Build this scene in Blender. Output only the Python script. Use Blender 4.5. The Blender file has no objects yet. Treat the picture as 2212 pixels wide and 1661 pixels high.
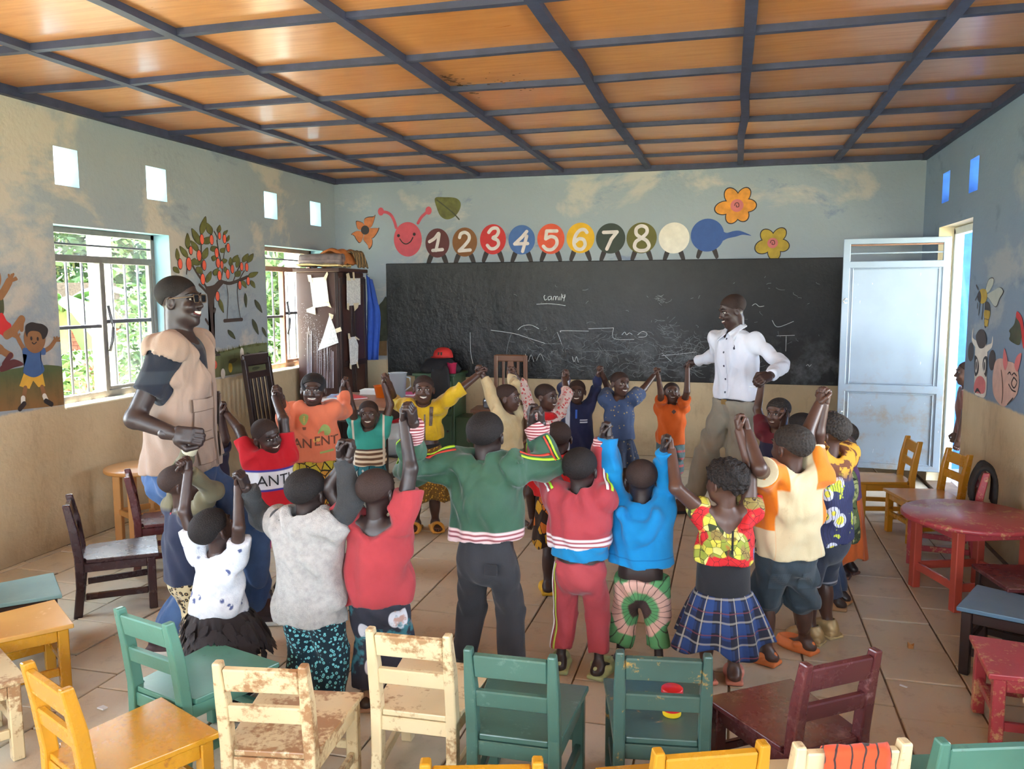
import bpy, bmesh, math, random
import numpy as np
from mathutils import Vector, Matrix

SC = bpy.context.scene
COL = SC.collection
# ---------------------------------------------------------------- camera
FPX, YAW, PITCH, ROLL = 1769.53, -0.2627, -0.1110, -0.0038
IW, IH = 2212.0, 1661.0
def _basis():
    cy, sy, cp, sp = math.cos(YAW), math.sin(YAW), math.cos(PITCH), math.sin(PITCH)
    f = np.array([sy*cp, cy*cp, sp]); r = np.array([cy, -sy, 0.0]); u = np.cross(r, f)
    cr, sr = math.cos(ROLL), math.sin(ROLL)
    return np.array([cr*r+sr*u, -sr*r+cr*u, f])
CM = _basis()
CO = np.array([0.0, 0.0, 1.7])
cam_d = bpy.data.cameras.new('camera'); cam = bpy.data.objects.new('camera', cam_d); COL.objects.link(cam)
cam_d.sensor_fit = 'HORIZONTAL'; cam_d.sensor_width = 36.0; cam_d.lens = FPX*36.0/IW
cam_d.clip_start = 0.05; cam_d.clip_end = 200
_m = Matrix.Identity(4)
for i in range(3):
    _m[i][0] = CM[0][i]; _m[i][1] = CM[1][i]; _m[i][2] = -CM[2][i]; _m[i][3] = CO[i]
cam.matrix_world = _m
SC.camera = cam
# ---------------------------------------------------------------- light
SKY_STRENGTH = 1.5
SUN_STRENGTH = 6.0
EXPOSURE = 3.8
world = bpy.data.worlds.new('sky'); SC.world = world; world.use_nodes = True
_nt = world.node_tree; _nt.nodes.clear()
_o = _nt.nodes.new('ShaderNodeOutputWorld'); _b = _nt.nodes.new('ShaderNodeBackground')
_tc = _nt.nodes.new('ShaderNodeTexCoord'); _sep = _nt.nodes.new('ShaderNodeSeparateXYZ'); _rp = _nt.nodes.new('ShaderNodeValToRGB')
_rp.color_ramp.elements[0].position = 0.0; _rp.color_ramp.elements[0].color = (0.84, 0.92, 1.0, 1)
_rp.color_ramp.elements[1].position = 0.9; _rp.color_ramp.elements[1].color = (0.58, 0.75, 1.0, 1)
_nt.links.new(_tc.outputs['Generated'], _sep.inputs[0]); _nt.links.new(_sep.outputs['Z'], _rp.inputs[0])
_nt.links.new(_rp.outputs[0], _b.inputs[0]); _b.inputs[1].default_value = SKY_STRENGTH
_nt.links.new(_b.outputs[0], _o.inputs[0])
sun_d = bpy.data.lights.new('sun', 'SUN'); sun_d.energy = SUN_STRENGTH; sun_d.angle = 0.03; sun_d.color = (1.0, 0.95, 0.86)
sun = bpy.data.objects.new('sun', sun_d); COL.objects.link(sun); sun.rotation_euler = (math.radians(14), math.radians(-8), 0)
def portal(loc, rot, sx, sy):
    d = bpy.data.lights.new('daylight_portal', 'AREA'); d.shape = 'RECTANGLE'; d.size = sx; d.size_y = sy
    d.cycles.is_portal = True
    o = bpy.data.objects.new('daylight_portal', d); COL.objects.link(o); o.location = loc; o.rotation_euler = rot
vs = SC.view_settings
vs.view_transform = 'Standard'; vs.look = 'None'; vs.exposure = EXPOSURE; vs.gamma = 1.0; vs.use_curve_mapping = False
SC.cycles.max_bounces = 6; SC.cycles.diffuse_bounces = 4; SC.cycles.glossy_bounces = 2; SC.cycles.transmission_bounces = 2; SC.cycles.transparent_max_bounces = 6
SC.cycles.adaptive_threshold = 0.1
SC.cycles.sample_clamp_indirect = 6.0
SC.cycles.caustics_reflective = False; SC.cycles.caustics_refractive = False

# ---------------------------------------------------------------- pixel <-> world helpers
def ray(x, y): return np.array([(x-IW/2)/FPX, -(y-IH/2)/FPX, 1.0]) @ CM
def at(x, y, axis, v):
    d = ray(x, y); return CO + d*((v-CO[axis])/d[axis])
def flz(x, y, z=0.0): return at(x, y, 2, z)
def atY(x, y, Y): return at(x, y, 1, Y)
RNG = random.Random(7)
XL, XR, YB, ZC, YF, WT = -4.36, 1.71, 8.55, 2.95, -1.5, 0.20

# ---------------------------------------------------------------- scene graph helpers
def link(o, parent=None):
    COL.objects.link(o)
    if parent is not None: o.parent = parent
    return o
def tag(o, label=None, cat=None, group=None, kind=None):
    if label: o['label'] = label
    if cat: o['category'] = cat
    if group: o['group'] = group
    if kind: o['kind'] = kind
    return o
def empty(name, loc=(0, 0, 0), rz=0.0, label=None, cat=None, group=None):
    o = bpy.data.objects.new(name, None); o.empty_display_size = 0.1
    COL.objects.link(o); o.location = loc; o.rotation_euler = (0, 0, rz)
    return tag(o, label, cat, group)
def mesh_obj(name, verts, faces, mat, parent=None, smooth=False):
    me = bpy.data.meshes.new(name)
    me.from_pydata([tuple(map(float, v)) for v in verts], [], [tuple(map(int, f)) for f in faces])
    if mat is not None:
        for m in (mat if isinstance(mat, (list, tuple)) else [mat]): me.materials.append(m)
    if smooth: me.polygons.foreach_set('use_smooth', [True]*len(me.polygons))
    me.update()
    return link(bpy.data.objects.new(name, me), parent)
def bm_obj(name, bm, mat, parent=None, smooth=False, recalc=True):
    if recalc: bmesh.ops.recalc_face_normals(bm, faces=bm.faces)
    me = bpy.data.meshes.new(name); bm.to_mesh(me); bm.free()
    if mat is not None:
        for m in (mat if isinstance(mat, (list, tuple)) else [mat]): me.materials.append(m)
    if smooth: me.polygons.foreach_set('use_smooth', [True]*len(me.polygons))
    return link(bpy.data.objects.new(name, me), parent)
def bm_box(bm, c, s, bevel=0.0, rot=None, seg=1):
    vs_ = bmesh.ops.create_cube(bm, size=1.0)['verts']
    for v in vs_:
        co = Vector((v.co.x*s[0], v.co.y*s[1], v.co.z*s[2]))
        v.co = co
    if bevel > 0:
        es = list({e for v in vs_ for e in v.link_edges})
        r = bmesh.ops.bevel(bm, geom=es, offset=bevel, segments=seg, affect='EDGES', profile=0.5)
        vs_ = list({v for f in r['faces'] for v in f.verts} | {v for v in vs_ if v.is_valid})
    for v in vs_:
        co = v.co
        if rot is not None: co = rot @ co
        v.co = co + Vector(c)
    return vs_
def box(name, c, s, mat, parent=None, bevel=0.004, rot=None):
    bm = bmesh.new(); bm_box(bm, c, s, bevel, rot); return bm_obj(name, bm, mat, parent)
def bm_cyl(bm, a, b, r1, r2=None, n=16, caps=True):
    r2 = r1 if r2 is None else r2
    a = Vector(a); b = Vector(b); d = (b-a)
    q = d.normalized().to_track_quat('Z', 'Y').to_matrix()
    rings = []
    for p, r in ((a, r1), (b, r2)):
        rings.append([bm.verts.new(p + q @ Vector((r*math.cos(2*math.pi*i/n), r*math.sin(2*math.pi*i/n), 0))) for i in range(n)])
    for i in range(n):
        bm.faces.new((rings[0][i], rings[0][(i+1) % n], rings[1][(i+1) % n], rings[1][i]))
    if caps:
        bm.faces.new(rings[0][::-1]); bm.faces.new(rings[1])
def cyl(name, a, b, r, mat, parent=None, r2=None, n=16, smooth=True):
    bm = bmesh.new(); bm_cyl(bm, a, b, r, r2, n); o = bm_obj(name, bm, mat, parent)
    if smooth:
        for p in o.data.polygons: p.use_smooth = len(p.vertices) == 4
    return o
def lathe(name, prof, mat, parent=None, n=32, loc=(0, 0, 0), smooth=True):
    vs_, fs = [], []
    for r, z in prof:
        for i in range(n):
            a = 2*math.pi*i/n; vs_.append((loc[0]+r*math.cos(a), loc[1]+r*math.sin(a), loc[2]+z))
    for k in range(len(prof)-1):
        for i in range(n):
            j = (i+1) % n; fs.append((k*n+i, k*n+j, (k+1)*n+j, (k+1)*n+i))
    return mesh_obj(name, vs_, fs, mat, parent, smooth)
def tube(name, pts, r, mat, parent=None, n=8, closed=False, radii=None):
    pts = [Vector(p) for p in pts]; vs_, fs = [], []
    N = len(pts); up = Vector((0, 0, 1))
    for i, p in enumerate(pts):
        t = (pts[min(i+1, N-1)] - pts[max(i-1, 0)]).normalized()
        a = t.cross(up)
        if a.length < 1e-3: a = t.cross(Vector((1, 0, 0)))
        a.normalize(); b = a.cross(t)
        rr = radii[i] if radii else r
        for k in range(n):
            w = 2*math.pi*k/n; vs_.append(p + (a*math.cos(w)+b*math.sin(w))*rr)
    for i in range(N-1):
        for k in range(n):
            fs.append((i*n+k, i*n+(k+1) % n, (i+1)*n+(k+1) % n, (i+1)*n+k))
    fs.append(tuple(range(n))[::-1]); fs.append(tuple((N-1)*n+k for k in range(n)))
    return mesh_obj(name, vs_, fs, mat, parent, True)
def spline(pts, closed=True, sub=6):
    P = [np.array(p, float) for p in pts]; n = len(P); out = []
    for i in range(n if closed else n-1):
        if closed: p0, p1, p2, p3 = P[i-1], P[i], P[(i+1) % n], P[(i+2) % n]
        else: p0, p1, p2, p3 = P[max(i-1, 0)], P[i], P[i+1], P[min(i+2, n-1)]
        for k in range(sub):
            t = k/sub
            out.append(0.5*((2*p1)+(-p0+p2)*t+(2*p0-5*p1+4*p2-p3)*t*t+(-p0+3*p1-3*p2+p3)*t**3))
    if not closed: out.append(P[-1])
    return out

# ---------------------------------------------------------------- materials
def C(r, g, b):
    f = lambda v: (v/255/12.92) if v/255 <= 0.04045 else ((v/255+0.055)/1.055)**2.4
    return (f(r), f(g), f(b), 1.0)
class NT:
    def __init__(s, name):
        s.m = bpy.data.materials.new(name); s.m.use_nodes = True; s.t = s.m.node_tree
        s.b = s.t.nodes['Principled BSDF']; s._oc = None
    def n(s, k, **kw):
        x = s.t.nodes.new(k)
        for a, v in kw.items(): setattr(x, a, v)
        return x
    def set(s, sock, v):
        if isinstance(v, bpy.types.NodeSocket): s.t.links.new(v, sock)
        else: sock.default_value = v
    def oc(s):
        if s._oc is None: s._oc = s.n('ShaderNodeTexCoord').outputs['Object']
        return s._oc
    def map(s, scale=(1, 1, 1), loc=(0, 0, 0), rot=(0, 0, 0), v=None):
        x = s.n('ShaderNodeMapping'); s.set(x.inputs[0], v or s.oc()); x.inputs[1].default_value = loc; x.inputs[2].default_value = rot; x.inputs[3].default_value = scale
        return x.outputs[0]
    def noise(s, scale=5, detail=4, rough=0.55, v=None, dist=0.0):
        x = s.n('ShaderNodeTexNoise'); s.set(x.inputs['Vector'], v or s.oc()); x.inputs['Scale'].default_value = scale
        x.inputs['Detail'].default_value = detail; x.inputs['Roughness'].default_value = rough; x.inputs['Distortion'].default_value = dist
        return x.outputs['Fac']
    def vor(s, scale=5, feature='F1', out='Distance', v=None, rnd=1.0):
        x = s.n('ShaderNodeTexVoronoi', feature=feature); s.set(x.inputs['Vector'], v or s.oc()); x.inputs['Scale'].default_value = scale; x.inputs['Randomness'].default_value = rnd
        return x.outputs[out]
    def wave(s, scale=5, dist=0, v=None, prof='SIN', d='X', detail=2):
        x = s.n('ShaderNodeTexWave', wave_profile=prof, bands_direction=d); s.set(x.inputs['Vector'], v or s.oc()); x.inputs['Scale'].default_value = scale; x.inputs['Distortion'].default_value = dist; x.inputs['Detail'].default_value = detail
        return x.outputs['Fac']
    def ramp(s, fac, stops, interp='LINEAR'):
        x = s.n('ShaderNodeValToRGB'); s.set(x.inputs[0], fac); cr = x.color_ramp; cr.interpolation = interp
        while len(cr.elements) > 1: cr.elements.remove(cr.elements[0])
        for i, (p, c) in enumerate(stops):
            e = cr.elements[0] if i == 0 else cr.elements.new(p)
            e.position = p; e.color = c if len(c) == 4 else (*c, 1)
        return x.outputs[0]
    def step(s, fac, lo, hi):
        x = s.n('ShaderNodeMapRange', clamp=True); s.set(x.inputs[0], fac); x.inputs[1].default_value = lo; x.inputs[2].default_value = hi
        return x.outputs[0]
    def mix(s, fac, a, b, mode='MIX'):
        x = s.n('ShaderNodeMix', data_type='RGBA', blend_type=mode); s.set(x.inputs[0], fac); s.set(x.inputs[6], a); s.set(x.inputs[7], b)
        return x.outputs[2]
    def math(s, op, a, b=0.0, c=0.0):
        x = s.n('ShaderNodeMath', operation=op); s.set(x.inputs[0], a); s.set(x.inputs[1], b)
        if len(x.inputs) > 2: s.set(x.inputs[2], c)
        return x.outputs[0]
    def xyz(s, v=None):
        x = s.n('ShaderNodeSeparateXYZ'); s.set(x.inputs[0], v or s.oc()); return x.outputs
    def band(s, f, lo, hi, w=0.004):
        return s.math('MULTIPLY', s.step(f, lo-w, lo+w), s.math('SUBTRACT', 1.0, s.step(f, hi-w, hi+w)))
    def rnd(s): return s.n('ShaderNodeObjectInfo').outputs['Random']
    def bump(s, h, strength=0.3, dist=0.01):
        x = s.n('ShaderNodeBump'); x.inputs['Strength'].default_value = strength; x.inputs['Distance'].default_value = dist; s.set(x.inputs['Height'], h)
        s.t.links.new(x.outputs[0], s.b.inputs['Normal'])
    def fin(s, col, rough=0.6, metal=0.0, coat=0.0, spec=0.5, sheen=0.0, sss=0.0, coat_rough=0.1):
        s.set(s.b.inputs['Base Color'], col); s.set(s.b.inputs['Roughness'], rough); s.b.inputs['Metallic'].default_value = metal
        s.set(s.b.inputs['Coat Weight'], coat); s.b.inputs['Coat Roughness'].default_value = coat_rough; s.b.inputs['Specular IOR Level'].default_value = spec
        s.b.inputs['Sheen Weight'].default_value = sheen
        return s.m
def plain(name, c, rough=0.6, var=0.15, scale=8, bump=0.0, bscale=60, metal=0.0, coat=0.0, spec=0.5, sheen=0.0):
    n = NT(name); d = tuple(v*(1-var) for v in c[:3])+(1,); l = tuple(min(1, v*(1+var)) for v in c[:3])+(1,)
    col = n.mix(n.step(n.noise(scale), 0.3, 0.7), d, l)
    if bump: n.bump(n.noise(bscale, 3), bump, 0.004)
    return n.fin(col, rough, metal, coat, spec, sheen)
def paint(name, c, wear, rough=0.35, amount=0.62, scale=9, dirt=0.35):
    """old brush paint with rubbed patches showing `wear`"""
    n = NT(name); oi = n.n('ShaderNodeObjectInfo'); off = n.n('ShaderNodeVectorMath', operation='ADD')
    n.set(off.inputs[0], n.oc()); n.t.links.new(oi.outputs['Location'], off.inputs[1]); v = off.outputs[0]
    a = n.noise(scale, 8, 0.7, v); b = n.noise(scale*7, 4, 0.6, v); g = n.noise(3.0, 3, 0.5, v)
    col = n.mix(n.step(g, 0.3, 0.75), c, tuple(x*(1-dirt) for x in c[:3])+(1,))
    w = n.step(n.math('ADD', n.math('MULTIPLY', a, 0.7), n.math('MULTIPLY', b, 0.3)), amount, amount+0.07)
    col = n.mix(n.math('MULTIPLY', w, 0.85), col, wear)
    n.bump(n.noise(70, 3, 0.6, v), 0.12, 0.003)
    return n.fin(col, n.math('ADD', n.math('MULTIPLY', a, 0.25), rough-0.1), coat=0.15)
# ================================================================ ROOM
# ---- materials of the setting
def wall_mat(name, cloud, blue, dark, bias, seed):
    n = NT(name); x, y, z = n.xyz()
    v = n.map((1, 1, 1.5), (seed, seed*2.3, 0))
    a = n.noise(0.85, 7, 0.62, v, 0.35); b = n.noise(1.7, 9, 0.68, n.map((1, 1, 1.6), (seed+5, 3, 1)), 0.5)
    sky = n.mix(n.step(n.noise(0.5, 3, 0.5, v), 0.35, 0.68), blue, tuple(c*0.86 for c in blue[:3])+(1,))
    sky = n.mix(n.math('MULTIPLY', n.step(b, 0.58, 0.66), 0.75), sky, dark)
    sky = n.mix(n.math('MULTIPLY', n.step(a, bias, bias+0.07), 0.85), sky, cloud)
    sky = n.mix(n.math('MULTIPLY', n.step(n.noise(7, 8, 0.75), 0.6, 0.8), 0.25), sky, tuple(c*0.8 for c in blue[:3])+(1,))
    # worn ochre dado
    d1 = n.mix(n.step(n.noise(1.6, 6, 0.6), 0.3, 0.7), C(212, 194, 160), C(192, 172, 138))
    d1 = n.mix(n.math('MULTIPLY', n.step(n.noise(5, 9, 0.72, n.map((1, 1, 0.5))), 0.55, 0.75), 0.5), d1, C(142, 118, 90))
    g = n.math('SUBTRACT', 1.0, n.step(n.math('ADD', z, n.math('MULTIPLY', n.noise(3.5, 6, 0.7), 0.35)), 0.18, 0.55))
    d1 = n.mix(n.math('MULTIPLY', g, 0.45), d1, C(126, 104, 80))
    edge = n.math('ADD', z, n.math('MULTIPLY', n.math('SUBTRACT', n.noise(9, 5), 0.5), 0.03))
    col = n.mix(n.step(edge, 0.95, 0.965), d1, sky)
    spots = n.step(n.vor(22), 0.035, 0.02)
    col = n.mix(n.math('MULTIPLY', spots, 0.5), col, C(70, 58, 46))
    hs = n.math('ADD', n.noise(24, 4, 0.6), n.math('MULTIPLY', n.noise(4, 3), 0.8)); n.bump(hs, 0.35, 0.012)
    return n.fin(col, 0.72, spec=0.3)
m_wall_l = wall_mat('mural_plaster_beige_clouds', C(188, 180, 168), C(152, 162, 170), C(126, 138, 150), 0.50, 1.3)
m_wall_b = wall_mat('mural_plaster_blue', C(192, 188, 180), C(156, 168, 178), C(116, 134, 164), 0.56, 6.1)
m_wall_r = wall_mat('mural_plaster_grey_blue', C(160, 168, 174), C(132, 152, 174), C(110, 128, 148), 0.60, 11.7)
m_reveal_pale = plain('pale_blue_reveal_paint', C(142, 182, 198), 0.7, 0.08, 6, 0.3, 40)
m_reveal_blue = plain('bright_blue_outside_paint', C(52, 112, 200), 0.7, 0.18, 9, 0.4, 40)
m_cream = plain('cream_plaster', C(226, 212, 178), 0.75, 0.1, 5, 0.2)
def slab_mat(name, s):
    n = NT(name); r = n.rnd(); v = n.map((1, 1, 1), (s, s, 0))
    c = n.mix(r, C(206, 194, 172), C(186, 174, 152)); c = n.mix(n.step(n.noise(3, 6, 0.65), 0.35, 0.7), c, C(196, 182, 158))
    c = n.mix(n.math('MULTIPLY', n.step(n.noise(9, 8, 0.7), 0.55, 0.75), 0.55), c, C(140, 122, 104))
    c = n.mix(n.math('MULTIPLY', n.step(n.noise(45, 3, 0.6), 0.62, 0.75), 0.4), c, C(206, 184, 156))
    n.bump(n.noise(30, 5, 0.65), 0.25, 0.006)
    return n.fin(c, n.math('ADD', 0.42, n.math('MULTIPLY', n.noise(4, 4), 0.25)), spec=0.4)
m_slab = slab_mat('dusty_cement_slab', 0)
m_joint = plain('dark_floor_joint', C(112, 92, 74), 0.85, 0.25, 12)
def ply_mat():
    n = NT('varnished_plywood'); r = n.rnd(); oi = n.n('ShaderNodeObjectInfo')
    off = n.n('ShaderNodeVectorMath', operation='ADD'); n.set(off.inputs[0], n.oc()); n.t.links.new(oi.outputs['Location'], off.inputs[1]); v = off.outputs[0]
    gr = n.noise(6, 7, 0.6, n.map((0.5, 6, 1), v=v), 0.6)
    c = n.mix(r, C(204, 140, 76), C(188, 120, 62))
    c = n.mix(n.math('MULTIPLY', n.step(gr, 0.4, 0.72), 0.5), c, C(160, 98, 50))
    c = n.mix(n.math('MULTIPLY', n.step(n.noise(1.6, 3, 0.5, v), 0.45, 0.75), 0.35), c, C(212, 156, 96))
    kn = n.math('MULTIPLY', n.step(n.noise(5, 8, 0.75, n.map((0.5, 2.2, 1), v=v)), 0.72, 0.78), 0.5); c = n.mix(kn, c, C(84, 58, 34))
    n.bump(n.noise(2.2, 3, 0.5, v), 0.09, 0.05)
    return n.fin(c, n.math('ADD', 0.22, n.math('MULTIPLY', gr, 0.2)), coat=0.35, coat_rough=0.16)
m_ply = ply_mat()
m_batten = plain('navy_blue_batten_paint', C(52, 58, 84), 0.55, 0.25, 10, 0.2)
m_steel = plain('grey_window_steel', C(120, 116, 112), 0.5, 0.2, 9)
m_steel_d = plain('dark_window_bar', C(84, 84, 90), 0.45, 0.15, 9)
m_steel_rust = plain('rusty_window_steel', C(150, 112, 92), 0.6, 0.25, 9)
def glass_mat():
    n = NT('dusty_window_glass'); tr = n.n('ShaderNodeBsdfTransparent'); tr.inputs[0].default_value = (0.96, 0.98, 0.98, 1)
    gl = n.n('ShaderNodeBsdfGlossy'); gl.inputs['Roughness'].default_value = 0.04; df = n.n('ShaderNodeBsdfDiffuse'); df.inputs[0].default_value = (0.8, 0.82, 0.82, 1)
    m1 = n.n('ShaderNodeMixShader'); n.set(m1.inputs[0], n.math('MULTIPLY', n.step(n.noise(3, 5), 0.3, 0.8), 0.18)); n.t.links.new(tr.outputs[0], m1.inputs[1]); n.t.links.new(df.outputs[0], m1.inputs[2])
    m2 = n.n('ShaderNodeMixShader'); m2.inputs[0].default_value = 0.05; n.t.links.new(m1.outputs[0], m2.inputs[1]); n.t.links.new(gl.outputs[0], m2.inputs[2])
    n.t.links.new(m2.outputs[0], n.t.nodes['Material Output'].inputs[0]); return n.m
m_glass = glass_mat()

# ---- walls with openings
def holed_wall(name, axis, pos, out, u0, u1, z0, z1, holes, mats, parent=None):
    """inner face at pos, wall goes out by WT in direction `out`; holes (u0,u1,z0,z1,reveal material index)"""
    us = sorted({u0, u1, *[h[0] for h in holes], *[h[1] for h in holes]}); zs = sorted({z0, z1, *[h[2] for h in holes], *[h[3] for h in holes]})
    bm = bmesh.new()
    def V(u, z, d):
        w = pos+out*d*WT
        return bm.verts.new((w, u, z) if axis == 0 else (u, w, z))
    def inh(u, z): return any(h[0] < u < h[1] and h[2] < z < h[3] for h in holes)
    for i in range(len(us)-1):
        for j in range(len(zs)-1):
            if inh((us[i]+us[i+1])/2, (zs[j]+zs[j+1])/2): continue
            for d in (0, 1):
                f = bm.faces.new((V(us[i], zs[j], d), V(us[i+1], zs[j], d), V(us[i+1], zs[j+1], d), V(us[i], zs[j+1], d)))
                f.material_index = 0 if d == 0 else 1
    for (a, b, c, d_, mi) in holes:
        for (p, q) in (((a, c), (b, c)), ((b, c), (b, d_)), ((b, d_), (a, d_)), ((a, d_), (a, c))):
            f = bm.faces.new((V(*p, 0), V(*q, 0), V(*q, 1), V(*p, 1))); f.material_index = mi
    bmesh.ops.remove_doubles(bm, verts=bm.verts, dist=1e-5)
    o = bm_obj(name, bm, mats, parent, recalc=False)
    return tag(o, kind='structure')
WZ0, WZ1 = 0.93, 2.17
win_l = [(4.53, 5.69), (7.08, 8.24), (1.98, 3.14), (-0.57, 0.59)]
win_r = [(3.0, 4.3), (0.3, 1.6)]
vent_l = [(4.57, 4.78), (5.46, 5.69), (7.10, 7.33), (7.99, 8.22)]
holes_l = [(a, b, WZ0, WZ1, 2) for a, b in win_l] + [(a, b, 2.43, 2.68, 2) for a, b in vent_l]
holes_r = [(6.87, 7.92, 0.0, 2.25, 3), (6.80, 7.04, 2.44, 2.69, 2), (7.64, 7.88, 2.45, 2.70, 2)] + [(a, b, WZ0, WZ1, 2) for a, b in win_r]
holes_f = [(-4.0, -2.5, WZ0, WZ1, 2), (-2.0, -0.5, WZ0, WZ1, 2), (0.0, 1.4, WZ0, WZ1, 2)]  # unseen openings behind the camera, enlarged to let in more frontal light
wall_left = holed_wall('wall_left', 0, XL, -1, YF, YB, 0, ZC+0.1, holes_l, [m_wall_l, m_cream, m_reveal_pale])
wall_right = holed_wall('wall_right', 0, XR, 1, YF, YB, 0, ZC+0.1, holes_r, [m_wall_r, m_reveal_blue, m_reveal_blue, m_cream])
wall_back = holed_wall('wall_back', 1, YB, 1, XL-WT, XR+WT, 0, ZC+0.1, [], [m_wall_b, m_cream])
wall_front = holed_wall('wall_front', 1, YF, -1, XL-WT, XR+WT, 0, ZC+0.1, holes_f, [m_wall_l, m_cream, m_reveal_pale])
for a, b in win_l: portal((XL-0.19, (a+b)/2, (WZ0+WZ1)/2), (0, math.radians(-90), 0), WZ1-WZ0, b-a)
for a, b in win_r: portal((XR+0.19, (a+b)/2, (WZ0+WZ1)/2), (0, math.radians(90), 0), WZ1-WZ0, b-a)
portal((XR+0.19, 7.4, 1.12), (0, math.radians(90), 0), 2.25, 1.05)
for a, b, c, d, _ in holes_f: portal(((a+b)/2, YF-0.19, (c+d)/2), (math.radians(90), 0, 0), b-a, d-c)
# ---- floor of cement slabs
floor = tag(box('floor', ((XL+XR)/2, (YB+YF)/2, -0.06), (XR-XL+0.4, YB-YF+0.4, 0.10), m_joint, bevel=0), kind='structure')
TX, TY, GAP = 0.333, 0.35, 0.009
_tb = bmesh.new(); bm_box(_tb, (0, 0, 0), (TX-GAP, TY-GAP, 0.02), 0.003); bmesh.ops.recalc_face_normals(_tb, faces=_tb.faces)
tile_me = bpy.data.meshes.new('floor_slab'); _tb.to_mesh(tile_me); _tb.free(); tile_me.materials.append(m_slab)
def pix(X):
    c = CM @ (np.array(X)-CO); return (IW/2+FPX*c[0]/c[2], IH/2-FPX*c[1]/c[2], c[2])
rest = bmesh.new(); _rng = random.Random(3); cand = []
for i in range(-14, 6):
    x0 = -0.31+TX*i
    if x0 >= XR or x0+TX <= XL: continue
    off = [0.0, 0.22, 0.0, 0.12][i % 4] if i != 2 else 0.22
    for j in range(-20, 15):
        y0 = 4.70+off+TY*j
        if y0+TY <= YF or y0 >= YB: continue
        xa, xb = max(x0, XL)+GAP/2, min(x0+TX, XR)-GAP/2; ya, yb = max(y0, YF)+GAP/2, min(y0+TY, YB)-GAP/2
        if xb-xa < 0.03 or yb-ya < 0.03: continue
        seen = False
        for cx, cy in ((xa, ya), (xb, ya), (xa, yb), (xb, yb)):
            u, w, dd = pix((cx, cy, 0))
            if dd > 0.3 and -20 < u < IW+20 and w < IH+20: seen = True
        cand.append((not seen, pix(((xa+xb)/2, (ya+yb)/2, 0))[2], xa, xb, ya, yb))
cand.sort()
for k, (uns, dd, xa, xb, ya, yb) in enumerate(cand):
    dz = _rng.uniform(-0.0025, 0.0025)
    if uns or k >= 300: bm_box(rest, ((xa+xb)/2, (ya+yb)/2, -0.0125), (xb-xa, yb-ya, 0.02), 0.002); continue
    o = bpy.data.objects.new('slab', tile_me); link(o, floor); o.location = ((xa+xb)/2, (ya+yb)/2, -0.0125+dz)
    o.scale = ((xb-xa)/(TX-GAP), (yb-ya)/(TY-GAP), 1); o.rotation_euler = (_rng.uniform(-.003, .003), _rng.uniform(-.003, .003), _rng.uniform(-.004, .004))
tag(bm_obj('far_slabs', rest, m_slab, floor), kind='stuff')
# ---- ceiling: plywood sheets and battens
ceiling = tag(box('ceiling', ((XL+XR)/2, (YB+YF)/2, ZC+0.085), (XR-XL+0.4, YB-YF+0.4, 0.05), m_batten, bevel=0), kind='structure')
bx = [XL, -3.53, -2.66, -1.76, -0.86, 0.04, 0.93, XR]; by = [YB-0.71*k for k in range(15)]; by = [v for v in by if v > YF]+[YF]
for i in range(len(bx)-1):
    for j in range(len(by)-1):
        a, b, c, d = bx[i], bx[i+1], by[j+1], by[j]
        o = box('plywood_sheet', (0, 0, 0), (b-a-0.004, d-c-0.004, 0.008), m_ply, ceiling, bevel=0)
        o.location = ((a+b)/2, (c+d)/2, ZC+0.03+_rng.uniform(-.004, .004)); o.rotation_euler = (_rng.uniform(-.008, .008), _rng.uniform(-.006, .006), 0)
def batten(pts, w, h):
    vs_, fs = [], []
    for k, p in enumerate(pts):
        p = Vector(p); t = (Vector(pts[min(k+1, len(pts)-1)])-Vector(pts[max(k-1, 0)])).normalized(); s = t.cross(Vector((0, 0, 1))).normalized()*w/2
        for q in (p-s+Vector((0, 0, -h)), p+s+Vector((0, 0, -h)), p+s+Vector((0, 0, 0.03)), p-s+Vector((0, 0, 0.03))): vs_.append(q)
    n = len(pts)
    for k in range(n-1):
        for e in range(4): fs.append((k*4+e, k*4+(e+1) % 4, (k+1)*4+(e+1) % 4, (k+1)*4+e))
    fs += [(3, 2, 1, 0), tuple((n-1)*4+e for e in range(4))]
    o = mesh_obj('batten', vs_, fs, m_batten, ceiling); return o
for x in bx[1:-1]:
    batten([(x+_rng.uniform(-.012, .012), y, ZC+0.008+_rng.uniform(-.006, .006)) for y in np.linspace(YF, YB, 14)], 0.055, 0.022)
for y in by[1:-1]:
    batten([(x, y+_rng.uniform(-.01, .01), ZC+0.014+_rng.uniform(-.006, .006)) for x in np.linspace(XL, XR, 10)], 0.042, 0.02)
for x, s in ((XL, 1), (XR, -1)):
    batten([(x+s*0.025+_rng.uniform(-.006, .006), y, ZC+_rng.uniform(-.004, .004)) for y in np.linspace(YF, YB, 10)], 0.05, 0.03)
batten([(x, YB-0.03+_rng.uniform(-.006, .006), ZC+_rng.uniform(-.004, .004)) for x in np.linspace(XL, XR, 10)], 0.05, 0.03)
m_stain = plain('dark_mould_stain', C(92, 62, 36), 0.8, 0.3)
_sb = bmesh.new()
for k in range(46):
    u = RNG.random(); c = flz(962+u*75+RNG.gauss(0, 7), 163+u*42+RNG.gauss(0, 5), ZC+0.018); r = RNG.uniform(.006, .022)
    _sb.faces.new([_sb.verts.new((c[0]+r*RNG.uniform(.6, 1.4)*math.cos(a), c[1]+r*RNG.uniform(.4, 1)*math.sin(a), ZC+0.0185)) for a in np.linspace(0, 6.28, 8)[:-1]])
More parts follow.
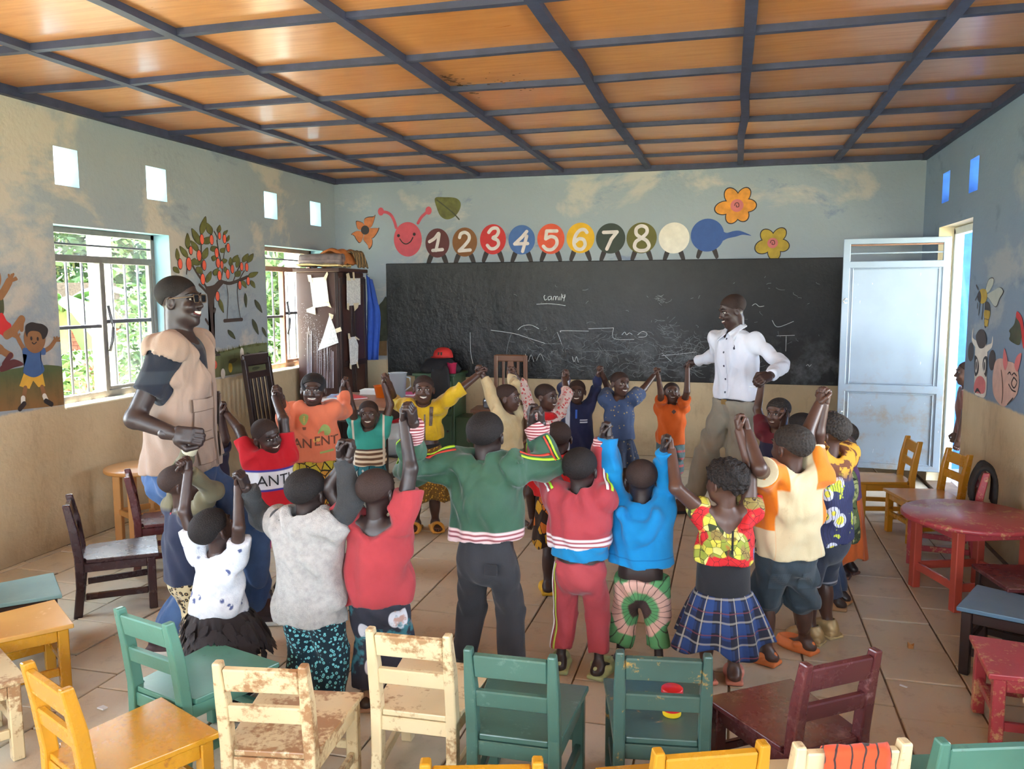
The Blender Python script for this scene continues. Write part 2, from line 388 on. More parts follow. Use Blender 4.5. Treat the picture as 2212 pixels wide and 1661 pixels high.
for k in range(26):
    c = flz(RNG.gauss(1110, 30), RNG.gauss(180, 9), ZC+0.018); r = RNG.uniform(.004, .012)
    _sb.faces.new([_sb.verts.new((c[0]+r*math.cos(a), c[1]+r*math.sin(a), ZC+0.0185)) for a in np.linspace(0, 6.28, 7)[:-1]])
tag(bm_obj('mould_stain', _sb, m_stain, ceiling, recalc=False), kind='stuff')
# ---- windows
def window(k, axis_pos, out, y0, y1, frame_m, rail_m, glazed, name):
    xf = axis_pos+out*0.165
    root = tag(box(name, (xf, (y0+y1)/2, WZ0+0.03), (0.05, y1-y0, 0.06), frame_m), kind='structure')
    def bar(nm, y, z, sy, sz, m, sx=0.045, dx=0.0, par=root): return box(nm, (xf+out*dx, y, z), (sx, sy, sz), m, par, 0.003)
    ym = (y0+y1)/2; w = y1-y0
    bar('frame_head', ym, WZ1-0.02, w, 0.04, frame_m); bar('frame_jamb', y0+0.02, (WZ0+WZ1)/2, 0.04, WZ1-WZ0, frame_m); bar('frame_jamb', y1-0.02, (WZ0+WZ1)/2, 0.04, WZ1-WZ0, frame_m)
    bar('transom', ym, 1.955, w, 0.05, rail_m, 0.05); bar('louvre_bar', ym, 2.055, w, 0.014, m_steel_d, 0.03)
    bar('mullion', ym-0.015, 1.45, 0.03, 1.0, rail_m, 0.055); bar('mullion', ym+0.02, 1.45, 0.028, 1.0, rail_m, 0.045, 0.01)
    bar('casement_rail', (y0+ym)/2, 1.47, w/2-0.05, 0.026, m_steel_d, 0.03); bar('casement_rail', (y1+ym)/2, 1.50, w/2-0.05, 0.03, m_steel_d, 0.03)
    bar('casement_frame', y1-0.055, 1.45, 0.03, 0.98, rail_m, 0.035); bar('casement_frame', (y1+ym)/2, 1.0, w/2-0.06, 0.03, rail_m, 0.035)
    for q in range(1, 8):
        if q == 4: continue
        yy = y0+w*q/8; cyl('security_bar', (xf+out*0.03, yy, WZ0+0.05), (xf+out*0.03, yy, 1.94), 0.009, m_steel_d, root, n=8)
    tube('casement_stay', [(xf-out*0.03, ym+0.03, 1.62), (xf-out*0.05, ym+0.035, 1.5), (xf-out*0.045, ym+0.05, 1.44), (xf-out*0.05, ym+0.03, 1.36), (xf-out*0.03, ym+0.025, 1.28)], 0.011, m_steel_d, root)
    if glazed:
        box('glass_pane', (xf+out*0.005, (y1+ym)/2, 1.73), (0.004, w/2-0.08, 0.42), m_glass, root, 0)
        box('glass_pane', (xf+out*0.005, (y1+ym)/2, 1.24), (0.004, w/2-0.08, 0.46), m_glass, root, 0)
        box('glass_pane', (xf+out*0.005, ym, 2.05), (0.004, w-0.08, 0.15), m_glass, root, 0)
    box('window_sill', (axis_pos+out*0.06, ym, WZ0+0.004), (0.15, w-0.002, 0.012), m_cream, root, 0.003)
    return root
window(1, XL, -1, *win_l[0], m_steel, m_steel, True, 'window_1')
window(2, XL, -1, *win_l[1], m_steel_rust, m_steel_rust, True, 'window_2')
# ---- door opening: steel frame and open leaf
def door_mat():
    n = NT('scuffed_grey_door_steel'); x, y, z = n.xyz()
    c = n.mix(n.step(n.noise(2.2, 4), 0.3, 0.7), C(150, 166, 182), C(138, 154, 170))
    d = n.math('MULTIPLY', n.step(n.noise(4.5, 8, 0.75), 0.5, 0.68), n.math('SUBTRACT', 1.0, n.step(z, 0.7, 1.25)))
    c = n.mix(n.math('MULTIPLY', d, 0.7), c, C(150, 128, 88))
    c = n.mix(n.math('MULTIPLY', n.step(n.noise(60, 2, 0.5, n.map((1, 1, 0.25))), 0.74, 0.78), 0.7), c, C(206, 210, 214))
    return n.fin(c, 0.34, metal=0.15, coat=0.1)
m_door = door_mat(); m_white_steel = plain('white_door_jamb_paint', C(214, 218, 216), 0.45, 0.06)
door = empty('door_1', (1.80, 7.86, 0.0)); tag(door, kind='structure')
DA = math.radians(180-5); DW = 0.86
door.rotation_euler = (0, 0, DA)
def dbox(nm, x, z, sx, sz, sy=0.04, y=0.0, m=m_door, p=door): return box(nm, (x, y, z), (sx, sy, sz), m, p, 0.004)
dbox('leaf_stile', 0.03, 1.14, 0.06, 2.06); dbox('leaf_stile', DW-0.03, 1.14, 0.06, 2.06)
dbox('leaf_rail', DW/2, 2.145, DW-0.1, 0.05); dbox('leaf_rail', DW/2, 1.94, DW-0.1, 0.06); dbox('leaf_rail', DW/2, 0.84, DW-0.1, 0.07); dbox('leaf_rail', DW/2, 0.135, DW-0.1, 0.05)
dbox('louvre_bar', DW/2, 2.04, DW-0.1, 0.014, 0.02); dbox('louvre_bar', DW/2, 2.112, DW-0.1, 0.014, 0.02, m=m_steel_rust)
up_ = dbox('leaf_panel', DW/2, 1.39, DW-0.11, 1.05, 0.012); dbox('leaf_panel', DW/2, 0.48, DW-0.11, 0.66, 0.012)
for (x, z, sx, sz) in ((0.085, 1.39, 0.012, 1.04), (DW-0.085, 1.39, 0.012, 1.04), (DW/2, 1.90, DW-0.18, 0.012), (DW/2, 0.885, DW-0.18, 0.012), (0.085, 0.48, 0.012, 0.64), (DW-0.085, 0.48, 0.012, 0.64), (DW/2, 0.795, DW-0.18, 0.012), (DW/2, 0.165, DW-0.18, 0.012)):
    for s in (-1, 1): dbox('glazing_bead', x, z, sx, sz, 0.01, s*0.012)
for z in (1.62, 0.6):
    for s in (-1, 1): tube('bolt_lug', [(DW-0.045, s*0.02, z+0.02), (DW-0.03, s*0.035, z+0.02), (DW-0.012, s*0.035, z), (DW-0.03, s*0.03, z-0.02), (DW-0.045, s*0.02, z-0.018)], 0.006, m_white_steel, door)
dfr = empty('trim_1', (XR, 7.4, 0)); tag(dfr, kind='structure')
for y in (7.90-7.4, 6.89-7.4): box('door_jamb', (0.155, y, 1.12), (0.07, 0.05, 2.23), m_white_steel, dfr, 0.004)
box('door_head', (0.155, 0, 2.215), (0.07, 1.05, 0.06), m_white_steel, dfr, 0.004)
box('door_threshold', (0.1, 0, 0.005), (0.22, 1.05, 0.03), m_joint, dfr, 0.004)

# ================================================================ PAINTED DECORATION (flat paint on the plaster)
def wp(wall, x, y, off):
    if wall == 'b': p = at(x, y, 1, YB); p[1] = YB-off
    elif wall == 'l': p = at(x, y, 0, XL); p[0] = XL+off
    else: p = at(x, y, 0, XR); p[0] = XR-off
    return p
_dk = [0]
def lay(layer):
    _dk[0] += 1; return 0.0011*layer+(_dk[0] % 12)*0.00007   # coats of paint never share one plane
PAR = {'b': wall_back, 'l': wall_left, 'r': wall_right}
def poly3(name, P, mat, parent, wall=None):
    bm = bmesh.new(); vs_ = [bm.verts.new(tuple(p)) for p in P]; f = bm.faces.new(vs_)
    bmesh.ops.triangulate(bm, faces=[f]); o = bm_obj(name, bm, mat, parent, recalc=False); return o
def decal(name, wall, pts, mat, parent=None, layer=1, smooth=True, sub=5):
    q = spline(pts, True, sub) if smooth else pts
    d = lay(layer); return poly3(name, [wp(wall, p[0], p[1], d) for p in q], mat, parent or PAR[wall])
def disc(name, wall, cx, cy, r, mat, parent=None, layer=1, ry=None, n=40, rot=0):
    """a circle painted on the wall: centre at pixel, radius in metres"""
    c = wp(wall, cx, cy, lay(layer)); P = []
    for i in range(n):
        a = 2*math.pi*i/n; u, v = r*math.cos(a), (ry or r)*math.sin(a); u, v = u*math.cos(rot)-v*math.sin(rot), u*math.sin(rot)+v*math.cos(rot)
        P.append(c+(np.array([u, 0, v]) if wall == 'b' else np.array([0, u, v])))
    return poly3(name, P, mat, parent or PAR[wall])
def stroke(name, wall, pts, width, mat, parent=None, layer=2, smooth=True, closed=False, taper=False, sub=6):
    q = spline(pts, closed, sub) if smooth and len(pts) > 2 else pts
    d = lay(layer); P = [wp(wall, p[0], p[1], d) for p in q]; n = len(P); vs_, fs = [], []
    nrm = np.array([0, -1, 0]) if wall == 'b' else np.array([1, 0, 0]) if wall == 'l' else np.array([-1, 0, 0])
    for i in range(n):
        t = P[min(i+1, n-1)]-P[max(i-1, 0)]; t = t/(np.linalg.norm(t)+1e-9); s = np.cross(nrm, t)
        ww = width*(0.5 if not taper else 0.5*(1-0.8*i/(n-1)))
        P[i] = P[i]+nrm*2e-5*i; vs_ += [P[i]-s*ww, P[i]+s*ww]
    for i in range(n-1): fs.append((2*i, 2*i+1, 2*i+3, 2*i+2))
    # round ends
    for i, d in ((0, -1), (n-1, 1)):
        t = P[min(i+1, n-1)]-P[max(i-1, 0)]; t = t/(np.linalg.norm(t)+1e-9)*d; s = np.cross(nrm, t)
        ww = np.linalg.norm(vs_[2*i+1]-vs_[2*i])/2; b0 = len(vs_)
        for k in range(7):
            a = math.pi*k/6; vs_.append(P[i]+s*ww*math.cos(a)+t*ww*math.sin(a))
        fs.append(tuple(range(b0, b0+7)))
    return mesh_obj(name, vs_, fs, mat, parent or PAR[wall])
def pnt(name, r, g, b, var=0.08, rough=0.6): return plain('paint_'+name, C(r, g, b), rough, var, 14, 0.1, 30)
p_pink = pnt('pink', 196, 78, 92); p_dk = pnt('black', 44, 36, 36); p_maroon = pnt('maroon', 88, 40, 42); p_brown = pnt('brown', 124, 78, 34); p_red = pnt('red', 196, 42, 44)
p_blue = pnt('blue', 66, 104, 164); p_orange = pnt('orange', 214, 82, 52); p_yellow = pnt('yellow', 222, 172, 22); p_dgreen = pnt('dark_green', 48, 58, 50); p_olive = pnt('olive', 96, 92, 32); p_white = pnt('white', 224, 218, 206); p_royal = pnt('royal_blue', 48, 84, 150)
p_dig = pnt('digit_grey_white', 214, 206, 202, 0.12); p_petal = pnt('petal_orange', 222, 146, 48, 0.2); p_petal2 = pnt('petal_olive', 178, 150, 44, 0.2); p_petal3 = pnt('petal_rust', 186, 108, 60, 0.22); p_pinkc = pnt('flower_heart', 206, 112, 112)
p_leaf = pnt('leaf_olive', 96, 96, 46, 0.3); p_leafd = pnt('leaf_dark', 66, 70, 46, 0.25); p_fruit = pnt('fruit', 224, 96, 72, 0.18); p_trunk = pnt('trunk', 66, 52, 48); p_skinb = pnt('boy_skin', 142, 98, 62); p_navyb = pnt('boy_shirt', 62, 92, 140); p_shorts = pnt('boy_shorts', 216, 166, 60)
cat = disc('painted_caterpillar', 'b', 881, 517, 0.165, p_pink, layer=2, ry=0.188); cat['label'] = 'smiling pink head of the painted number caterpillar'
for (x, y) in ((861, 509), (895, 506)): disc('eye', 'b', x, y, 0.017, p_dk, cat, 3)
stroke('mouth', 'b', [(864, 516), (870, 524), (878, 527), (887, 522), (892, 513)], 0.012, p_dk, cat, 3)
for pts, k in (([(856, 492), (852, 478), (845, 465), (836, 459), (828, 458)], (823, 457)), ([(903, 482), (910, 470), (918, 462), (924, 457)], (926, 455))):
    stroke('antenna', 'b', pts, 0.032, p_pink, cat, 2); disc('antenna_tip', 'b', k[0], k[1], 0.036, p_pink, cat, 2, ry=0.044)
segs = [(945, 525, .139, .158, p_maroon), (1004, 523, .141, .156, p_brown), (1065, 517, .145, .160, p_red), (1127, 518, .146, .155, p_blue), (1190, 516, .147, .158, p_orange), (1254, 514, .148, .157, p_yellow), (1319, 515, .152, .155, p_dgreen), (1386, 514, .154, .156, p_olive), (1456, 514, .154, .155, p_white), (1528, 508, .163, .163, p_royal)]
digit = {0: [[(928, 522), (939, 515), (948, 504), (947, 518), (942, 541)], [(935, 541), (956, 539)]], 1: [[(993, 513), (996, 505), (1005, 502), (1013, 508), (1013, 518), (1004, 530), (992, 542)], [(992, 542), (1016, 540)]],
 2: [[(1056, 502), (1063, 494), (1073, 493), (1077, 500), (1073, 509), (1065, 514), (1075, 519), (1077, 528), (1070, 536), (1060, 537), (1053, 530)]], 3: [[(1138, 500), (1128, 512), (1112, 527)], [(1112, 527), (1140, 526)], [(1138, 510), (1129, 543)]],
 4: [[(1203, 499), (1181, 499)], [(1181, 499), (1179, 515)], [(1179, 516), (1190, 511), (1201, 515), (1203, 527), (1194, 538), (1182, 539), (1174, 532)]], 5: [[(1268, 502), (1262, 496), (1252, 498), (1243, 510), (1240, 526), (1246, 537), (1257, 538), (1264, 529), (1261, 518), (1251, 516), (1242, 523)]],
 6: [[(1304, 502), (1333, 501)], [(1333, 501), (1321, 516), (1311, 538)]], 7: [[(1386, 514), (1375, 506), (1375, 494), (1385, 488), (1396, 492), (1397, 503), (1386, 514), (1374, 522), (1371, 534), (1380, 541), (1395, 540), (1402, 531), (1397, 520), (1386, 514)]]}
for i, (x, y, rx, rz, m) in enumerate(segs):
    lx = {8: (-17, 17), 9: (-15, 15)}.get(i, (-14, 14)); by_ = y+rz*212
    for s in (-1, 1):
        decal('painted_leg', 'b', [(x+s*8, y+26), (x+s*17, y+24), (x+s*24, y+44), (x+s*22, y+50), (x+s*17, y+49)], p_dk, cat, 1)
    sg = disc('painted_segment', 'b', x, y, rx, m, cat, 2, ry=rz)
    for st in digit.get(i, []): stroke('painted_digit', 'b', st, 0.036, p_dig, cat, 3, smooth=len(st) > 3)
decal('painted_tail', 'b', [(1558, 500), (1570, 503), (1585, 499), (1600, 499), (1623, 509), (1605, 507), (1590, 511), (1572, 515), (1558, 520)], p_royal, cat, 2)
lf = decal('painted_leaf', 'b', [(940, 428), (962, 426), (985, 428), (995, 438), (993, 453), (982, 468), (966, 474), (952, 467), (944, 450)], p_leaf, layer=2); lf['label'] = 'olive green leaf painted above the caterpillar'
stroke('leaf_rib', 'b', [(944, 432), (962, 446), (980, 461), (992, 474)], 0.014, p_leafd, lf, 3)
def flower(cx, cy, petals, mat, ctr, label, pr):
    f = disc('painted_flower', 'b', cx, cy, ctr, p_pinkc, layer=4); f['label'] = label
    for dx, dy, rr, ra in petals:
        a = math.atan2(-dy, dx)
        disc('petal_outline', 'b', cx+dx, cy+dy, rr*1.13, p_dk, f, 2, ry=rr*ra*1.15, rot=a); disc('petal', 'b', cx+dx, cy+dy, rr, mat, f, 3, ry=rr*ra, rot=a)
    stroke('swirl', 'b', [(cx-5, cy), (cx-3, cy-5), (cx+3, cy-5), (cx+4, cy+2), (cx-1, cy+3), (cx-1, cy-1)], 0.008, p_maroon, f, 5)
    return f
flower(1592, 444, [(-11, -19, .088, .7), (14, -21, .082, .68), (22, 0, .083, .72), (10, 17, .08, .75), (-9, 20, .084, .72), (-27, 5, .09, .68)], p_petal, 0.062, 'six-petalled orange flower painted above the royal blue segment', 1)
flower(1669, 525, [(-11, -14, .075, .75), (14, -17, .075, .72), (19, 5, .07, .8), (3, 20, .075, .75), (-20, 8, .078, .8)], p_petal2, 0.05, 'five-petalled olive flower painted above the blackboard end', 1)
fl3 = disc('painted_flower', 'b', 789, 497, 0.05, p_dk, layer=4); fl3['label'] = 'rust coloured pointed flower painted left of the caterpillar head'
for pts in ([(789, 490), (787, 475), (795, 470), (806, 469), (810, 466), (806, 482), (800, 492)], [(794, 495), (805, 493), (814, 493), (818, 493), (814, 503), (805, 514), (796, 508)], [(790, 504), (799, 507), (804, 518), (803, 530), (797, 537), (794, 528), (785, 516)], [(785, 503), (783, 517), (777, 524), (770, 516), (766, 508), (760, 506), (772, 499)], [(784, 496), (774, 495), (770, 483), (772, 478), (784, 482), (788, 490)]):
    decal('petal_outline', 'b', [(789+(a-789)*1.06, 500+(b-500)*1.06) for a, b in pts], p_dk, fl3, 2, sub=3); decal('petal', 'b', pts, p_petal3, fl3, 3, sub=3)
# dim painted trees between cupboard and blackboard
m_hedge = pnt('painted_hedge', 62, 66, 52, 0.35); decal('painted_hedge', 'b', [(800, 690), (812, 668), (825, 652), (836, 646), (836, 740), (818, 744), (800, 742)], m_hedge, layer=1); decal('painted_meadow', 'b', [(800, 738), (836, 736), (836, 768), (800, 768)], pnt('meadow_brown', 124, 96, 62, 0.2), layer=1, smooth=False)
# ---- left wall: tree with swing on a green hill, leaping child, boy
def hill_mat(name, g, b_):
    n = NT(name); z = n.xyz()[2]
    c = n.mix(n.step(n.math('ADD', z, n.math('MULTIPLY', n.noise(3, 5), 0.15)), 1.06, 1.28), b_, g)
    c = n.mix(n.math('MULTIPLY', n.step(n.noise(14, 7, 0.7, n.map((1, 1, 0.4))), 0.5, 0.7), 0.45), c, C(58, 68, 44)); return n.fin(c, 0.65)
hill_pts = [(412, 770), (430, 764), (460, 762), (490, 757), (520, 748), (550, 742), (577, 740), (577, 800), (520, 806), (470, 815), (430, 822), (412, 824)]
hill = decal('painted_hill', 'l', hill_pts, hill_mat('paint_hill', C(104, 112, 74), C(96, 98, 66)), smooth=False); hill['label'] = 'painted green hillside strewn with leaves and fruit'
gr_ = bmesh.new()
for k in range(90):
    x = RNG.uniform(412, 576); y = np.interp(x, [412, 460, 520, 577], [771, 763, 749, 741]); p0 = wp('l', x, y+3, 0.0025); h_ = RNG.uniform(0.015, 0.045); dy = RNG.uniform(-.012, .012)
    gr_.faces.new([gr_.verts.new(tuple(p0+np.array([0, -0.008, 0]))), gr_.verts.new(tuple(p0+np.array([0, 0.008, 0]))), gr_.verts.new(tuple(p0+np.array([0, dy, h_])))])
tag(bm_obj('painted_grass', gr_, p_leaf, wall_left), kind='stuff')
tree = decal('painted_tree', 'l', [(453, 762), (457, 740), (454, 690), (450, 660), (446, 632), (443, 620), (452, 618), (462, 615), (470, 607), (477, 604), (484, 609), (474, 622), (466, 634), (461, 655), (460, 690), (463, 730), (466, 757), (476, 768), (446, 768)], p_trunk, layer=2, sub=3); tree['label'] = 'painted fruit tree with a swing on its branch'
for st, w in (([(478, 608), (495, 612), (515, 606), (534, 598)], 0.03), ([(446, 622), (437, 608), (425, 590), (416, 575)], 0.022), ([(434, 600), (434, 560), (434, 530)], 0.018), ([(476, 606), (480, 580), (472, 545), (468, 520)], 0.018), ([(503, 608), (512, 585), (520, 570)], 0.014), ([(516, 604), (527, 585)], 0.012), ([(446, 632), (440, 625), (430, 615)], 0.024), ([(406, 556), (404, 575), (402, 592)], 0.012), ([(469, 530), (468, 512), (462, 500)], 0.012), ([(482, 560), (484, 545), (487, 530)], 0.012), ([(450, 700), (444, 690)], 0.025), ([(462, 675), (464, 668)], 0.03)):
    stroke('painted_branch', 'l', st, w, p_trunk, tree, 2)
for st in ([(488, 607), (492, 640), (491, 668), (490, 692)], [(513, 604), (512, 630), (514, 655), (519, 690)]): stroke('swing_rope', 'l', st, 0.008, p_trunk, tree, 3)
stroke('swing_seat', 'l', [(484, 693), (522, 690)], 0.032, p_trunk, tree, 3)
fr = [(388, 570, 11), (407, 570, 14), (411, 541, 9), (429, 552, 12), (440, 573, 11), (437, 603, 12), (435, 517, 11), (456, 518, 11), (473, 509, 8), (484, 516, 10), (492, 535, 10), (467, 546, 11), (470, 568, 11), (478, 572, 9), (473, 595, 11), (491, 592, 11), (501, 581, 10), (521, 576, 10), (532, 577, 10), (517, 616, 10), (535, 607, 10), (469, 640, 11)]
for x, y, h_ in fr:
    r = h_*0.0037; disc('fruit_outline', 'l', x, y, r*0.62+0.006, p_dk, tree, 4, ry=r+0.006); disc('painted_fruit', 'l', x, y, r*0.62, p_fruit, tree, 5, ry=r)
def leaf_l(x0, y0, x1, y1, w, m, par=tree, lay=4):
    dx, dy = x1-x0, y1-y0; L = math.hypot(dx, dy); nx, ny = -dy/L*w, dx/L*w
    pts = [(x0, y0), (x0+dx*.3+nx, y0+dy*.3+ny), (x0+dx*.65+nx*.9, y0+dy*.65+ny*.9), (x1, y1), (x0+dx*.62-nx*.9, y0+dy*.62-ny*.9), (x0+dx*.28-nx, y0+dy*.28-ny)]
    decal('leaf_outline', 'l', [((x0+x1)/2+(a-(x0+x1)/2)*1.12, (y0+y1)/2+(b-(y0+y1)/2)*1.08) for a, b in pts], p_dk, par, lay-1, sub=3); decal('painted_leaf', 'l', pts, m, par, lay, sub=3)
for L in ((434, 506, 443, 468, 6), (431, 528, 414, 494, 6), (456, 506, 446, 482, 6), (440, 526, 455, 512, 7), (405, 537, 404, 504, 5), (427, 543, 412, 520, 5), (384, 563, 381, 537, 4), (404, 556, 388, 532, 5), (438, 560, 447, 535, 6), (420, 558, 414, 575, 5), (420, 572, 435, 560, 6), (424, 577, 436, 592, 6), (446, 610, 455, 586, 5), (471, 503, 474, 486, 4), (482, 507, 491, 497, 3), (490, 522, 494, 508, 3), (476, 545, 485, 536, 5), (454, 540, 468, 534, 6), (466, 560, 456, 555, 6), (478, 565, 490, 562, 5), (462, 595, 470, 580, 6), (488, 590, 485, 576, 4), (498, 575, 497, 556, 4), (503, 566, 513, 551, 5), (511, 578, 515, 556, 4), (524, 566, 535, 548, 5), (534, 567, 546, 548, 5), (508, 597, 518, 585, 6), (536, 598, 556, 588, 5), (522, 606, 531, 622, 4), (541, 606, 550, 622, 4), (472, 645, 482, 675, 4), (374, 577, 386, 590, 5)):
    leaf_l(*L, p_leaf)
for L in ((529, 634, 531, 664, 3), (550, 648, 565, 675, 4), (545, 690, 557, 722, 4), (566, 707, 575, 728, 3), (492, 713, 507, 732, 4)): leaf_l(*L, p_leafd)
for x, y, rx, rz, m in ((522, 765, .03, .06, 'c'), (462, 788, .042, .04, 'o'), (497, 794, .03, .045, 'y'), (481, 807, .032, .045, 'c'), (441, 817, .05, .028, 'y'), (412, 792, .03, .03, 'y')):
    disc('painted_seed', 'l', x, y, rx, {'c': p_white, 'o': p_fruit, 'y': p_petal2}[m], hill, 3, ry=rz)
for L in ((494, 783, 511, 775, 4), (533, 762, 545, 775, 3), (557, 765, 572, 760, 4), (545, 797, 560, 793, 3)): leaf_l(*L, p_leafd, hill, 4)
hill2 = decal('painted_hill', 'l', [(-200, 812), (-120, 806), (-50, 806), (0, 803), (25, 797), (50, 793), (75, 790), (100, 788), (125, 790), (134, 792), (138, 874), (100, 879), (50, 884), (0, 889), (-100, 902), (-200, 916)], hill_mat('paint_hill_brown', C(82, 92, 56), C(136, 100, 58)), smooth=False); hill2['label'] = 'painted green and brown hill under the boy'
boy = decal('painted_boy', 'l', [(49, 752), (58, 752), (72, 752), (82, 752), (96, 752), (97, 766), (86, 768), (92, 788), (95, 800), (86, 810), (72, 815), (58, 811), (49, 803), (53, 785), (57, 767), (48, 764)], p_navyb, layer=3, sub=3); boy['label'] = 'painted boy in blue shirt and yellow shorts with raised arms'
decal('shorts', 'l', [(51, 806), (72, 813), (91, 806), (97, 834), (82, 836), (71, 822), (63, 840), (41, 834)], p_shorts, boy, 2, smooth=False)
for st in ([(54, 838), (50, 862), (49, 872)], [(90, 836), (96, 856), (102, 866)]): stroke('leg', 'l', st, 0.032, p_skinb, boy, 2)
for st in ([(49, 860), (49, 874)], [(95, 855), (100, 866)]): stroke('sock', 'l', st, 0.034, p_white, boy, 3)
for st in ([(51, 872), (42, 883)], [(98, 866), (110, 873)]): stroke('shoe', 'l', st, 0.034, p_dk, boy, 4)
for st in ([(52, 756), (44, 742), (38, 730)], [(95, 758), (108, 750), (118, 736)]): stroke('arm', 'l', st, 0.03, p_skinb, boy, 2)
for cx, cy, tips in ((37, 730, [(26, 725), (30, 720), (35, 718), (41, 722)]), (119, 736, [(116, 729), (122, 728), (127, 730), (128, 736)])):
    for t in tips: stroke('hand', 'l', [(cx, cy), t], 0.014, p_skinb, boy, 3, smooth=False)
disc('head', 'l', 74, 731, 0.085, p_skinb, boy, 4, ry=0.095); decal('hair', 'l', [(53, 715), (55, 702), (66, 696), (78, 698), (92, 701), (102, 711), (99, 726), (91, 733), (87, 722), (80, 716), (66, 715), (59, 720), (57, 728)], p_dk, boy, 5)
for x, y in ((66, 731), (80, 732)): disc('eye', 'l', x, y, 0.008, p_dk, boy, 5, ry=0.013)
stroke('smile', 'l', [(68, 740), (72, 743), (77, 739)], 0.007, p_dk, boy, 5)
leap = decal('painted_leaping_child', 'l', [(-40, 690), (-20, 682), (0, 676), (6, 678), (14, 693), (24, 703), (16, 727), (8, 729), (0, 722), (-22, 724), (-42, 712)], p_red, layer=2, sub=3); leap['label'] = 'painted leaping child in red shorts cut by the frame edge'
for st, w in (([(0, 640), (10, 625), (19, 608)], 0.05), ([(14, 724), (30, 712), (46, 690)], 0.055), ([(47, 690), (46, 712)], 0.03), ([(0, 755), (12, 763), (22, 768)], 0.045)): stroke('limb', 'l', st, w, p_skinb, leap, 2)
for t in [(18, 594), (24, 594), (28, 592), (33, 600), (35, 603)]: stroke('hand', 'l', [(21, 608), t], 0.016, p_skinb, leap, 3, smooth=False)
decal('shirt', 'l', [(-46, 645), (-20, 628), (2, 636), (8, 660), (4, 682), (-24, 690), (-44, 692)], p_leafd, leap, 2); disc('head', 'l', -26, 600, .09, p_skinb, leap, 3, ry=.1); decal('hair', 'l', [(-48, 590), (-40, 572), (-22, 568), (-6, 578), (-4, 592), (-20, 586), (-38, 590)], p_dk, leap, 4); stroke('limb', 'l', [(-44, 655), (-64, 640), (-80, 618)], .05, p_skinb, leap, 2); stroke('limb', 'l', [(-30, 718), (-20, 740), (0, 755)], .06, p_skinb, leap, 1)
stroke('shoe', 'l', [(22, 767), (14, 778), (8, 787)], 0.035, p_maroon, leap, 3); decal('painted_rock', 'l', [(0, 792), (14, 782), (28, 776), (42, 780), (50, 788), (30, 794), (12, 801), (0, 803)], p_maroon, layer=2)
# ---- right wall: bee, cow, pig, cock
cow = decal('painted_cow', 'r', [(2108, 745), (2114, 733), (2124, 729), (2130, 738), (2134, 760), (2133, 790), (2132, 840), (2128, 858), (2116, 856), (2105, 848), (2106, 820), (2107, 790)], p_white, layer=3, sub=3); cow['label'] = 'painted black and white cow head beside the door'
decal('patch', 'r', [(2107, 768), (2113, 775), (2116, 792), (2114, 806), (2108, 812), (2106, 790)], p_dk, cow, 4); decal('patch', 'r', [(2127, 772), (2134, 772), (2133, 805), (2131, 814), (2125, 800), (2124, 785)], p_dk, cow, 4)
decal('muzzle', 'r', [(2106, 830), (2112, 815), (2122, 813), (2130, 826), (2128, 848), (2117, 850), (2106, 846)], p_pinkc, cow, 4); decal('mouth', 'r', [(2107, 850), (2113, 838), (2121, 852), (2114, 845)], p_dk, cow, 5)
decal('forelock', 'r', [(2110, 725), (2118, 712), (2128, 715), (2133, 735), (2128, 750), (2118, 752), (2112, 740)], p_trunk, cow, 5)
for x, y in ((2111, 790), (2129, 791)): disc('eye', 'r', x, y, 0.03, p_white, cow, 5, ry=0.05); disc('pupil', 'r', x, y, 0.016, p_dk, cow, 6, ry=0.032)
for x, y in ((2098, 760), (2144, 778)): disc('ear', 'r', x, y, 0.075, p_trunk, cow, 2, ry=0.07)
for st in ([(2108, 742), (2101, 732), (2103, 710)], [(2134, 752), (2143, 745), (2145, 728)]): stroke('horn', 'r', st, 0.05, p_white, cow, 2, taper=True)
pig = decal('painted_pig', 'r', [(2147, 800), (2152, 780), (2163, 774), (2178, 780), (2192, 785), (2200, 800), (2202, 830), (2196, 855), (2180, 872), (2168, 878), (2156, 868), (2147, 850), (2145, 822)], pnt('pig_pink', 206, 168, 152, 0.1), layer=3); pig['label'] = 'painted smiling pink pig at the right edge'
for pts in ([(2168, 782), (2171, 752), (2178, 780), (2173, 800)], [(2193, 790), (2198, 770), (2208, 763), (2205, 785), (2199, 803)]): decal('ear', 'r', pts, p_pinkc, pig, 4)
for st in ([(2179, 808), (2183, 804), (2186, 809)], [(2188, 810), (2193, 806), (2198, 812)], [(2181, 830), (2188, 842), (2196, 846)], [(2192, 815), (2187, 828), (2193, 838), (2199, 825), (2192, 815)], [(2165, 800), (2168, 840), (2166, 870)], [(2178, 874), (2190, 860)]): stroke('line', 'r', st, 0.009, p_dk, pig, 5)
bee = decal('painted_bee', 'r', [(2116, 632), (2122, 624), (2131, 626), (2134, 640), (2130, 652), (2122, 656), (2116, 648)], p_petal2, layer=3); bee['label'] = 'painted yellow and black bee above the cow'
decal('abdomen', 'r', [(2129, 652), (2138, 655), (2140, 672), (2136, 692), (2130, 709), (2127, 700), (2128, 675)], p_dk, bee, 3)
for y in (677, 684, 693, 700): stroke('stripe', 'r', [(2129, y), (2138-(y-677)*.16, y+2)], 0.05 if y == 677 else 0.025, p_petal2, bee, 4, smooth=False)
for pts in ([(2130, 630), (2137, 605), (2147, 602), (2146, 615), (2137, 630)], [(2132, 638), (2150, 626), (2161, 621), (2168, 630), (2160, 645), (2154, 660), (2148, 660), (2138, 645)]):
    decal('wing_outline', 'r', [(2145+(a-2145)*1.06, 632+(b-632)*1.06) for a, b in pts], p_dk, bee, 2); decal('wing', 'r', pts, pnt('wing_grey', 176, 184, 176), bee, 3)
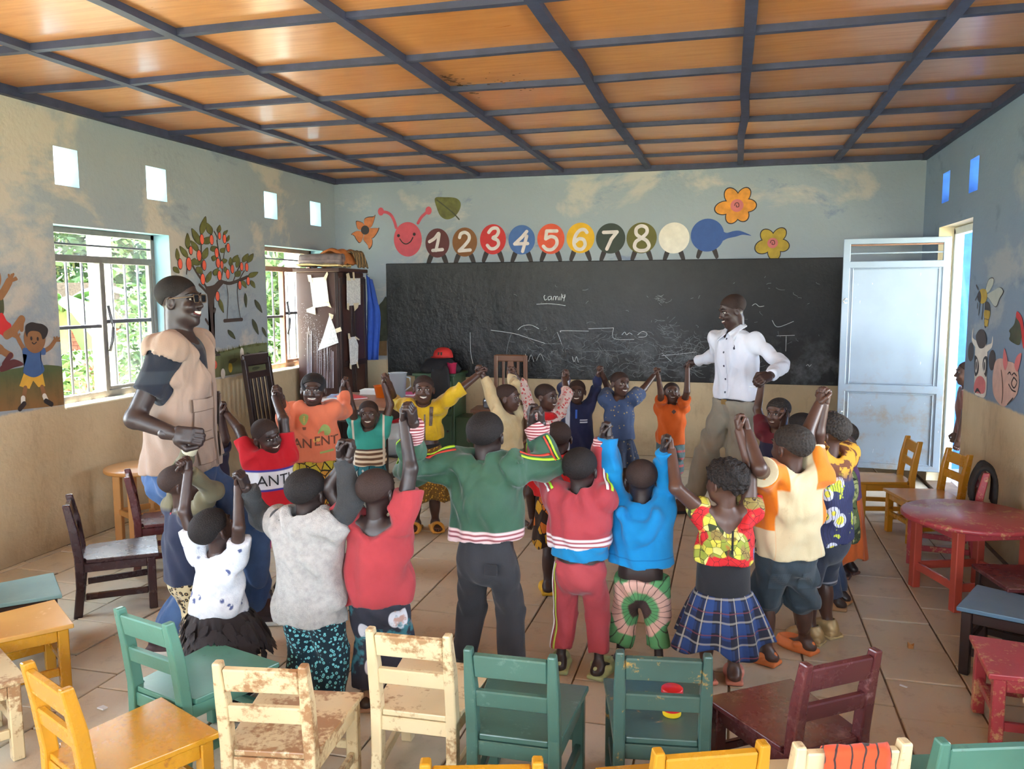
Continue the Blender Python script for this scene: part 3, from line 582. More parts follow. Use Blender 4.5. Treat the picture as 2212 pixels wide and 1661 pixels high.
decal('face', 'r', [(2113, 636), (2118, 628), (2121, 640), (2119, 654), (2114, 648)], p_dk, bee, 4)
for st in ([(2118, 655), (2115, 680)], [(2125, 655), (2122, 688)], [(2113, 655), (2112, 665)], [(2114, 625), (2110, 616)], [(2112, 640), (2108, 648)]): stroke('leg', 'r', st, 0.014, p_dk, bee, 3, smooth=False)
ck = decal('painted_cock_tail', 'r', [(2197, 680), (2204, 679), (2209, 692), (2212, 720), (2206, 733), (2203, 745), (2192, 742), (2181, 733), (2185, 722), (2181, 714), (2192, 700)], p_leafd, layer=3); ck['label'] = 'painted green and red cock tail cut by the frame edge'; decal('body', 'r', [(2208, 720), (2226, 712), (2252, 716), (2266, 690), (2276, 692), (2274, 730), (2258, 768), (2232, 776), (2212, 752)], p_brown, ck, 2)
stroke('feather', 'r', [(2199, 680), (2207, 692), (2211, 715), (2214, 745)], 0.045, p_red, ck, 4)
# ---- blackboard
def board_mat():
    n = NT('black_cement_board'); x, y, z = n.xyz()
    a = n.noise(6, 8, 0.62, n.map((1, 1, 0.8))); b = n.noise(28, 5, 0.6); big = n.noise(1.3, 3)
    c = n.mix(n.step(n.noise(2.5, 7, 0.7), 0.4, 0.75), C(14, 14, 16), C(34, 34, 36))
    low = n.math('SUBTRACT', 1.0, n.step(n.math('ADD', z, n.math('MULTIPLY', n.noise(1.5, 4), 0.35)), 1.15, 1.55))
    dust = n.math('MULTIPLY', n.math('MULTIPLY', low, n.step(n.noise(5, 9, 0.72), 0.47, 0.72)), n.math('MULTIPLY', n.step(x, -2.6, -0.9), 0.42))
    c = n.mix(dust, c, C(150, 156, 160))
    rough_l = n.math('SUBTRACT', 1.0, n.step(x, -2.4, -0.8))
    n.bump(n.math('ADD', n.math('MULTIPLY', a, n.math('ADD', 0.15, n.math('MULTIPLY', rough_l, 1.0))), n.math('MULTIPLY', b, 0.12)), 0.8, 0.035)
    return n.fin(c, n.math('ADD', 0.30, n.math('MULTIPLY', n.step(x, -2.0, 0.0), 0.25)), spec=0.5)
bx0, bx1, bz0, bz1 = -3.745, 1.02, 0.785, 2.032
board = box('blackboard', (0, 0, 0), (bx1-bx0, 0.018, bz1-bz0), board_mat(), None, 0.006)
for v in board.data.vertices: v.co += Vector(((bx0+bx1)/2, YB-0.0105, (bz0+bz1)/2))
tag(board, 'long black cement blackboard with chalk scribbles under the number caterpillar', 'blackboard')
m_chalk = plain('chalk', C(196, 200, 202), 0.9, 0.2, 30); m_chalk2 = plain('faint_chalk', C(120, 124, 126), 0.9, 0.3, 30)
def chalk(pts, w=0.006, m=m_chalk, smooth=True, name='chalk_line'): return stroke(name, 'b', pts, w, m, board, 18.6, smooth)
for st in ([(1178, 638), (1176, 641), (1178, 648), (1182, 646)], [(1190, 640), (1185, 642), (1186, 648), (1191, 645), (1192, 640), (1193, 648)], [(1196, 648), (1197, 641), (1201, 641), (1201, 648), (1203, 641), (1206, 641), (1207, 648)], [(1210, 641), (1210, 648)], [(1214, 635), (1213, 648)], [(1217, 637), (1216, 643), (1221, 642), (1221, 636), (1219, 650)]): chalk(st, 0.006, name='chalk_word')
chalk([(1160, 657), (1190, 656), (1222, 660)], 0.005)
for st in ([(1062, 713), (1110, 720), (1140, 729), (1180, 742)], [(1105, 722), (1098, 745), (1095, 765)], [(1017, 718), (1018, 760), (1023, 785)], [(1120, 712), (1130, 704), (1148, 702), (1165, 710)], [(1212, 717), (1216, 714), (1272, 715)], [(1272, 710), (1326, 708)], [(1326, 708), (1327, 731), (1370, 733)], [(1378, 723), (1388, 716), (1398, 720), (1394, 727), (1380, 728)], [(1344, 723), (1350, 717), (1354, 723), (1360, 719), (1366, 722)], [(1205, 718), (1215, 745)], [(1260, 760), (1310, 757), (1362, 760)], [(1430, 768), (1470, 764), (1504, 760)], [(1430, 762), (1450, 780)], [(1668, 692), (1680, 706), (1714, 694)], [(1678, 725), (1716, 724)], [(1698, 726), (1697, 758)], [(1625, 660), (1632, 656), (1640, 662), (1650, 661)], [(1741, 790), (1745, 787), (1748, 791), (1752, 787)], [(1136, 764), (1142, 780), (1148, 766), (1154, 781)], [(1160, 778), (1168, 764), (1176, 778)], [(1172, 766), (1190, 778), (1184, 764)], [(1237, 770), (1241, 781), (1246, 770), (1250, 782)]): chalk(st, 0.005, RNG.choice([m_chalk, m_chalk2]), len(st) > 2)
_b = bmesh.new()
def scr(bm, x, y, n, L, w):
    P = [np.array([x, y])]; a = RNG.uniform(0, 6.28)
    for _ in range(n):
        a += RNG.uniform(-.9, .9); P.append(P[-1]+np.array([math.cos(a), math.sin(a)*0.6])*L)
    Q = [wp('b', p[0], min(max(p[1], 575), 815), 0.0225) for p in P]
    for i in range(len(Q)-1):
        t = Q[i+1]-Q[i]; t /= np.linalg.norm(t)+1e-9; s = np.array([-t[2], 0, t[0]])*w/2
        bm.faces.new([bm.verts.new(tuple(v)) for v in (Q[i]-s, Q[i]+s, Q[i+1]+s, Q[i+1]-s)])
for k in range(260):
    x = RNG.gauss(1420, 110) if k % 3 else RNG.uniform(1110, 1560); y = RNG.gauss(768, 26)
    scr(_b, min(max(x, 1000), 1640), y, RNG.randint(2, 5), RNG.uniform(4, 12), RNG.uniform(0.002, 0.004))
for k in range(60): scr(_b, RNG.uniform(1080, 1780), RNG.uniform(600, 800), RNG.randint(1, 3), RNG.uniform(3, 8), 0.003)
for k in range(18): scr(_b, RNG.uniform(1420, 1435), RNG.uniform(640, 655), 2, 6, 0.003); scr(_b, RNG.uniform(1425, 1450), RNG.uniform(690, 730), 3, 8, 0.003)
tag(bm_obj('chalk_scribbles', _b, m_chalk2, board, recalc=False), kind='stuff')
# ================================================================ FURNITURE
W_BARE = C(196, 150, 96)
m_cream_p = paint('cream_chair_paint', C(232, 212, 168), C(150, 108, 66), 0.36, 0.53, 7, 0.25)
m_cream_d = paint('dirty_cream_chair_paint', C(222, 200, 156), C(146, 98, 58), 0.36, 0.49, 7, 0.3)
m_green_p = paint('bottle_green_chair_paint', C(74, 112, 100), C(96, 130, 118), 0.32, 0.57, 9, 0.4)
m_green_w = paint('green_chair_paint_rubbed_to_yellow', C(68, 100, 92), C(196, 148, 62), 0.38, 0.56, 9, 0.4)
m_green_b = paint('green_chair_paint_bright', C(88, 140, 122), C(70, 96, 90), 0.3, 0.60, 8, 0.35)
m_yellow_p = paint('mustard_chair_paint', C(206, 146, 38), C(150, 92, 36), 0.24, 0.58, 8, 0.2)
m_yellow_l = paint('mustard_chair_paint_light', C(210, 152, 52), C(170, 112, 52), 0.3, 0.63, 7, 0.25)
m_maroon_p = paint('maroon_chair_paint', C(98, 48, 50), C(150, 110, 108), 0.24, 0.58, 8, 0.3)
m_dark_p = paint('dark_brown_chair_varnish', C(66, 42, 44), C(104, 72, 70), 0.25, 0.66, 8, 0.3)
m_red_p = paint('red_table_paint', C(186, 70, 78), C(206, 164, 116), 0.36, 0.53, 10, 0.25)
m_red_o = paint('red_orange_leg_paint', C(192, 82, 66), C(200, 140, 100), 0.38, 0.66, 10, 0.25)
m_blue_p = paint('blue_seat_paint', C(92, 124, 148), C(140, 160, 170), 0.35, 0.63, 9, 0.25)
m_teal_p = paint('teal_seat_paint', C(118, 150, 148), C(196, 168, 96), 0.4, 0.64, 9, 0.25)
m_tanseat = paint('tan_yellow_seat', C(220, 164, 84), C(236, 200, 140), 0.32, 0.60, 6, 0.2)
m_drk_wood = paint('dark_wood_varnish', C(52, 36, 34), C(84, 62, 56), 0.3, 0.68, 7, 0.3)
m_mid_wood = paint('brown_wood_varnish', C(126, 84, 60), C(154, 112, 84), 0.4, 0.66, 7, 0.3)
m_or_wood = paint('orange_wood', C(196, 138, 76), C(160, 100, 52), 0.4, 0.64, 7, 0.25)
m_cab_wood = paint('cupboard_wood', C(74, 46, 40), C(128, 104, 100), 0.38, 0.68, 7, 0.35)
m_desk = paint('desk_wood', C(150, 112, 86), C(176, 140, 112), 0.4, 0.62, 6, 0.3)
m_green_cab = paint('green_locker_paint', C(62, 92, 62), C(90, 116, 84), 0.4, 0.66, 6, 0.4)
# ---- child's chair: shared part meshes
SEATH, BACKH, SD = 0.31, 0.61, 0.375
def part_mesh(name, fn):
    bm = bmesh.new(); fn(bm); bmesh.ops.recalc_face_normals(bm, faces=bm.faces); me = bpy.data.meshes.new(name); bm.to_mesh(me); bm.free(); me.materials.append(m_cream_p); return me
def quad_prism(bm, pts, z0, z1, bevel):
    lo = [bm.verts.new((x, y, z0)) for x, y in pts]; hi = [bm.verts.new((x, y, z1)) for x, y in pts]
    n = len(pts); fs = [bm.faces.new(lo[::-1]), bm.faces.new(hi)]
    for i in range(n): fs.append(bm.faces.new((lo[i], lo[(i+1) % n], hi[(i+1) % n], hi[i])))
    if bevel: bmesh.ops.bevel(bm, geom=list({e for f in fs for e in f.edges}), offset=bevel, segments=2, affect='EDGES', profile=0.5)
def _post(s):
    def f(bm):
        x = s*0.132; w, d = 0.038, 0.044; prof = [(-0.02, 0.0), (0.0, 0.16), (0.0, 0.32), (-0.018, 0.47), (-0.045, BACKH)]; rows = []
        for y, z in prof:
            t = 0.006 if z == BACKH else 0.0
            rows.append([bm.verts.new((x+a*(w/2-t), y-0.012+b*(d/2-t*0.6), z)) for a, b in ((-1, -1), (1, -1), (1, 1), (-1, 1))])
        fs = [bm.faces.new(rows[0][::-1]), bm.faces.new(rows[-1])]
        for k in range(len(rows)-1):
            for i in range(4): fs.append(bm.faces.new((rows[k][i], rows[k][(i+1) % 4], rows[k+1][(i+1) % 4], rows[k+1][i])))
        bmesh.ops.bevel(bm, geom=[e for e in bm.edges if abs((e.verts[0].co-e.verts[1].co).normalized().z) > 0.6 or min(e.verts[0].co.z, e.verts[1].co.z) > BACKH-0.01], offset=0.006, segments=2, affect='EDGES', profile=0.5)
    return f
PM = {
 'seat': part_mesh('seat', lambda bm: quad_prism(bm, [(-0.112, -0.02), (0.112, -0.02), (0.115, 0.02), (0.152, 0.022), (0.185, SD), (-0.185, SD), (-0.152, 0.022), (-0.115, 0.02)], SEATH-0.02, SEATH, 0.004)),
 'post_l': part_mesh('rear_leg', _post(-1)), 'post_r': part_mesh('rear_leg', _post(1)),
 'leg_l': part_mesh('front_leg', lambda bm: bm_box(bm, (-0.155, 0.335, (SEATH-0.02)/2), (0.042, 0.042, SEATH-0.021), 0.004)),
 'leg_r': part_mesh('front_leg', lambda bm: bm_box(bm, (0.155, 0.335, (SEATH-0.02)/2), (0.042, 0.042, SEATH-0.021), 0.004)),
 'top': part_mesh('top_rail', lambda bm: bm_box(bm, (0, -0.05, 0.553), (0.232, 0.024, 0.078), 0.004, Matrix.Rotation(math.radians(11), 3, 'X'))),
 'mid': part_mesh('middle_rail', lambda bm: bm_box(bm, (0, -0.031, 0.438), (0.232, 0.022, 0.056), 0.004, Matrix.Rotation(math.radians(8), 3, 'X'))),
 'apb': part_mesh('back_apron', lambda bm: bm_box(bm, (0, -0.012, 0.262), (0.232, 0.022, 0.05), 0.003)),
 'apf': part_mesh('front_apron', lambda bm: bm_box(bm, (0, 0.34, 0.264), (0.27, 0.022, 0.048), 0.003)),
 'stf': part_mesh('front_stretcher', lambda bm: bm_box(bm, (0, 0.335, 0.14), (0.27, 0.02, 0.03), 0.003)),
}
for s, nm in ((-1, 'l'), (1, 'r')):
    ang = Matrix.Rotation(-s*math.atan2(0.023, 0.32), 3, 'Z')
    PM['aps_'+nm] = part_mesh('side_apron', lambda bm: bm_box(bm, (s*0.147, 0.162, 0.264), (0.022, 0.305, 0.048), 0.003, ang))
    PM['sts_'+nm] = part_mesh('side_stretcher', lambda bm: bm_box(bm, (s*0.145, 0.162, 0.105), (0.02, 0.305, 0.034), 0.003, ang))
CH_NAMES = {'post_l': 'leg', 'post_r': 'leg', 'leg_l': 'leg', 'leg_r': 'leg', 'top': 'top_rail', 'mid': 'middle_rail', 'apb': 'apron', 'apf': 'apron', 'aps_l': 'apron', 'aps_r': 'apron', 'stf': 'stretcher', 'sts_l': 'stretcher', 'sts_r': 'stretcher', 'seat': 'seat'}
def chair(bx_, by_, fx, fy, label, mat, seat_mat=None, back=True, group='small wooden chairs of the class', wide=1.0):
    root = empty('child_chair', (bx_, by_, 0), math.atan2(-fx, fy), label, 'chair', group)
    for k, me in PM.items():
        if not back and k in ('top', 'mid'): continue
        o = bpy.data.objects.new(CH_NAMES[k], me); link(o, root)
        o.material_slots[0].link = 'OBJECT'; o.material_slots[0].material = (seat_mat or mat) if k == 'seat' else mat
    return root
chair(-3.375, 3.565, .26, .22, 'dark brown small chair near the left wall, seat shining', m_dark_p, m_dark_p)
chair(-1.91, 2.335, .27, .96, 'blue-green small chair touching the black ruffled skirt', m_green_b)
chair(-1.34, 2.11, -.16, .98, 'dirty cream small chair in front of the teal print trousers', m_cream_d)
chair(-0.995, 2.44, -.04, .99, 'clean cream small chair in front of the loose red T-shirt', m_cream_p)
chair(-0.635, 2.375, -.03, .99, 'dark green small chair beside the clean cream chair', m_green_p)
chair(-0.185, 2.485, -.14, .98, 'green chair with yellow rubbed edges holding the red-lidded tub', m_green_w)
chair(0.31, 2.585, -.22, .30, 'glossy maroon small chair behind the orange clogs', m_maroon_p)
chair(-1.87, 1.885, .16, .36, 'mustard yellow chair in the lower left corner, seen whole', m_yellow_p)
chair(-0.56, 1.79, -.28, .96, 'mustard yellow chair at bottom centre, only its back top in frame', m_yellow_p)
chair(-0.045, 1.985, -.38, .92, 'mustard yellow chair next to the chair with orange cloth', m_yellow_p)
chair(0.29, 2.09, -.32, .95, 'cream chair with an orange printed cloth over its back', m_cream_p)
chair(0.63, 2.20, -.32, .95, 'blue-green chair in the lower right corner, back rail only', m_green_b)
chair(1.325, 3.37, -1, .07, 'red worn small chair at the right edge, seat towards the room', m_red_p)
chair(1.37, 2.86, -1, 0.02, 'cream chair cut off by the right edge below the red one', m_cream_p)
chair(1.41, 3.895, -.89, .45, 'dark chair with a blue seat at the right edge', m_drk_wood, m_blue_p)
chair(1.475, 5.575, -.98, .19, 'red chair behind the round red table, black bag on its back', m_red_p)
chair(1.275, 6.60, -.99, -.12, 'mustard chair nearest the open steel door', m_yellow_l)
chair(1.475, 6.14, -.95, -.26, 'mustard chair between the red chair and the door', m_yellow_p, m_tanseat)
chair(-3.38, 2.86, .65, .76, 'chair with a teal seat at the left edge', m_drk_wood, m_teal_p)
chair(-3.04, 2.55, .57, .82, 'chair with a tan yellow seat at the left edge', m_yellow_p, m_tanseat)
chair(-2.81, 2.07, .5, .87, 'cream chair cut off by the lower left edge', m_cream_d)
chair(-3.53, 4.20, .77, .64, 'maroon chair standing behind the beige vest', m_maroon_p)
# ---- stool under the table edge, round red table, round wooden stool
st = empty('low_stool', (1.43, 4.355, 0), 0.18, 'dark stool with a maroon top beside the round red table', 'stool')
box('top', (0, 0, 0.318), (0.40, 0.36, 0.022), m_maroon_p, st)
for a in (-1, 1):
    for b in (-1, 1): box('leg', (a*0.165, b*0.145, 0.153), (0.04, 0.04, 0.306), m_drk_wood, st)
    box('apron', (0, a*0.145, 0.275), (0.29, 0.022, 0.06), m_drk_wood, st); box('apron', (a*0.165, 0, 0.275), (0.022, 0.25, 0.06), m_drk_wood, st); box('stretcher', (0, a*0.145, 0.1), (0.29, 0.02, 0.03), m_drk_wood, st)
tb = empty('round_table', (1.30, 4.93, 0), 0.35, 'low round red table with worn scratched top', 'table')
TZ = 0.475
lathe('tabletop', [(0.0, TZ), (0.345, TZ), (0.352, TZ-0.004), (0.352, TZ-0.022), (0.345, TZ-0.026), (0.0, TZ-0.026)], m_red_p, tb, 56)
for k in range(4):
    a = math.pi/2*k+0.78; x, y = 0.27*math.cos(a), 0.27*math.sin(a)
    box('leg', (x, y, (TZ-0.026)/2), (0.045, 0.05, TZ-0.027), m_red_o, tb, rot=None)
    b = a+math.pi/2; x2, y2 = 0.27*math.cos(b), 0.27*math.sin(b); L = math.hypot(x2-x, y2-y)-0.05; R3 = Matrix.Rotation(math.atan2(y2-y, x2-x), 3, 'Z')
    box('apron', ((x+x2)/2, (y+y2)/2, TZ-0.06), (L, 0.02, 0.06), m_red_p, tb, rot=R3); box('stretcher', ((x+x2)/2, (y+y2)/2, 0.13), (L, 0.02, 0.045), m_red_o, tb, rot=R3)
rs = empty('round_stool', (-3.93, 4.72, 0), 0.3, 'round orange wood stool against the left wall', 'stool')
lathe('top', [(0, 0.52), (0.235, 0.52), (0.24, 0.515), (0.24, 0.497), (0.235, 0.492), (0, 0.492)], m_or_wood, rs, 40)
for k in range(4):
    a = math.pi/2*k; x, y = 0.17*math.cos(a), 0.17*math.sin(a); box('leg', (x, y, 0.245), (0.05, 0.05, 0.49), m_or_wood, rs)
    b = a+math.pi/2; x2, y2 = 0.17*math.cos(b), 0.17*math.sin(b); R3 = Matrix.Rotation(math.atan2(y2-y, x2-x), 3, 'Z'); box('stretcher', ((x+x2)/2, (y+y2)/2, 0.2), (0.2, 0.02, 0.04), m_or_wood, rs, rot=R3)
# ---- tall dark chair at the teacher's desk
tc = empty('tall_chair', (-4.06, 6.54, 0), -math.pi/2, 'tall dark slat-back chair beside the second window', 'chair')
RB = Matrix.Rotation(math.radians(7), 3, 'X')
for s in (-1, 1):
    box('leg', (s*0.19, -0.03, 0.565), (0.04, 0.045, 1.13), m_drk_wood, tc, rot=RB); box('leg', (s*0.19, 0.40, 0.22), (0.045, 0.045, 0.44), m_drk_wood, tc); box('stretcher', (s*0.19, 0.2, 0.18), (0.025, 0.36, 0.04), m_drk_wood, tc)
box('top_rail', (0, -0.10, 1.115), (0.42, 0.03, 0.11), m_drk_wood, tc, 0.012, RB); box('upper_rail', (0, -0.08, 0.98), (0.36, 0.026, 0.06), m_drk_wood, tc, rot=RB); box('lower_rail', (0, -0.03, 0.52), (0.36, 0.026, 0.06), m_drk_wood, tc, rot=RB)
for k in range(5): box('slat', (-0.13+0.065*k, -0.055, 0.75), (0.03, 0.016, 0.44), m_drk_wood, tc, rot=RB)
box('seat', (0, 0.2, 0.455), (0.44, 0.46, 0.03), m_drk_wood, tc, 0.008); box('apron', (0, 0.4, 0.41), (0.34, 0.025, 0.06), m_drk_wood, tc)
# ---- wooden chair in front of the blackboard (faces the room)
wc = empty('wooden_chair', (-2.245, 8.30, 0), math.pi, 'brown wooden chair with shaped back slat below the blackboard', 'chair')
for s in (-1, 1):
    box('leg', (s*0.16, 0.0, 0.525), (0.04, 0.04, 1.05), m_mid_wood, wc); box('leg', (s*0.18, 0.4, 0.22), (0.04, 0.04, 0.44), m_mid_wood, wc); box('stretcher', (s*0.17, 0.2, 0.16), (0.022, 0.36, 0.03), m_mid_wood, wc)
    box('slat', (s*0.08, 0.0, 0.78), (0.028, 0.016, 0.44), m_mid_wood, wc)
box('top_rail', (0, 0, 1.02), (0.345, 0.03, 0.075), m_mid_wood, wc, 0.012); box('lower_rail', (0, 0, 0.55), (0.30, 0.025, 0.05), m_mid_wood, wc)
mesh_obj('centre_slat', [(x, y, z) for y in (-0.01, 0.01) for x, z in ((-.022, .56), (.022, .56), (.02, .7), (.045, .85), (.03, .99), (-.03, .99), (-.045, .85), (-.02, .7))], [tuple(range(8)), tuple(range(15, 7, -1))]+[(i, (i+1) % 8, 8+(i+1) % 8, 8+i) for i in range(8)], m_mid_wood, wc)
box('seat', (0, 0.2, 0.45), (0.42, 0.44, 0.03), m_mid_wood, wc, 0.008); box('apron', (0, 0.4, 0.4), (0.34, 0.022, 0.06), m_mid_wood, wc)
# ---- side stool with steel food pot
ss = empty('side_stool', (-2.26, 7.60, 0), 0.1, 'small brown wooden stool carrying a steel pot', 'stool')
box('top', (0, 0, 0.575), (0.34, 0.32, 0.03), m_mid_wood, ss)
for a in (-1, 1):
    for b in (-1, 1): box('leg', (a*0.13, b*0.12, 0.28), (0.035, 0.035, 0.56), m_mid_wood, ss)
    box('apron', (0, a*0.12, 0.52), (0.24, 0.02, 0.06), m_mid_wood, ss)
m_inox = plain('steel', C(160, 166, 172), 0.28, 0.1, 8, metal=0.9)
pt = empty('steel_pot', (-2.26, 7.60, 0.5905), 0, 'ribbed steel food pot on the small brown stool', 'pot')
lathe('body', [(0, 0), (0.062, 0), (0.075, 0.015), (0.07, 0.022), (0.078, 0.03), (0.072, 0.04), (0.08, 0.048), (0.073, 0.058), (0.078, 0.066), (0.07, 0.08)], m_inox, pt); lathe('lid', [(0.074, 0.08), (0.07, 0.088), (0.03, 0.1), (0, 0.102)], m_inox, pt); lathe('knob', [(0, 0.125), (0.012, 0.12), (0.008, 0.1)], m_inox, pt, 12)
# ---- teacher's desk and what lies on it
dk = empty('teacher_desk', (-3.22, 6.77, 0), 0.0, 'brown wooden desk in front of the cupboard', 'desk')
box('desktop', (0, 0, 0.735), (0.86, 0.94, 0.03), m_desk, dk, 0.005)
for a in (-1, 1):
    for b in (-1, 1): box('leg', (a*0.38, b*0.42, 0.36), (0.06, 0.06, 0.72), m_drk_wood, dk)
    box('apron', (a*0.38, 0, 0.66), (0.025, 0.78, 0.11), m_drk_wood, dk); box('foot_rail', (a*0.38, 0, 0.12), (0.03, 0.78, 0.05), m_drk_wood, dk); box('apron', (0, a*0.42, 0.66), (0.7, 0.025, 0.11), m_drk_wood, dk)
m_paper = plain('white_paper', C(232, 236, 240), 0.7, 0.04); m_bookred = plain('red_cover', C(206, 52, 58), 0.5, 0.1); m_bookblue = plain('blue_white_cover', C(150, 172, 214), 0.5, 0.15); m_pinkc = plain('pink_cover', C(220, 84, 140), 0.5, 0.08)
def book(x, y, z, sx, sy, sz, rz, cov, label, cat='book'):
    b = empty('exercise_book', (x, y, z), rz, label, cat, 'books on the teacher desk'); box('pages', (0, 0, sz/2), (sx*0.97, sy*0.97, sz*0.7), m_paper, b, 0.001); box('cover', (0, 0, sz*0.92), (sx, sy, sz*0.16), cov, b, 0.001); box('cover', (0, 0, sz*0.08), (sx, sy, sz*0.16), cov, b, 0.001); return b
book(-3.45, 6.52, 0.751, 0.21, 0.30, 0.012, 0.5, m_paper, 'open white paper pad on the near end of the desk'); book(-3.36, 6.80, 0.751, 0.21, 0.29, 0.014, 0.9, m_bookred, 'red-covered exercise book on the desk'); book(-3.5, 6.86, 0.751, 0.2, 0.26, 0.012, 0.3, m_bookblue, 'blue and white exercise book beside the red one')
book(-3.30, 7.14, 0.751, 0.2, 0.15, 0.045, 0.1, m_paper, 'stack of pale papers at the far edge of the desk'); book(-2.93, 7.12, 0.751, 0.15, 0.2, 0.022, 0.2, m_pinkc, 'pink book at the far right of the desk')
m_orange_pl = plain('orange_plastic', C(240, 118, 32), 0.35, 0.05, spec=0.5); m_redpl = plain('red_plastic', C(212, 34, 44), 0.3, 0.05); m_pinkpl = plain('pink_plastic', C(220, 60, 100), 0.35, 0.05); m_whitemet = plain('white_enamel', C(206, 206, 204), 0.35, 0.08)
def cup_prof(r0, r1, h, t=0.004): return [(0, 0), (r0, 0), (r1, h), (r1+0.006, h), (r1+0.004, h-0.004), (r1-t, h-0.004), (r0-t, 0.006), (0, 0.006)]
lathe('orange_cup', cup_prof(0.055, 0.075, 0.11), m_orange_pl, None, loc=(0, 0, 0)); oc = bpy.data.objects['orange_cup']; oc.location = (-3.10, 6.92, 0.751); tag(oc, 'orange plastic cup on the desk', 'cup')
def jug_mat():
    n = NT('cloudy_plastic'); n.b.inputs['Transmission Weight'].default_value = 0.35; return n.fin(C(214, 226, 238), 0.35)
m_jug = jug_mat()
jug = empty('measuring_jug', (-2.97, 6.99, 0.751), 0, 'tall translucent plastic jug on the desk', 'jug')
lathe('body', cup_prof(0.065, 0.082, 0.225), m_jug, jug); tube('handle', [(0.075, 0, 0.19), (0.12, 0, 0.18), (0.125, 0, 0.1), (0.07, 0, 0.06)], 0.008, m_jug, jug)
# ---- drum with red basin behind the desk
dr = empty('water_drum', (-3.50, 8.00, 0), 0, 'white enamel drum standing by the back wall', 'drum')
lathe('body', [(0, 0), (0.155, 0), (0.155, 0.16), (0.159, 0.165), (0.155, 0.17), (0.155, 0.32), (0.16, 0.325), (0.155, 0.33), (0, 0.33)], m_whitemet, dr, 36); box('base_board', (0, 0, -0.005), (0.4, 0.4, 0.012), m_drk_wood, dr)
dr.location.z = 0.012
lathe('red_basin', [(0, 0.0), (0.10, 0.0), (0.14, 0.12), (0.15, 0.125), (0.146, 0.118), (0.1, 0.008), (0, 0.008)], m_redpl); bpy.data.objects['red_basin'].location = (-3.50, 8.00, 0.343); tag(bpy.data.objects['red_basin'], 'red plastic basin on the white drum', 'basin')
# ---- green locker with cap, jacket and cup
gc = empty('green_locker', (-3.03, 8.30, 0), 0.0, 'green painted wooden locker under the left end of the blackboard', 'cabinet')
box('body', (0, 0, 0.43), (0.44, 0.40, 0.80), m_green_cab, gc); box('top', (0, 0, 0.845), (0.48, 0.44, 0.03), m_green_cab, gc); box('plinth', (0, 0, 0.015), (0.42, 0.38, 0.03), m_green_cab, gc, 0.002)
for z in (0.62, 0.25): d_ = box('door', (0, -0.205, z), (0.38, 0.016, 0.33), m_green_cab, gc); box('knob', (0.15, -0.222, z), (0.02, 0.02, 0.02), m_drk_wood, d_)
box('step', (0.30, -0.02, 0.2), (0.16, 0.3, 0.4), m_green_cab, gc)
# ---- cupboard
cb = empty('cupboard', (-4.09, 7.885, 0), 0.0, 'dark wooden cupboard with torn papers taped on, beside window two', 'cupboard')
box('body', (0, 0, 0.97), (0.46, 0.62, 1.90), m_cab_wood, cb, 0.006); box('cornice', (0.01, 0, 1.94), (0.52, 0.68, 0.04), m_cab_wood, cb, 0.006); box('plinth', (0, 0, 0.02), (0.44, 0.6, 0.04), m_drk_wood, cb)
for y in (-0.155, 0.155):
    d_ = box('door', (0.240, y, 0.98), (0.02, 0.295, 1.80), m_cab_wood, cb)
    for (yy, zz, sy, sz) in ((-0.12, 0, 0.045, 1.76), (0.12, 0, 0.045, 1.76), (0, 0.85, 0.2, 0.07), (0, 0.0, 0.2, 0.06), (0, -0.85, 0.2, 0.07)): box('door_frame', (0.254, y+yy, 0.98+zz), (0.012, sy, sz), m_drk_wood, d_, 0.002)
for q in (-0.29, 0.0): box('corner_post', (0.225, q-0.015 if q else 0, 0.97), (0.03, 0.03, 1.88), m_drk_wood, cb, 0.003) if q else None
m_note = NT('handwritten_paper'); _w = m_note.math('MULTIPLY', m_note.step(m_note.wave(60, 0, d='Z'), 0.55, 0.8), m_note.step(m_note.noise(60, 2), 0.45, 0.55)); m_note = m_note.fin(m_note.mix(m_note.math('MULTIPLY', _w, 0.6), C(226, 228, 228), C(90, 90, 110)), 0.8)
m_tape = plain('masking_tape', C(218, 206, 178), 0.6, 0.1); m_glue = plain('pale_glue_residue', C(196, 190, 196), 0.8, 0.2)
CBX, CBY = -4.09, 7.885
def on_side(x, y): p = at(x, y, 1, 7.572); return np.array([p[0]-CBX, 7.568-CBY, p[2]])
def on_front(x, y): p = at(x, y, 0, -3.825); return np.array([-3.824-CBX, p[1]-CBY, p[2]])
def sheet(name, pts, mat, fn, bend=0.0, par=cb, lift=0.0):
    P = [fn(*p) for p in pts]; nrm = np.array([0, -1, 0]) if fn is on_side else np.array([1, 0, 0])
    P = [p+nrm*(lift+(RNG.uniform(0.0, bend))) for p in P]; Q = [p-nrm*0.0012 for p in P]; n = len(P)
    return mesh_obj(name, P+Q, [tuple(range(n)), tuple(range(2*n-1, n-1, -1))]+[(i, n+i, n+(i+1) % n, (i+1) % n) for i in range(n)], mat, par)
n1 = sheet('taped_note', [(670, 601), (705, 598), (713, 660), (678, 665)], m_note, on_side, 0.006, lift=0.004)
for pts in ([(665, 594), (673, 594), (677, 612), (668, 608)], [(700, 600), (708, 586), (710, 592), (705, 606)], [(663, 668), (682, 660), (683, 680), (664, 674)], [(703, 652), (712, 652), (717, 665), (708, 661)]): sheet('tape_strip', pts, m_tape, on_side, 0.004, lift=0.007)
n2 = sheet('folded_note', [(714, 680), (726, 712), (733, 740), (688, 757), (700, 725)], m_note, on_side, 0.012, lift=0.006); sheet('tape_strip', [(712, 676), (722, 680), (720, 688), (713, 694)], m_tape, on_side, lift=0.012); sheet('tape_strip', [(722, 712), (737, 706), (740, 715), (725, 720)], m_tape, on_side, lift=0.012)
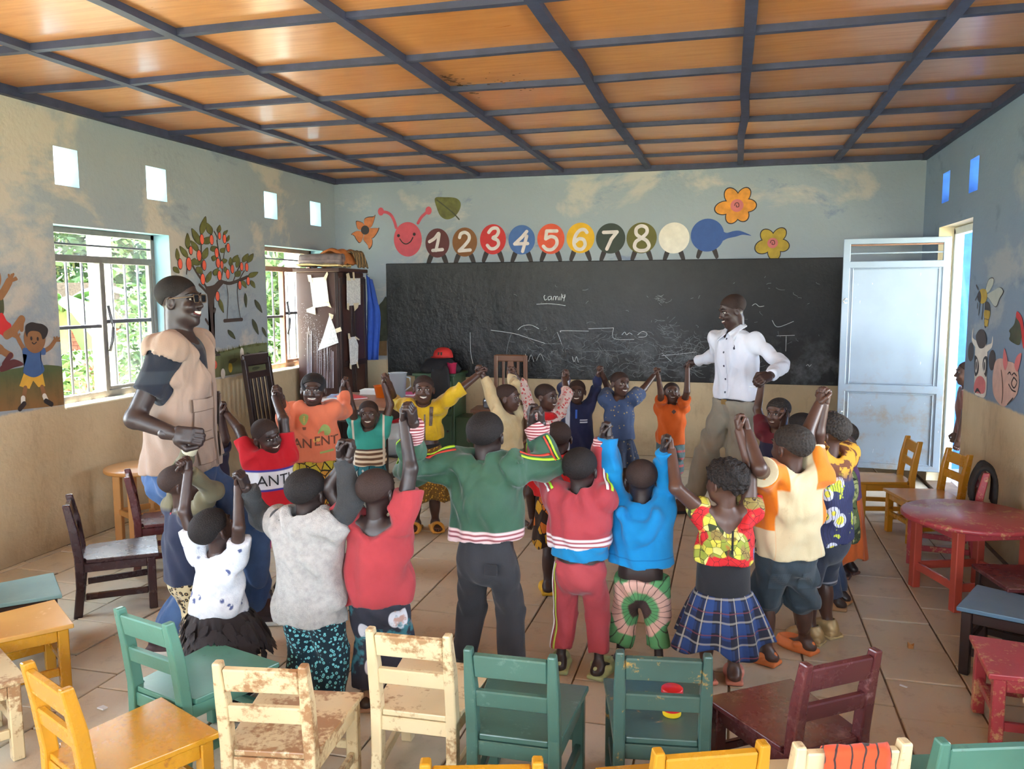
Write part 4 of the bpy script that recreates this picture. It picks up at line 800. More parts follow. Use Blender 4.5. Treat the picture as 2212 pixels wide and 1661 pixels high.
sheet('taped_note', [(747, 601), (777, 601), (778, 658), (748, 661)], m_note, on_front, 0.004, lift=0.004); sheet('taped_note', [(752, 729), (766, 727), (773, 745), (772, 785), (755, 789)], m_note, on_front, 0.006, lift=0.004)
for pts in ([(746, 592), (752, 589), (756, 606), (748, 606)], [(760, 588), (764, 588), (765, 605), (761, 605)], [(748, 655), (753, 655), (752, 670), (748, 668)], [(762, 655), (774, 654), (772, 664), (764, 672)], [(750, 720), (754, 720), (756, 732), (751, 732)], [(766, 726), (775, 733), (774, 735), (766, 731)], [(754, 785), (758, 785), (758, 798), (754, 796)], [(768, 782), (771, 782), (774, 795), (771, 795)]): sheet('tape_strip', pts, m_tape, on_front, 0.002, lift=0.007)
# dried glue drips left on the cupboard side
gb = bmesh.new()
for k in range(420):
    u = RNG.random(); x = 658+u*55+RNG.gauss(0, 9); y = 685+u*95+RNG.gauss(0, 20)
    if not (643 < x < 724): continue
    p = on_side(x, y); r = RNG.uniform(0.001, 0.003)
    gb.faces.new([gb.verts.new(tuple(p+np.array([r*math.cos(a), -0.003, r*math.sin(a)*1.3]))) for a in (0, 1.6, 3.1, 4.7)])
for k in range(26):
    x = RNG.uniform(664, 722); y0 = 700+(x-664)*1.0+RNG.uniform(0, 20); p = on_side(x, y0); q = on_side(x+RNG.uniform(-1, 1), 838); w = 0.0018
    gb.faces.new([gb.verts.new(tuple(v)) for v in (p+np.array([-w, -.003, 0]), p+np.array([w, -.003, 0]), q+np.array([w, -.003, 0]), q+np.array([-w, -.003, 0]))])
tag(bm_obj('glue_drips', gb, m_glue, cb, recalc=False), kind='stuff')
# rolled mats on the cupboard
m_mat1 = plain('rust_mat', C(176, 106, 56), 0.85, 0.2, 20, 0.4, 80); m_mat2 = plain('grey_mat', C(132, 118, 118), 0.85, 0.2, 20, 0.4, 80); m_mat3 = plain('straw_mat', C(206, 184, 136), 0.9, 0.2, 30, 0.5, 90)
def rolled(name, a, b, r, turns, mat, label, sag=0.0):
    a, b = Vector(a), Vector(b); d = (b-a).normalized(); s = d.cross(Vector((0, 0, 1))).normalized(); N = 22*turns; vs_, fs = [], []
    for k in range(7):
        t = k/6; c = a.lerp(b, t)+Vector((0, 0, sag*math.sin(t*3.14)))
        for i in range(N+1):
            w = 2*math.pi*turns*i/N; rr = r*(0.28+0.72*i/N)*(1+0.05*math.sin(3*w+k)); vs_.append(c+s*rr*math.cos(w)+Vector((0, 0, rr*math.sin(w)*0.8)))
    for k in range(6):
        for i in range(N): fs.append((k*(N+1)+i, k*(N+1)+i+1, (k+1)*(N+1)+i+1, (k+1)*(N+1)+i))
    o = mesh_obj(name, vs_, fs, mat, None, True); md = o.modifiers.new('thick', 'SOLIDIFY'); md.thickness = 0.006
    return tag(o, label, 'mat', 'rolled mats on the cupboard')
rolled('rolled_mat', (-4.30, 7.66, 2.045), (-3.86, 7.72, 2.05), 0.085, 3, m_mat2, 'grey rolled mat at the window end of the cupboard top')
def drape(name, pts, wdir, width, mat, label, cat_, thick=0.006, sub=5, wav=0.01, nseg=8):
    P = spline(pts, False, sub); W_ = Vector(wdir).normalized(); vs_, fs = [], []
    for k, p in enumerate(P):
        for i in range(nseg+1): vs_.append(Vector(p)+W_*(width*(i/nseg-0.5))+Vector((0, 0, wav*math.sin(i*1.9+k*0.5)))+Vector((wav*math.cos(i*2.3+k*.2), 0, 0)))
    for k in range(len(P)-1):
        for i in range(nseg): fs.append((k*(nseg+1)+i, k*(nseg+1)+i+1, (k+1)*(nseg+1)+i+1, (k+1)*(nseg+1)+i))
    o = mesh_obj(name, vs_, fs, mat, None, True); md = o.modifiers.new('thick', 'SOLIDIFY'); md.thickness = thick
    return tag(o, label, cat_)
drape('folded_mat', [(-4.2, 7.85, 1.975), (-4.1, 7.85, 2.06), (-3.98, 7.87, 2.14), (-3.9, 7.9, 2.10), (-3.86, 7.92, 2.0)], (0.2, 1, 0), 0.36, m_mat1, 'rust brown mat folded over the cupboard top', 'mat', 0.02)
drape('straw_mat', [(-4.32, 7.70, 1.985), (-4.15, 7.7, 1.99), (-3.95, 7.68, 1.985), (-3.80, 7.66, 1.972)], (0, 1, 0), 0.26, m_mat3, 'frayed straw mat lying flat on the cupboard edge', 'mat', 0.012)
m_basket = NT('woven_stripe_mat'); m_basket = m_basket.fin(m_basket.mix(m_basket.step(m_basket.wave(14, 1, d='Y'), 0.4, 0.6), C(70, 64, 52), C(150, 120, 80)), 0.9)
drape('striped_mat', [(-4.0, 7.95, 1.99), (-3.93, 7.97, 2.10), (-3.84, 8.0, 2.13), (-3.80, 8.03, 2.02), (-3.79, 8.05, 1.975)], (0.1, 1, 0), 0.2, m_basket, 'dark striped woven mat beside the rust brown mat', 'mat', 0.012)
# blue overall hanging between cupboard and blackboard
m_bluecloth = plain('blue_cotton', C(46, 84, 176), 0.85, 0.15, 10, 0.3, 60)
vs_, fs = [], []
for k in range(15):
    t = k/14; z = 1.90-0.92*t; w = 0.03+0.10*min(1, t*2.2)-0.05*max(0, t-0.55); x0 = -3.84
    for i in range(9):
        u = i/8; vs_.append((x0+w*u*1.0+0.004*math.sin(t*5), 8.22+0.06*u+0.018*math.sin(u*14+t*3), z-0.05*u*(t < .3)))
for k in range(14):
    for i in range(8): fs.append((k*9+i, k*9+i+1, (k+1)*9+i+1, (k+1)*9+i))
o = mesh_obj('blue_overall', vs_, fs, m_bluecloth, None, True); o.modifiers.new('thick', 'SOLIDIFY').thickness = 0.01
tag(o, 'blue cotton overall hanging beside the cupboard', 'garment')
tube('hanging_nail', [(-3.835, 8.215, 1.91), (-3.835, 8.26, 1.91)], 0.005, m_steel_d, o)
# cap, jacket and pink cup on the locker
m_black = plain('black_cloth', C(38, 38, 42), 0.8, 0.25, 9, 0.4, 40); m_capred = plain('red_cap_cloth', C(196, 44, 40), 0.7, 0.12, 10)
def blob(name, rows, mat, label, cat_):
    """lofted soft shape: rows of (centre, rx, ry)"""
    n = 26; vs_, fs = [], []
    for k, (c, rx, ry) in enumerate(rows):
        for i in range(n):
            a = 2*math.pi*i/n; w = 1+0.07*math.sin(5*a+k*0.8)+0.04*math.sin(9*a-k); vs_.append((c[0]+rx*w*math.cos(a), c[1]+ry*w*math.sin(a), c[2]))
    for k in range(len(rows)-1):
        for i in range(n): fs.append((k*n+i, k*n+(i+1) % n, (k+1)*n+(i+1) % n, (k+1)*n+i))
    fs += [tuple(range(n))[::-1], tuple((len(rows)-1)*n+i for i in range(n))]
    o = mesh_obj(name, vs_, fs, mat, None, True); return tag(o, label, cat_)
blob('black_jacket', [((-3.02, 8.24, .861), .20, .15), ((-3.02, 8.24, .90), .22, .17), ((-3.02, 8.25, .95), .19, .15), ((-3.03, 8.26, 1.0), .14, .11), ((-3.03, 8.26, 1.02), .06, .05)], m_black, 'black jacket heaped on the green locker', 'jacket')
drape('jacket_sleeve', [(-3.0, 8.12, .93), (-2.96, 8.075, .88), (-2.94, 8.06, .75), (-2.93, 8.06, .6), (-2.92, 8.07, .5)], (1, 0, 0), 0.2, m_black, 'black garment hanging down the front of the green locker', 'jacket', 0.015)
cp = empty('baseball_cap', (-2.98, 8.25, 1.0215), 0, 'red cap with dark emblem on top of the black jacket', 'cap')
lathe('crown', [(0.108, 0.0), (0.106, 0.03), (0.092, 0.07), (0.06, 0.098), (0.02, 0.108), (0, 0.109)], m_capred, cp, 28); mesh_obj('peak', [(0.10*math.cos(a), -0.06-0.05+0.09*math.sin(a)*1.0, 0.004+0.008*abs(math.cos(a))) for a in np.linspace(math.pi, 2*math.pi, 12)]+[(0.10*math.cos(a), -0.085*abs(math.sin(a))*0.7, 0.012) for a in np.linspace(2*math.pi, math.pi, 12)], [tuple(range(24))], m_capred, cp); box('emblem', (0.0, -0.097, 0.045), (0.05, 0.006, 0.035), plain('emblem', C(60, 50, 36), 0.6, 0.6, 60), cp, 0.002, Matrix.Rotation(math.radians(-18), 3, 'X'))
lathe('pink_cup', cup_prof(0.04, 0.05, 0.11), m_pinkpl); bpy.data.objects['pink_cup'].location = (-2.85, 8.16, 0.861); tag(bpy.data.objects['pink_cup'], 'pink plastic cup on the corner of the green locker', 'cup')
# ---- tub on the green chair, cloth and bag on chairs, litter
p = flz(1451, 1543, SEATH); tub = empty('snack_tub', (p[0], p[1], SEATH+0.0008), 0.3, 'small tub with red lid and yellow base on the green chair', 'tub')
m_yelpl = plain('yellow_plastic', C(244, 206, 40), 0.35, 0.04); lathe('body', [(0, 0), (0.03, 0), (0.031, 0.004), (0.031, 0.075), (0, 0.075)], m_yelpl, tub); lathe('label_band', [(0.0315, 0.018), (0.0315, 0.06)], m_redpl, tub); lathe('lid', [(0.033, 0.072), (0.036, 0.076), (0.036, 0.09), (0.033, 0.093), (0, 0.093)], m_redpl, tub)
def leaf_cloth():
    n = NT('orange_leaf_print_cloth'); v = n.map((1, 1, 1)); a = n.vor(26, v=n.map((1, 1, 0.45), rot=(0.3, 0.6, 0.4))); b = n.wave(9, 6, detail=3)
    c = n.mix(n.math('SUBTRACT', 1.0, n.step(a, 0.2, 0.24)), C(226, 78, 34), C(44, 34, 36)); c = n.mix(n.step(b, 0.93, 0.97), c, C(60, 40, 36)); f = n.vor(7); c = n.mix(n.math('SUBTRACT', 1.0, n.step(f, 0.12, 0.14)), c, C(232, 226, 140)); return n.fin(c, 0.85, sheen=0.2)
_ch = Vector((-.32, .95, 0)).normalized(); _sd = Vector((_ch.y, -_ch.x, 0)); _o = Vector((0.29, 2.09, 0)); _cen = _o+_sd*0.008
def cp_(y, z): return tuple(_cen+_ch*y+Vector((0, 0, z)))
drape('printed_cloth', [cp_(-0.078, .33), cp_(-0.075, .42), cp_(-0.07, .52), cp_(-0.078, .588), cp_(-0.062, .604), cp_(-0.045, .596), cp_(-0.026, .55), cp_(-0.022, .5)], tuple(_sd), 0.165, leaf_cloth(), 'orange cloth printed with black leaves over a cream chair back', 'cloth', 0.003, wav=0.002)
m_bagb = plain('black_knit', C(50, 44, 42), 0.9, 0.3, 20, 0.5, 60)
_f = Vector((-.98, .19, 0)).normalized(); _s = Vector((_f.y, -_f.x, 0)); _b0 = Vector((1.475, 5.575, 0))
drape('black_cap_bag', [tuple(_b0+_f*0.0+Vector((0, 0, .42))), tuple(_b0+_f*-0.0+Vector((0, 0, .52))), tuple(_b0+_f*-0.045+Vector((0, 0, .622))), tuple(_b0+_f*-0.1+Vector((0, 0, .56))), tuple(_b0+_f*-0.1+Vector((0, 0, .40)))], tuple(_s), 0.2, m_bagb, 'black knitted bag over the back of the red chair', 'bag', 0.02, wav=0.006)
def litter(name, x, y, pts, mat, label, cat_, h=0.002):
    c = flz(x, y); n = len(pts); P = [(c[0]+a, c[1]+b, 0.0016+h+RNG.uniform(0, h*2)) for a, b in pts]; Q = [(a, b, 0.0012) for a, b, _ in P]
    tag(mesh_obj(name, P+Q, [tuple(range(n)), tuple(range(2*n-1, n-1, -1))]+[(i, n+i, n+(i+1) % n, (i+1) % n) for i in range(n)], mat), label, cat_)
litter('paper_scrap', 1785, 1369, [(-.03, -.02), (.04, -.03), (.06, .01), (.03, .03), (-.02, .04)], m_paper, 'crumpled white paper scrap beside the gold shoe', 'scrap', 0.006)
litter('paper_scrap', 1950, 1484, [(-.012, .008), (.014, -.008), (.02, 0), (-.008, .016)], m_paper, 'thin white paper strip on the bare floor', 'scrap')
litter('floor_chip', 1967, 1400, [(-.012, -.01), (.01, -.012), (.016, .004), (0, .012), (-.014, .006)], m_or_wood, 'small tan chip on the floor near the dark stool', 'chip', 0.01)
litter('straw_bit', 765, 1430, [(-.03, -.025), (-.024, -.03), (.03, .025), (.026, .03)], m_mat3, 'pale straw bit on the floor left of the cream chair', 'scrap')
litter('paper_scrap', 222, 1530, [(-.02, -.01), (.015, -.016), (.02, .006), (-.01, .014)], m_paper, 'white paper scrap behind the mustard chair', 'scrap')
# ================================================================ OUTSIDE
m_grass = plain('sunny_grass', C(196, 192, 158), 0.95, 0.2, 3, 0.6, 30)
tag(box('ground', (0, 3, -0.2), (60, 60, 0.1), m_grass, bevel=0), kind='structure')
m_post = plain('white_veranda_post_paint', C(214, 216, 214), 0.7, 0.05, 6)
for k, (x, y) in enumerate(((-5.75, 6.5), (-5.75, 7.4), (-5.75, 10.0), (-5.75, 3.6), (-5.75, 12.2))):
    vp = empty('veranda_post', (x, y, -0.15), 0, ['white veranda post in the middle of window one', 'white veranda post at the right of window one', 'white veranda post seen through window two', 'white veranda post hidden left of window one', 'white veranda post far right of window two'][k], 'post', 'white veranda posts'); box('shaft', (0, 0, 1.5), (0.15, 0.15, 3.0), m_post, vp); box('base', (0, 0, 0.1), (0.22, 0.22, 0.2), m_post, vp)
tag(box('veranda_beam', (-5.75, 7, 2.95), (0.2, 20, 0.2), m_post, bevel=0), 'white beam on the veranda posts', 'beam')
m_thatch = plain('grey_thatch', C(40, 35, 27), 0.95, 0.35, 12, 0.8, 40, spec=0.1); m_brick = NT('red_mud_brick'); m_brick = m_brick.fin(m_brick.mix(m_brick.rnd(), C(104, 52, 34), C(84, 42, 28)), 0.9); m_mortar = plain('mud_mortar', C(60, 38, 28), 0.95, 0.2)
hut = empty('brick_hut', (-12.4, 13.5, -0.15), math.radians(42), 'red brick hut with thatched roof beyond window one', 'hut')
hut.scale = (.5, .5, .72)
box('wall_core', (0, 0, 0.95), (2.6, 1.8, 1.9), m_mortar, hut, 0)
for r in range(17):
    for c_ in range(10):
        x = -1.3+0.13+0.26*c_+(0.13 if r % 2 else 0)
        if x > 1.25: continue
        o = box('brick', (x, -0.905, 0.06+0.11*r), (0.245, 0.03, 0.095), m_brick, hut, 0)
_v = [(-1.7, -1.4, 1.75), (1.7, -1.4, 1.75), (1.7, 1.4, 1.75), (-1.7, 1.4, 1.75), (-1.2, 0, 2.9), (1.2, 0, 2.9)]
mesh_obj('thatched_roof', _v, [(0, 1, 5, 4), (1, 2, 5), (2, 3, 4, 5), (3, 0, 4), (3, 2, 1, 0)], m_thatch, hut)
def leaf_m(name, a, b):
    n = NT(name); c = n.mix(n.rnd(), a, b); c = n.mix(n.step(n.noise(2.5, 3), 0.35, 0.7), c, a); n.b.inputs['Subsurface Weight'].default_value = 0.0
    return n.fin(c, 0.55)
m_lf1 = leaf_m('bush_leaf', C(52, 78, 34), C(38, 60, 26)); m_lf2 = leaf_m('bush_leaf_pale', C(76, 102, 50), C(54, 80, 36)); m_ban = leaf_m('banana_leaf', C(66, 104, 46), C(50, 84, 38)); m_stem = plain('plant_stem', C(120, 124, 70), 0.8, 0.2)
def bush(x, y, rx, ry, rz, n, size, mat, label, z0=-0.15, nm='leafy_bush'):
    rng = random.Random(int(x*100+y*37)); root = empty(nm, (x, y, z0), 0, label, 'bush' if rz < 2.2 else 'tree', 'bushes and trees outside the windows'); vs_, fs = [], []
    for k in range(n):
        u, v_ = rng.uniform(0, 6.283), rng.uniform(0.0, 1.0); q = rng.uniform(0.6, 1.0); zz = v_; rr = math.sqrt(max(0.02, 1-(zz*1.9-0.9)**2))*q
        c = Vector((rx*rr*math.cos(u), ry*rr*math.sin(u), rz*(0.02+0.98*zz)))
        d = Vector((rng.gauss(0, 1), rng.gauss(0, 1), rng.gauss(0, .6))).normalized(); e = d.cross(Vector((rng.gauss(0, 1), rng.gauss(0, 1), rng.gauss(0, 1)))).normalized(); s = size*rng.uniform(0.6, 1.4); b0 = len(vs_)
        vs_ += [c-d*s*.5, c+e*s*.22, c+d*s*.5, c-e*s*.22]; fs.append((b0, b0+1, b0+2, b0+3))
    mesh_obj('foliage', vs_, fs, mat, root)
    for k in range(4): tube('stem', [(0.1*k-0.15, 0.05*k, 0.0), (rx*0.3*(k-1.5), ry*0.2*(1.5-k), rz*0.75)], 0.03, m_stem, root, 6)
    return root
for bx_ in ((-8.3, 9.0, 0.75, 0.75, 1.1, 1500, 0.14, m_lf2, 'pale leafy bush low in the left half of window one'), (-8.2, 10.55, 0.75, 0.75, 1.3, 1500, 0.15, m_lf1, 'leafy bush low in the right half of window one'), (-10.4, 12.95, 0.9, 0.9, 2.0, 1500, 0.16, m_lf2, 'tall green bush behind the second veranda post'), (-7.0, 11.9, 0.7, 0.7, 1.3, 1500, 0.15, m_lf1, 'low bush seen through window two')): bush(*bx_)
for bx_ in ((-17.6, 18.6, 1.7, 1.7, 5.0, 4200, 0.36, m_lf1, 'tall dark tree behind the brick hut'), (-15.0, 19.3, 1.6, 1.6, 5.0, 4200, 0.34, m_lf2, 'tall pale tree right of the brick hut'), (-12.2, 17.6, 1.4, 1.4, 4.6, 3800, 0.32, m_lf1, 'dark tree beside the right edge of window one'), (-9.2, 15.6, 1.3, 1.3, 4.0, 3200, 0.28, m_lf2, 'pale tree seen through window two'), (-11.2, 19.6, 1.3, 1.3, 4.4, 3200, 0.32, m_lf1, 'dark tree far behind window two')): bush(*bx_, nm='leafy_tree')
ban = empty('banana_plant', (-10.2, 10.55, -0.15), 0, 'banana plant with broad torn leaves outside window one', 'plant')
tube('trunk', [(0, 0, 0), (0.03, 0, 0.8), (0, 0.03, 1.7)], 0.12, m_stem, ban, 10)
for k in range(8):
    a = k*0.8+0.3; L = 1.5; w = 0.26; vs_, fs = [], []; n = 12
    for i in range(n+1):
        t = i/n; r_ = L*t*0.75; z = 1.6+1.0*t*1.2-1.5*t*t*(0.6+0.4*(k % 3)); c = Vector((r_*math.cos(a), r_*math.sin(a), z)); s = Vector((-math.sin(a), math.cos(a), 0)); ww = w*math.sin(math.pi*min(1, t*0.9+0.08))*(0.85 if i % 3 == 0 else 1)
        vs_ += [c-s*ww+Vector((0, 0, -0.08)), c, c+s*ww+Vector((0, 0, -0.08))]
    for i in range(n): b0 = 3*i; fs += [(b0, b0+1, b0+4, b0+3), (b0+1, b0+2, b0+5, b0+4)]
    mesh_obj('leaf', vs_, fs, m_ban, ban, True)
# right side: veranda, its unseen roof added to shade the door, blue outer wall
m_roofm = plain('shade_roof_sheet', C(120, 110, 104), 0.7, 0.2)
tag(box('door_shade_roof', (XR+WT+1.15, 4.0, 2.86), (2.2, 14, 0.06), m_roofm, bevel=0), kind='structure')
tag(box('veranda_slab', (XR+WT+1.3, 4.0, -0.08), (2.6, 14, 0.14), plain('veranda_cement', C(176, 160, 140), 0.8, 0.15), bevel=0), kind='structure')
tag(box('veranda_end_wall', (XR+WT+0.9, 8.75, 1.4), (1.8, 0.2, 2.9), m_reveal_blue, bevel=0), kind='structure')
for k, y in enumerate((5.2, 2.0)):
    vp = empty('veranda_pillar', (XR+WT+2.1, y, -0.01), 0, ['white pillar of the right veranda, nearer the door', 'white pillar of the right veranda, farther from the door'][k], 'pillar', 'right veranda pillars'); box('shaft', (0, 0, 1.42), (0.25, 0.25, 2.82), m_post, vp); box('base', (0, 0, 0.1), (0.32, 0.32, 0.2), m_post, vp)
# ================================================================ PEOPLE: soft-blended volumes turned into meshes
class Grid:
    def __init__(s, lo, hi, h):
        s.h = h; s.lo = np.array(lo, float); s.n = np.ceil((np.array(hi, float)-s.lo)/h).astype(int)+1
        s.ax = [s.lo[i]+h*np.arange(s.n[i]) for i in range(3)]; s.f = np.full(tuple(s.n), 0.5, np.float32)
    def sl(s, lo, hi):
        a = np.maximum(0, np.floor((lo-s.lo)/s.h).astype(int)); b = np.minimum(s.n, np.ceil((hi-s.lo)/s.h).astype(int)+1)
        return None if (b <= a).any() else tuple(slice(int(a[i]), int(b[i])) for i in range(3))
    def P(s, sl): return s.ax[0][sl[0]][:, None, None], s.ax[1][sl[1]][None, :, None], s.ax[2][sl[2]][None, None, :]
    def full(s): return tuple(slice(0, int(n)) for n in s.n)
    def add(s, prim, k=0.01, sub=False):
        lo, hi, fn = prim; m = k+2.5*s.h; sl = s.sl(lo-m, hi+m)
        if sl is None: return s
        d = fn(*s.P(sl)); a = s.f[sl]
        if sub:
            d = -d; hh = np.maximum(k-np.abs(a-d), 0)/k; s.f[sl] = np.maximum(a, d)+hh*hh*k*0.25
        else:
            hh = np.maximum(k-np.abs(a-d), 0)/k; s.f[sl] = np.minimum(a, d)-hh*hh*k*0.25
        return s
    def cut(s, fn):
        X, Y, Z = s.P(s.full()); s.f = np.maximum(s.f, fn(X, Y, Z)).astype(np.float32); return s
    def disp(s, fn):
        X, Y, Z = s.P(s.full()); s.f = (s.f+fn(X, Y, Z)).astype(np.float32); return s
    def mesh(s):
        f = s.f; neg = f < 0; c = np.zeros(np.array(f.shape)-1, np.int8)
        for i in (0, 1):
            for j in (0, 1):
                for k in (0, 1): c += neg[i:f.shape[0]-1+i, j:f.shape[1]-1+j, k:f.shape[2]-1+k]
        act = (c > 0) & (c < 8); idx = np.argwhere(act)
        if len(idx) == 0: return np.zeros((0, 3)), np.zeros((0, 4), int)
        vid = np.full(act.shape, -1, np.int64); vid[act] = np.arange(len(idx)); acc = np.zeros((len(idx), 3)); cnt = np.zeros(len(idx))
        I, J, K = idx.T
        for ax in range(3):
            for u in (0, 1):
                for v in (0, 1):
                    o = [0, 0, 0]; a1, a2 = [q for q in range(3) if q != ax]; o[a1] = u; o[a2] = v; e = list(o); e[ax] = 1
                    fa = f[I+o[0], J+o[1], K+o[2]]; fb = f[I+e[0], J+e[1], K+e[2]]; m = (fa < 0) != (fb < 0)
                    t = np.where(m, fa/np.where(fa-fb == 0, 1, fa-fb), 0); p = np.tile(np.array(o, float), (len(idx), 1)); p[:, ax] = t
                    acc += p*m[:, None]; cnt += m
        V = s.lo+s.h*(idx+acc/np.maximum(cnt, 1)[:, None]); F = []
        for ax in range(3):
            a1, a2 = [q for q in range(3) if q != ax]; sa = [slice(None)]*3; sb = [slice(None)]*3; sa[ax] = slice(0, -1); sb[ax] = slice(1, None)
            m = neg[tuple(sa)] != neg[tuple(sb)]; e = np.argwhere(m); e = e[(e[:, a1] > 0) & (e[:, a2] > 0) & (e[:, a1] < f.shape[a1]-1) & (e[:, a2] < f.shape[a2]-1)]
            q = []
            for u, v in ((1, 1), (0, 1), (0, 0), (1, 0)):
                w = e.copy(); w[:, a1] -= u; w[:, a2] -= v; q.append(vid[w[:, 0], w[:, 1], w[:, 2]])
            q = np.stack(q, 1); fl_ = neg[e[:, 0], e[:, 1], e[:, 2]]; fl_ = fl_ if ax != 1 else ~fl_
            q[~fl_] = q[~fl_][:, ::-1]; F.append(q)
        return V, np.concatenate(F)
def cone(a, b, ra, rb, q=None, qk=1.0, flat=False):
    a = np.array(a, float); b = np.array(b, float); ab = b-a; L2 = max(float(ab@ab), 1e-9); L = math.sqrt(L2); r = max(ra, rb)
    if q is not None: q = np.array(q, float); q = q/np.linalg.norm(q); q = q-ab*(q@ab)/L2; q = q/max(np.linalg.norm(q), 1e-6)
    rm = r*max(1.0, qk)
    def fn(X, Y, Z):
        px, py, pz = X-a[0], Y-a[1], Z-a[2]; tt = (px*ab[0]+py*ab[1]+pz*ab[2])/L2; t = np.clip(tt, 0, 1); tv = tt if flat else t
        vx, vy, vz = px-tv*ab[0], py-tv*ab[1], pz-tv*ab[2]
        if q is not None:
            dq = (vx*q[0]+vy*q[1]+vz*q[2])*(1/qk-1); vx, vy, vz = vx+q[0]*dq, vy+q[1]*dq, vz+q[2]*dq
        d = np.sqrt(vx*vx+vy*vy+vz*vz)-(ra+(rb-ra)*t)
        if flat: d = np.maximum(d, np.maximum(-tt, tt-1)*L)
        return d
    return np.minimum(a, b)-rm, np.maximum(a, b)+rm, fn
def ell(c, r, R=None):
    c = np.array(c, float); r = np.array(r, float); R = np.eye(3) if R is None else np.array(R, float); rm = r.max()
    def fn(X, Y, Z):
        px, py, pz = X-c[0], Y-c[1], Z-c[2]; k0 = 0; k1 = 0
        for i in range(3):
            u = (px*R[i][0]+py*R[i][1]+pz*R[i][2])/r[i]; k0 = k0+u*u; k1 = k1+(u/r[i])**2
        k0 = np.sqrt(k0); k1 = np.sqrt(k1)+1e-9; return k0*(k0-1)/k1
    return c-rm, c+rm, fn
def rbox(c, hs, R=None, rad=0.005):
    c = np.array(c, float); hs = np.array(hs, float)-rad; R = np.eye(3) if R is None else np.array(R, float); rm = np.linalg.norm(hs)+rad
    def fn(X, Y, Z):
        px, py, pz = X-c[0], Y-c[1], Z-c[2]; q = [np.abs(px*R[i][0]+py*R[i][1]+pz*R[i][2])-hs[i] for i in range(3)]
        return np.sqrt(sum(np.maximum(v, 0)**2 for v in q))+np.minimum(np.maximum(np.maximum(q[0], q[1]), q[2]), 0)-rad
    return c-rm, c+rm, fn
def V3(*a): return np.array(a, float)
def nrm(v): v = np.array(v, float); return v/max(np.linalg.norm(v), 1e-9)
UP = V3(0, 0, 1)
# ---- skin, eyes, hair
def skin_mat(name, c):
    n = NT(name); a = n.noise(9, 4, 0.6); col = n.mix(n.step(a, 0.3, 0.75), tuple(v*0.82 for v in c[:3])+(1,), tuple(v*1.15 for v in c[:3])+(1,)); n.bump(n.noise(120, 2), 0.06, 0.002)
    n.b.inputs['Subsurface Weight'].default_value = 0.0
    return n.fin(col, 0.40, spec=0.5)
SKIN = [skin_mat('skin_%s' % k, c) for k, c in (('deep', C(66, 47, 42)), ('warm', C(82, 57, 48)), ('brown', C(92, 64, 53)), ('dark', C(54, 42, 40)))]
m_eye = plain('eye_white', C(196, 184, 172), 0.25, 0.03); m_iris = plain('eye_iris', C(22, 15, 14), 0.15, 0.05); m_teeth = plain('teeth', C(236, 230, 216), 0.3, 0.03); m_lip = plain('lips', C(104, 62, 58), 0.4, 0.1); m_mouth = plain('mouth_inside', C(96, 34, 34), 0.5, 0.1)
m_nail = plain('palm_skin', C(128, 90, 74), 0.5, 0.1)
def hair_mat(name, c, sc, st):
    n = NT(name); v = n.vor(sc); col = n.mix(n.step(v, 0.1, 0.6), tuple(x*0.5 for x in c[:3])+(1,), c); n.bump(v, st, 0.004); return n.fin(col, 0.75, spec=0.25)
HAIR = {'shaved': hair_mat('shaved_hair', C(60, 46, 42), 260, 0.15), 'cropped': hair_mat('cropped_black_hair', C(32, 28, 28), 240, 0.3), 'short': hair_mat('short_black_hair', C(38, 34, 34), 200, 0.5), 'curly': hair_mat('curly_black_hair', C(44, 38, 36), 120, 0.9), 'rows': hair_mat('knotted_short_hair', C(56, 50, 46), 90, 1.0)}
KID = dict(sw=.112, pz=.46, ua=.172, fa=.145, hl=.108, ch=.088, wa=.084, hp=.080, dq=.74, ar=(.036, .029, .021), lr=(.048, .035, .025), nk=.036, hipw=.055, knee=.25, ank=.045, ft=.135, head=lambda h: .13+.064*h)
ADU = dict(sw=.108, pz=.53, ua=.178, fa=.152, hl=.105, ch=.086, wa=.078, hp=.085, dq=.64, ar=(.0285, .024, .0165), lr=(.05, .033, .022), nk=.033, hipw=.05, knee=.28, ank=.045, ft=.145, head=lambda h: .245)
def res_point(p, Y):
    """(px,py[,dY]) -> world point on the plane at depth Y+dY"""
    return atY(p[0], p[1], Y+(p[2] if len(p) > 2 else 0.0))
def elbow_from(px, S, ua, W, fa):
    d = nrm(ray(px[0], px[1])); o = CO-S; b = o@d; c = o@o-ua*ua; disc_ = b*b-c
    if disc_ <= 0: return CO+d*(-b)
    ts = (-b-math.sqrt(disc_), -b+math.sqrt(disc_)); cs = [CO+d*t for t in ts]
    return min(cs, key=lambda e: abs(np.linalg.norm(e-W)-fa))
def ik(S, W, ua, fa, pole):
    d = W-S; L = np.linalg.norm(d); 
    if L >= (ua+fa)*0.998: return S+d*ua/(ua+fa)
    n = d/L; x = (ua*ua-fa*fa+L*L)/(2*L); hgt = math.sqrt(max(ua*ua-x*x, 0)); p = pole-n*(pole@n); return S+n*x+nrm(p)*hgt
def wr_noise(seed, amp, sc=1.0):
    r = np.random.RandomState(seed); ph = r.uniform(0, 6.28, 8); s = sc
    def fn(X, Y, Z):
        w = 0.9*np.sin(13*s*X+9*s*Z+ph[0])+0.9*np.sin(11*s*Y-8*s*Z+ph[1])
        return 1.35*amp*(np.sin(30*s*X+22*s*Z+1.5*w+ph[2])*0.6+np.sin(26*s*Z-24*s*Y+1.3*w+ph[3])*0.6+0.5*np.sin(52*s*X-40*s*Y+18*s*Z+w*1.6+ph[4]))
    return fn
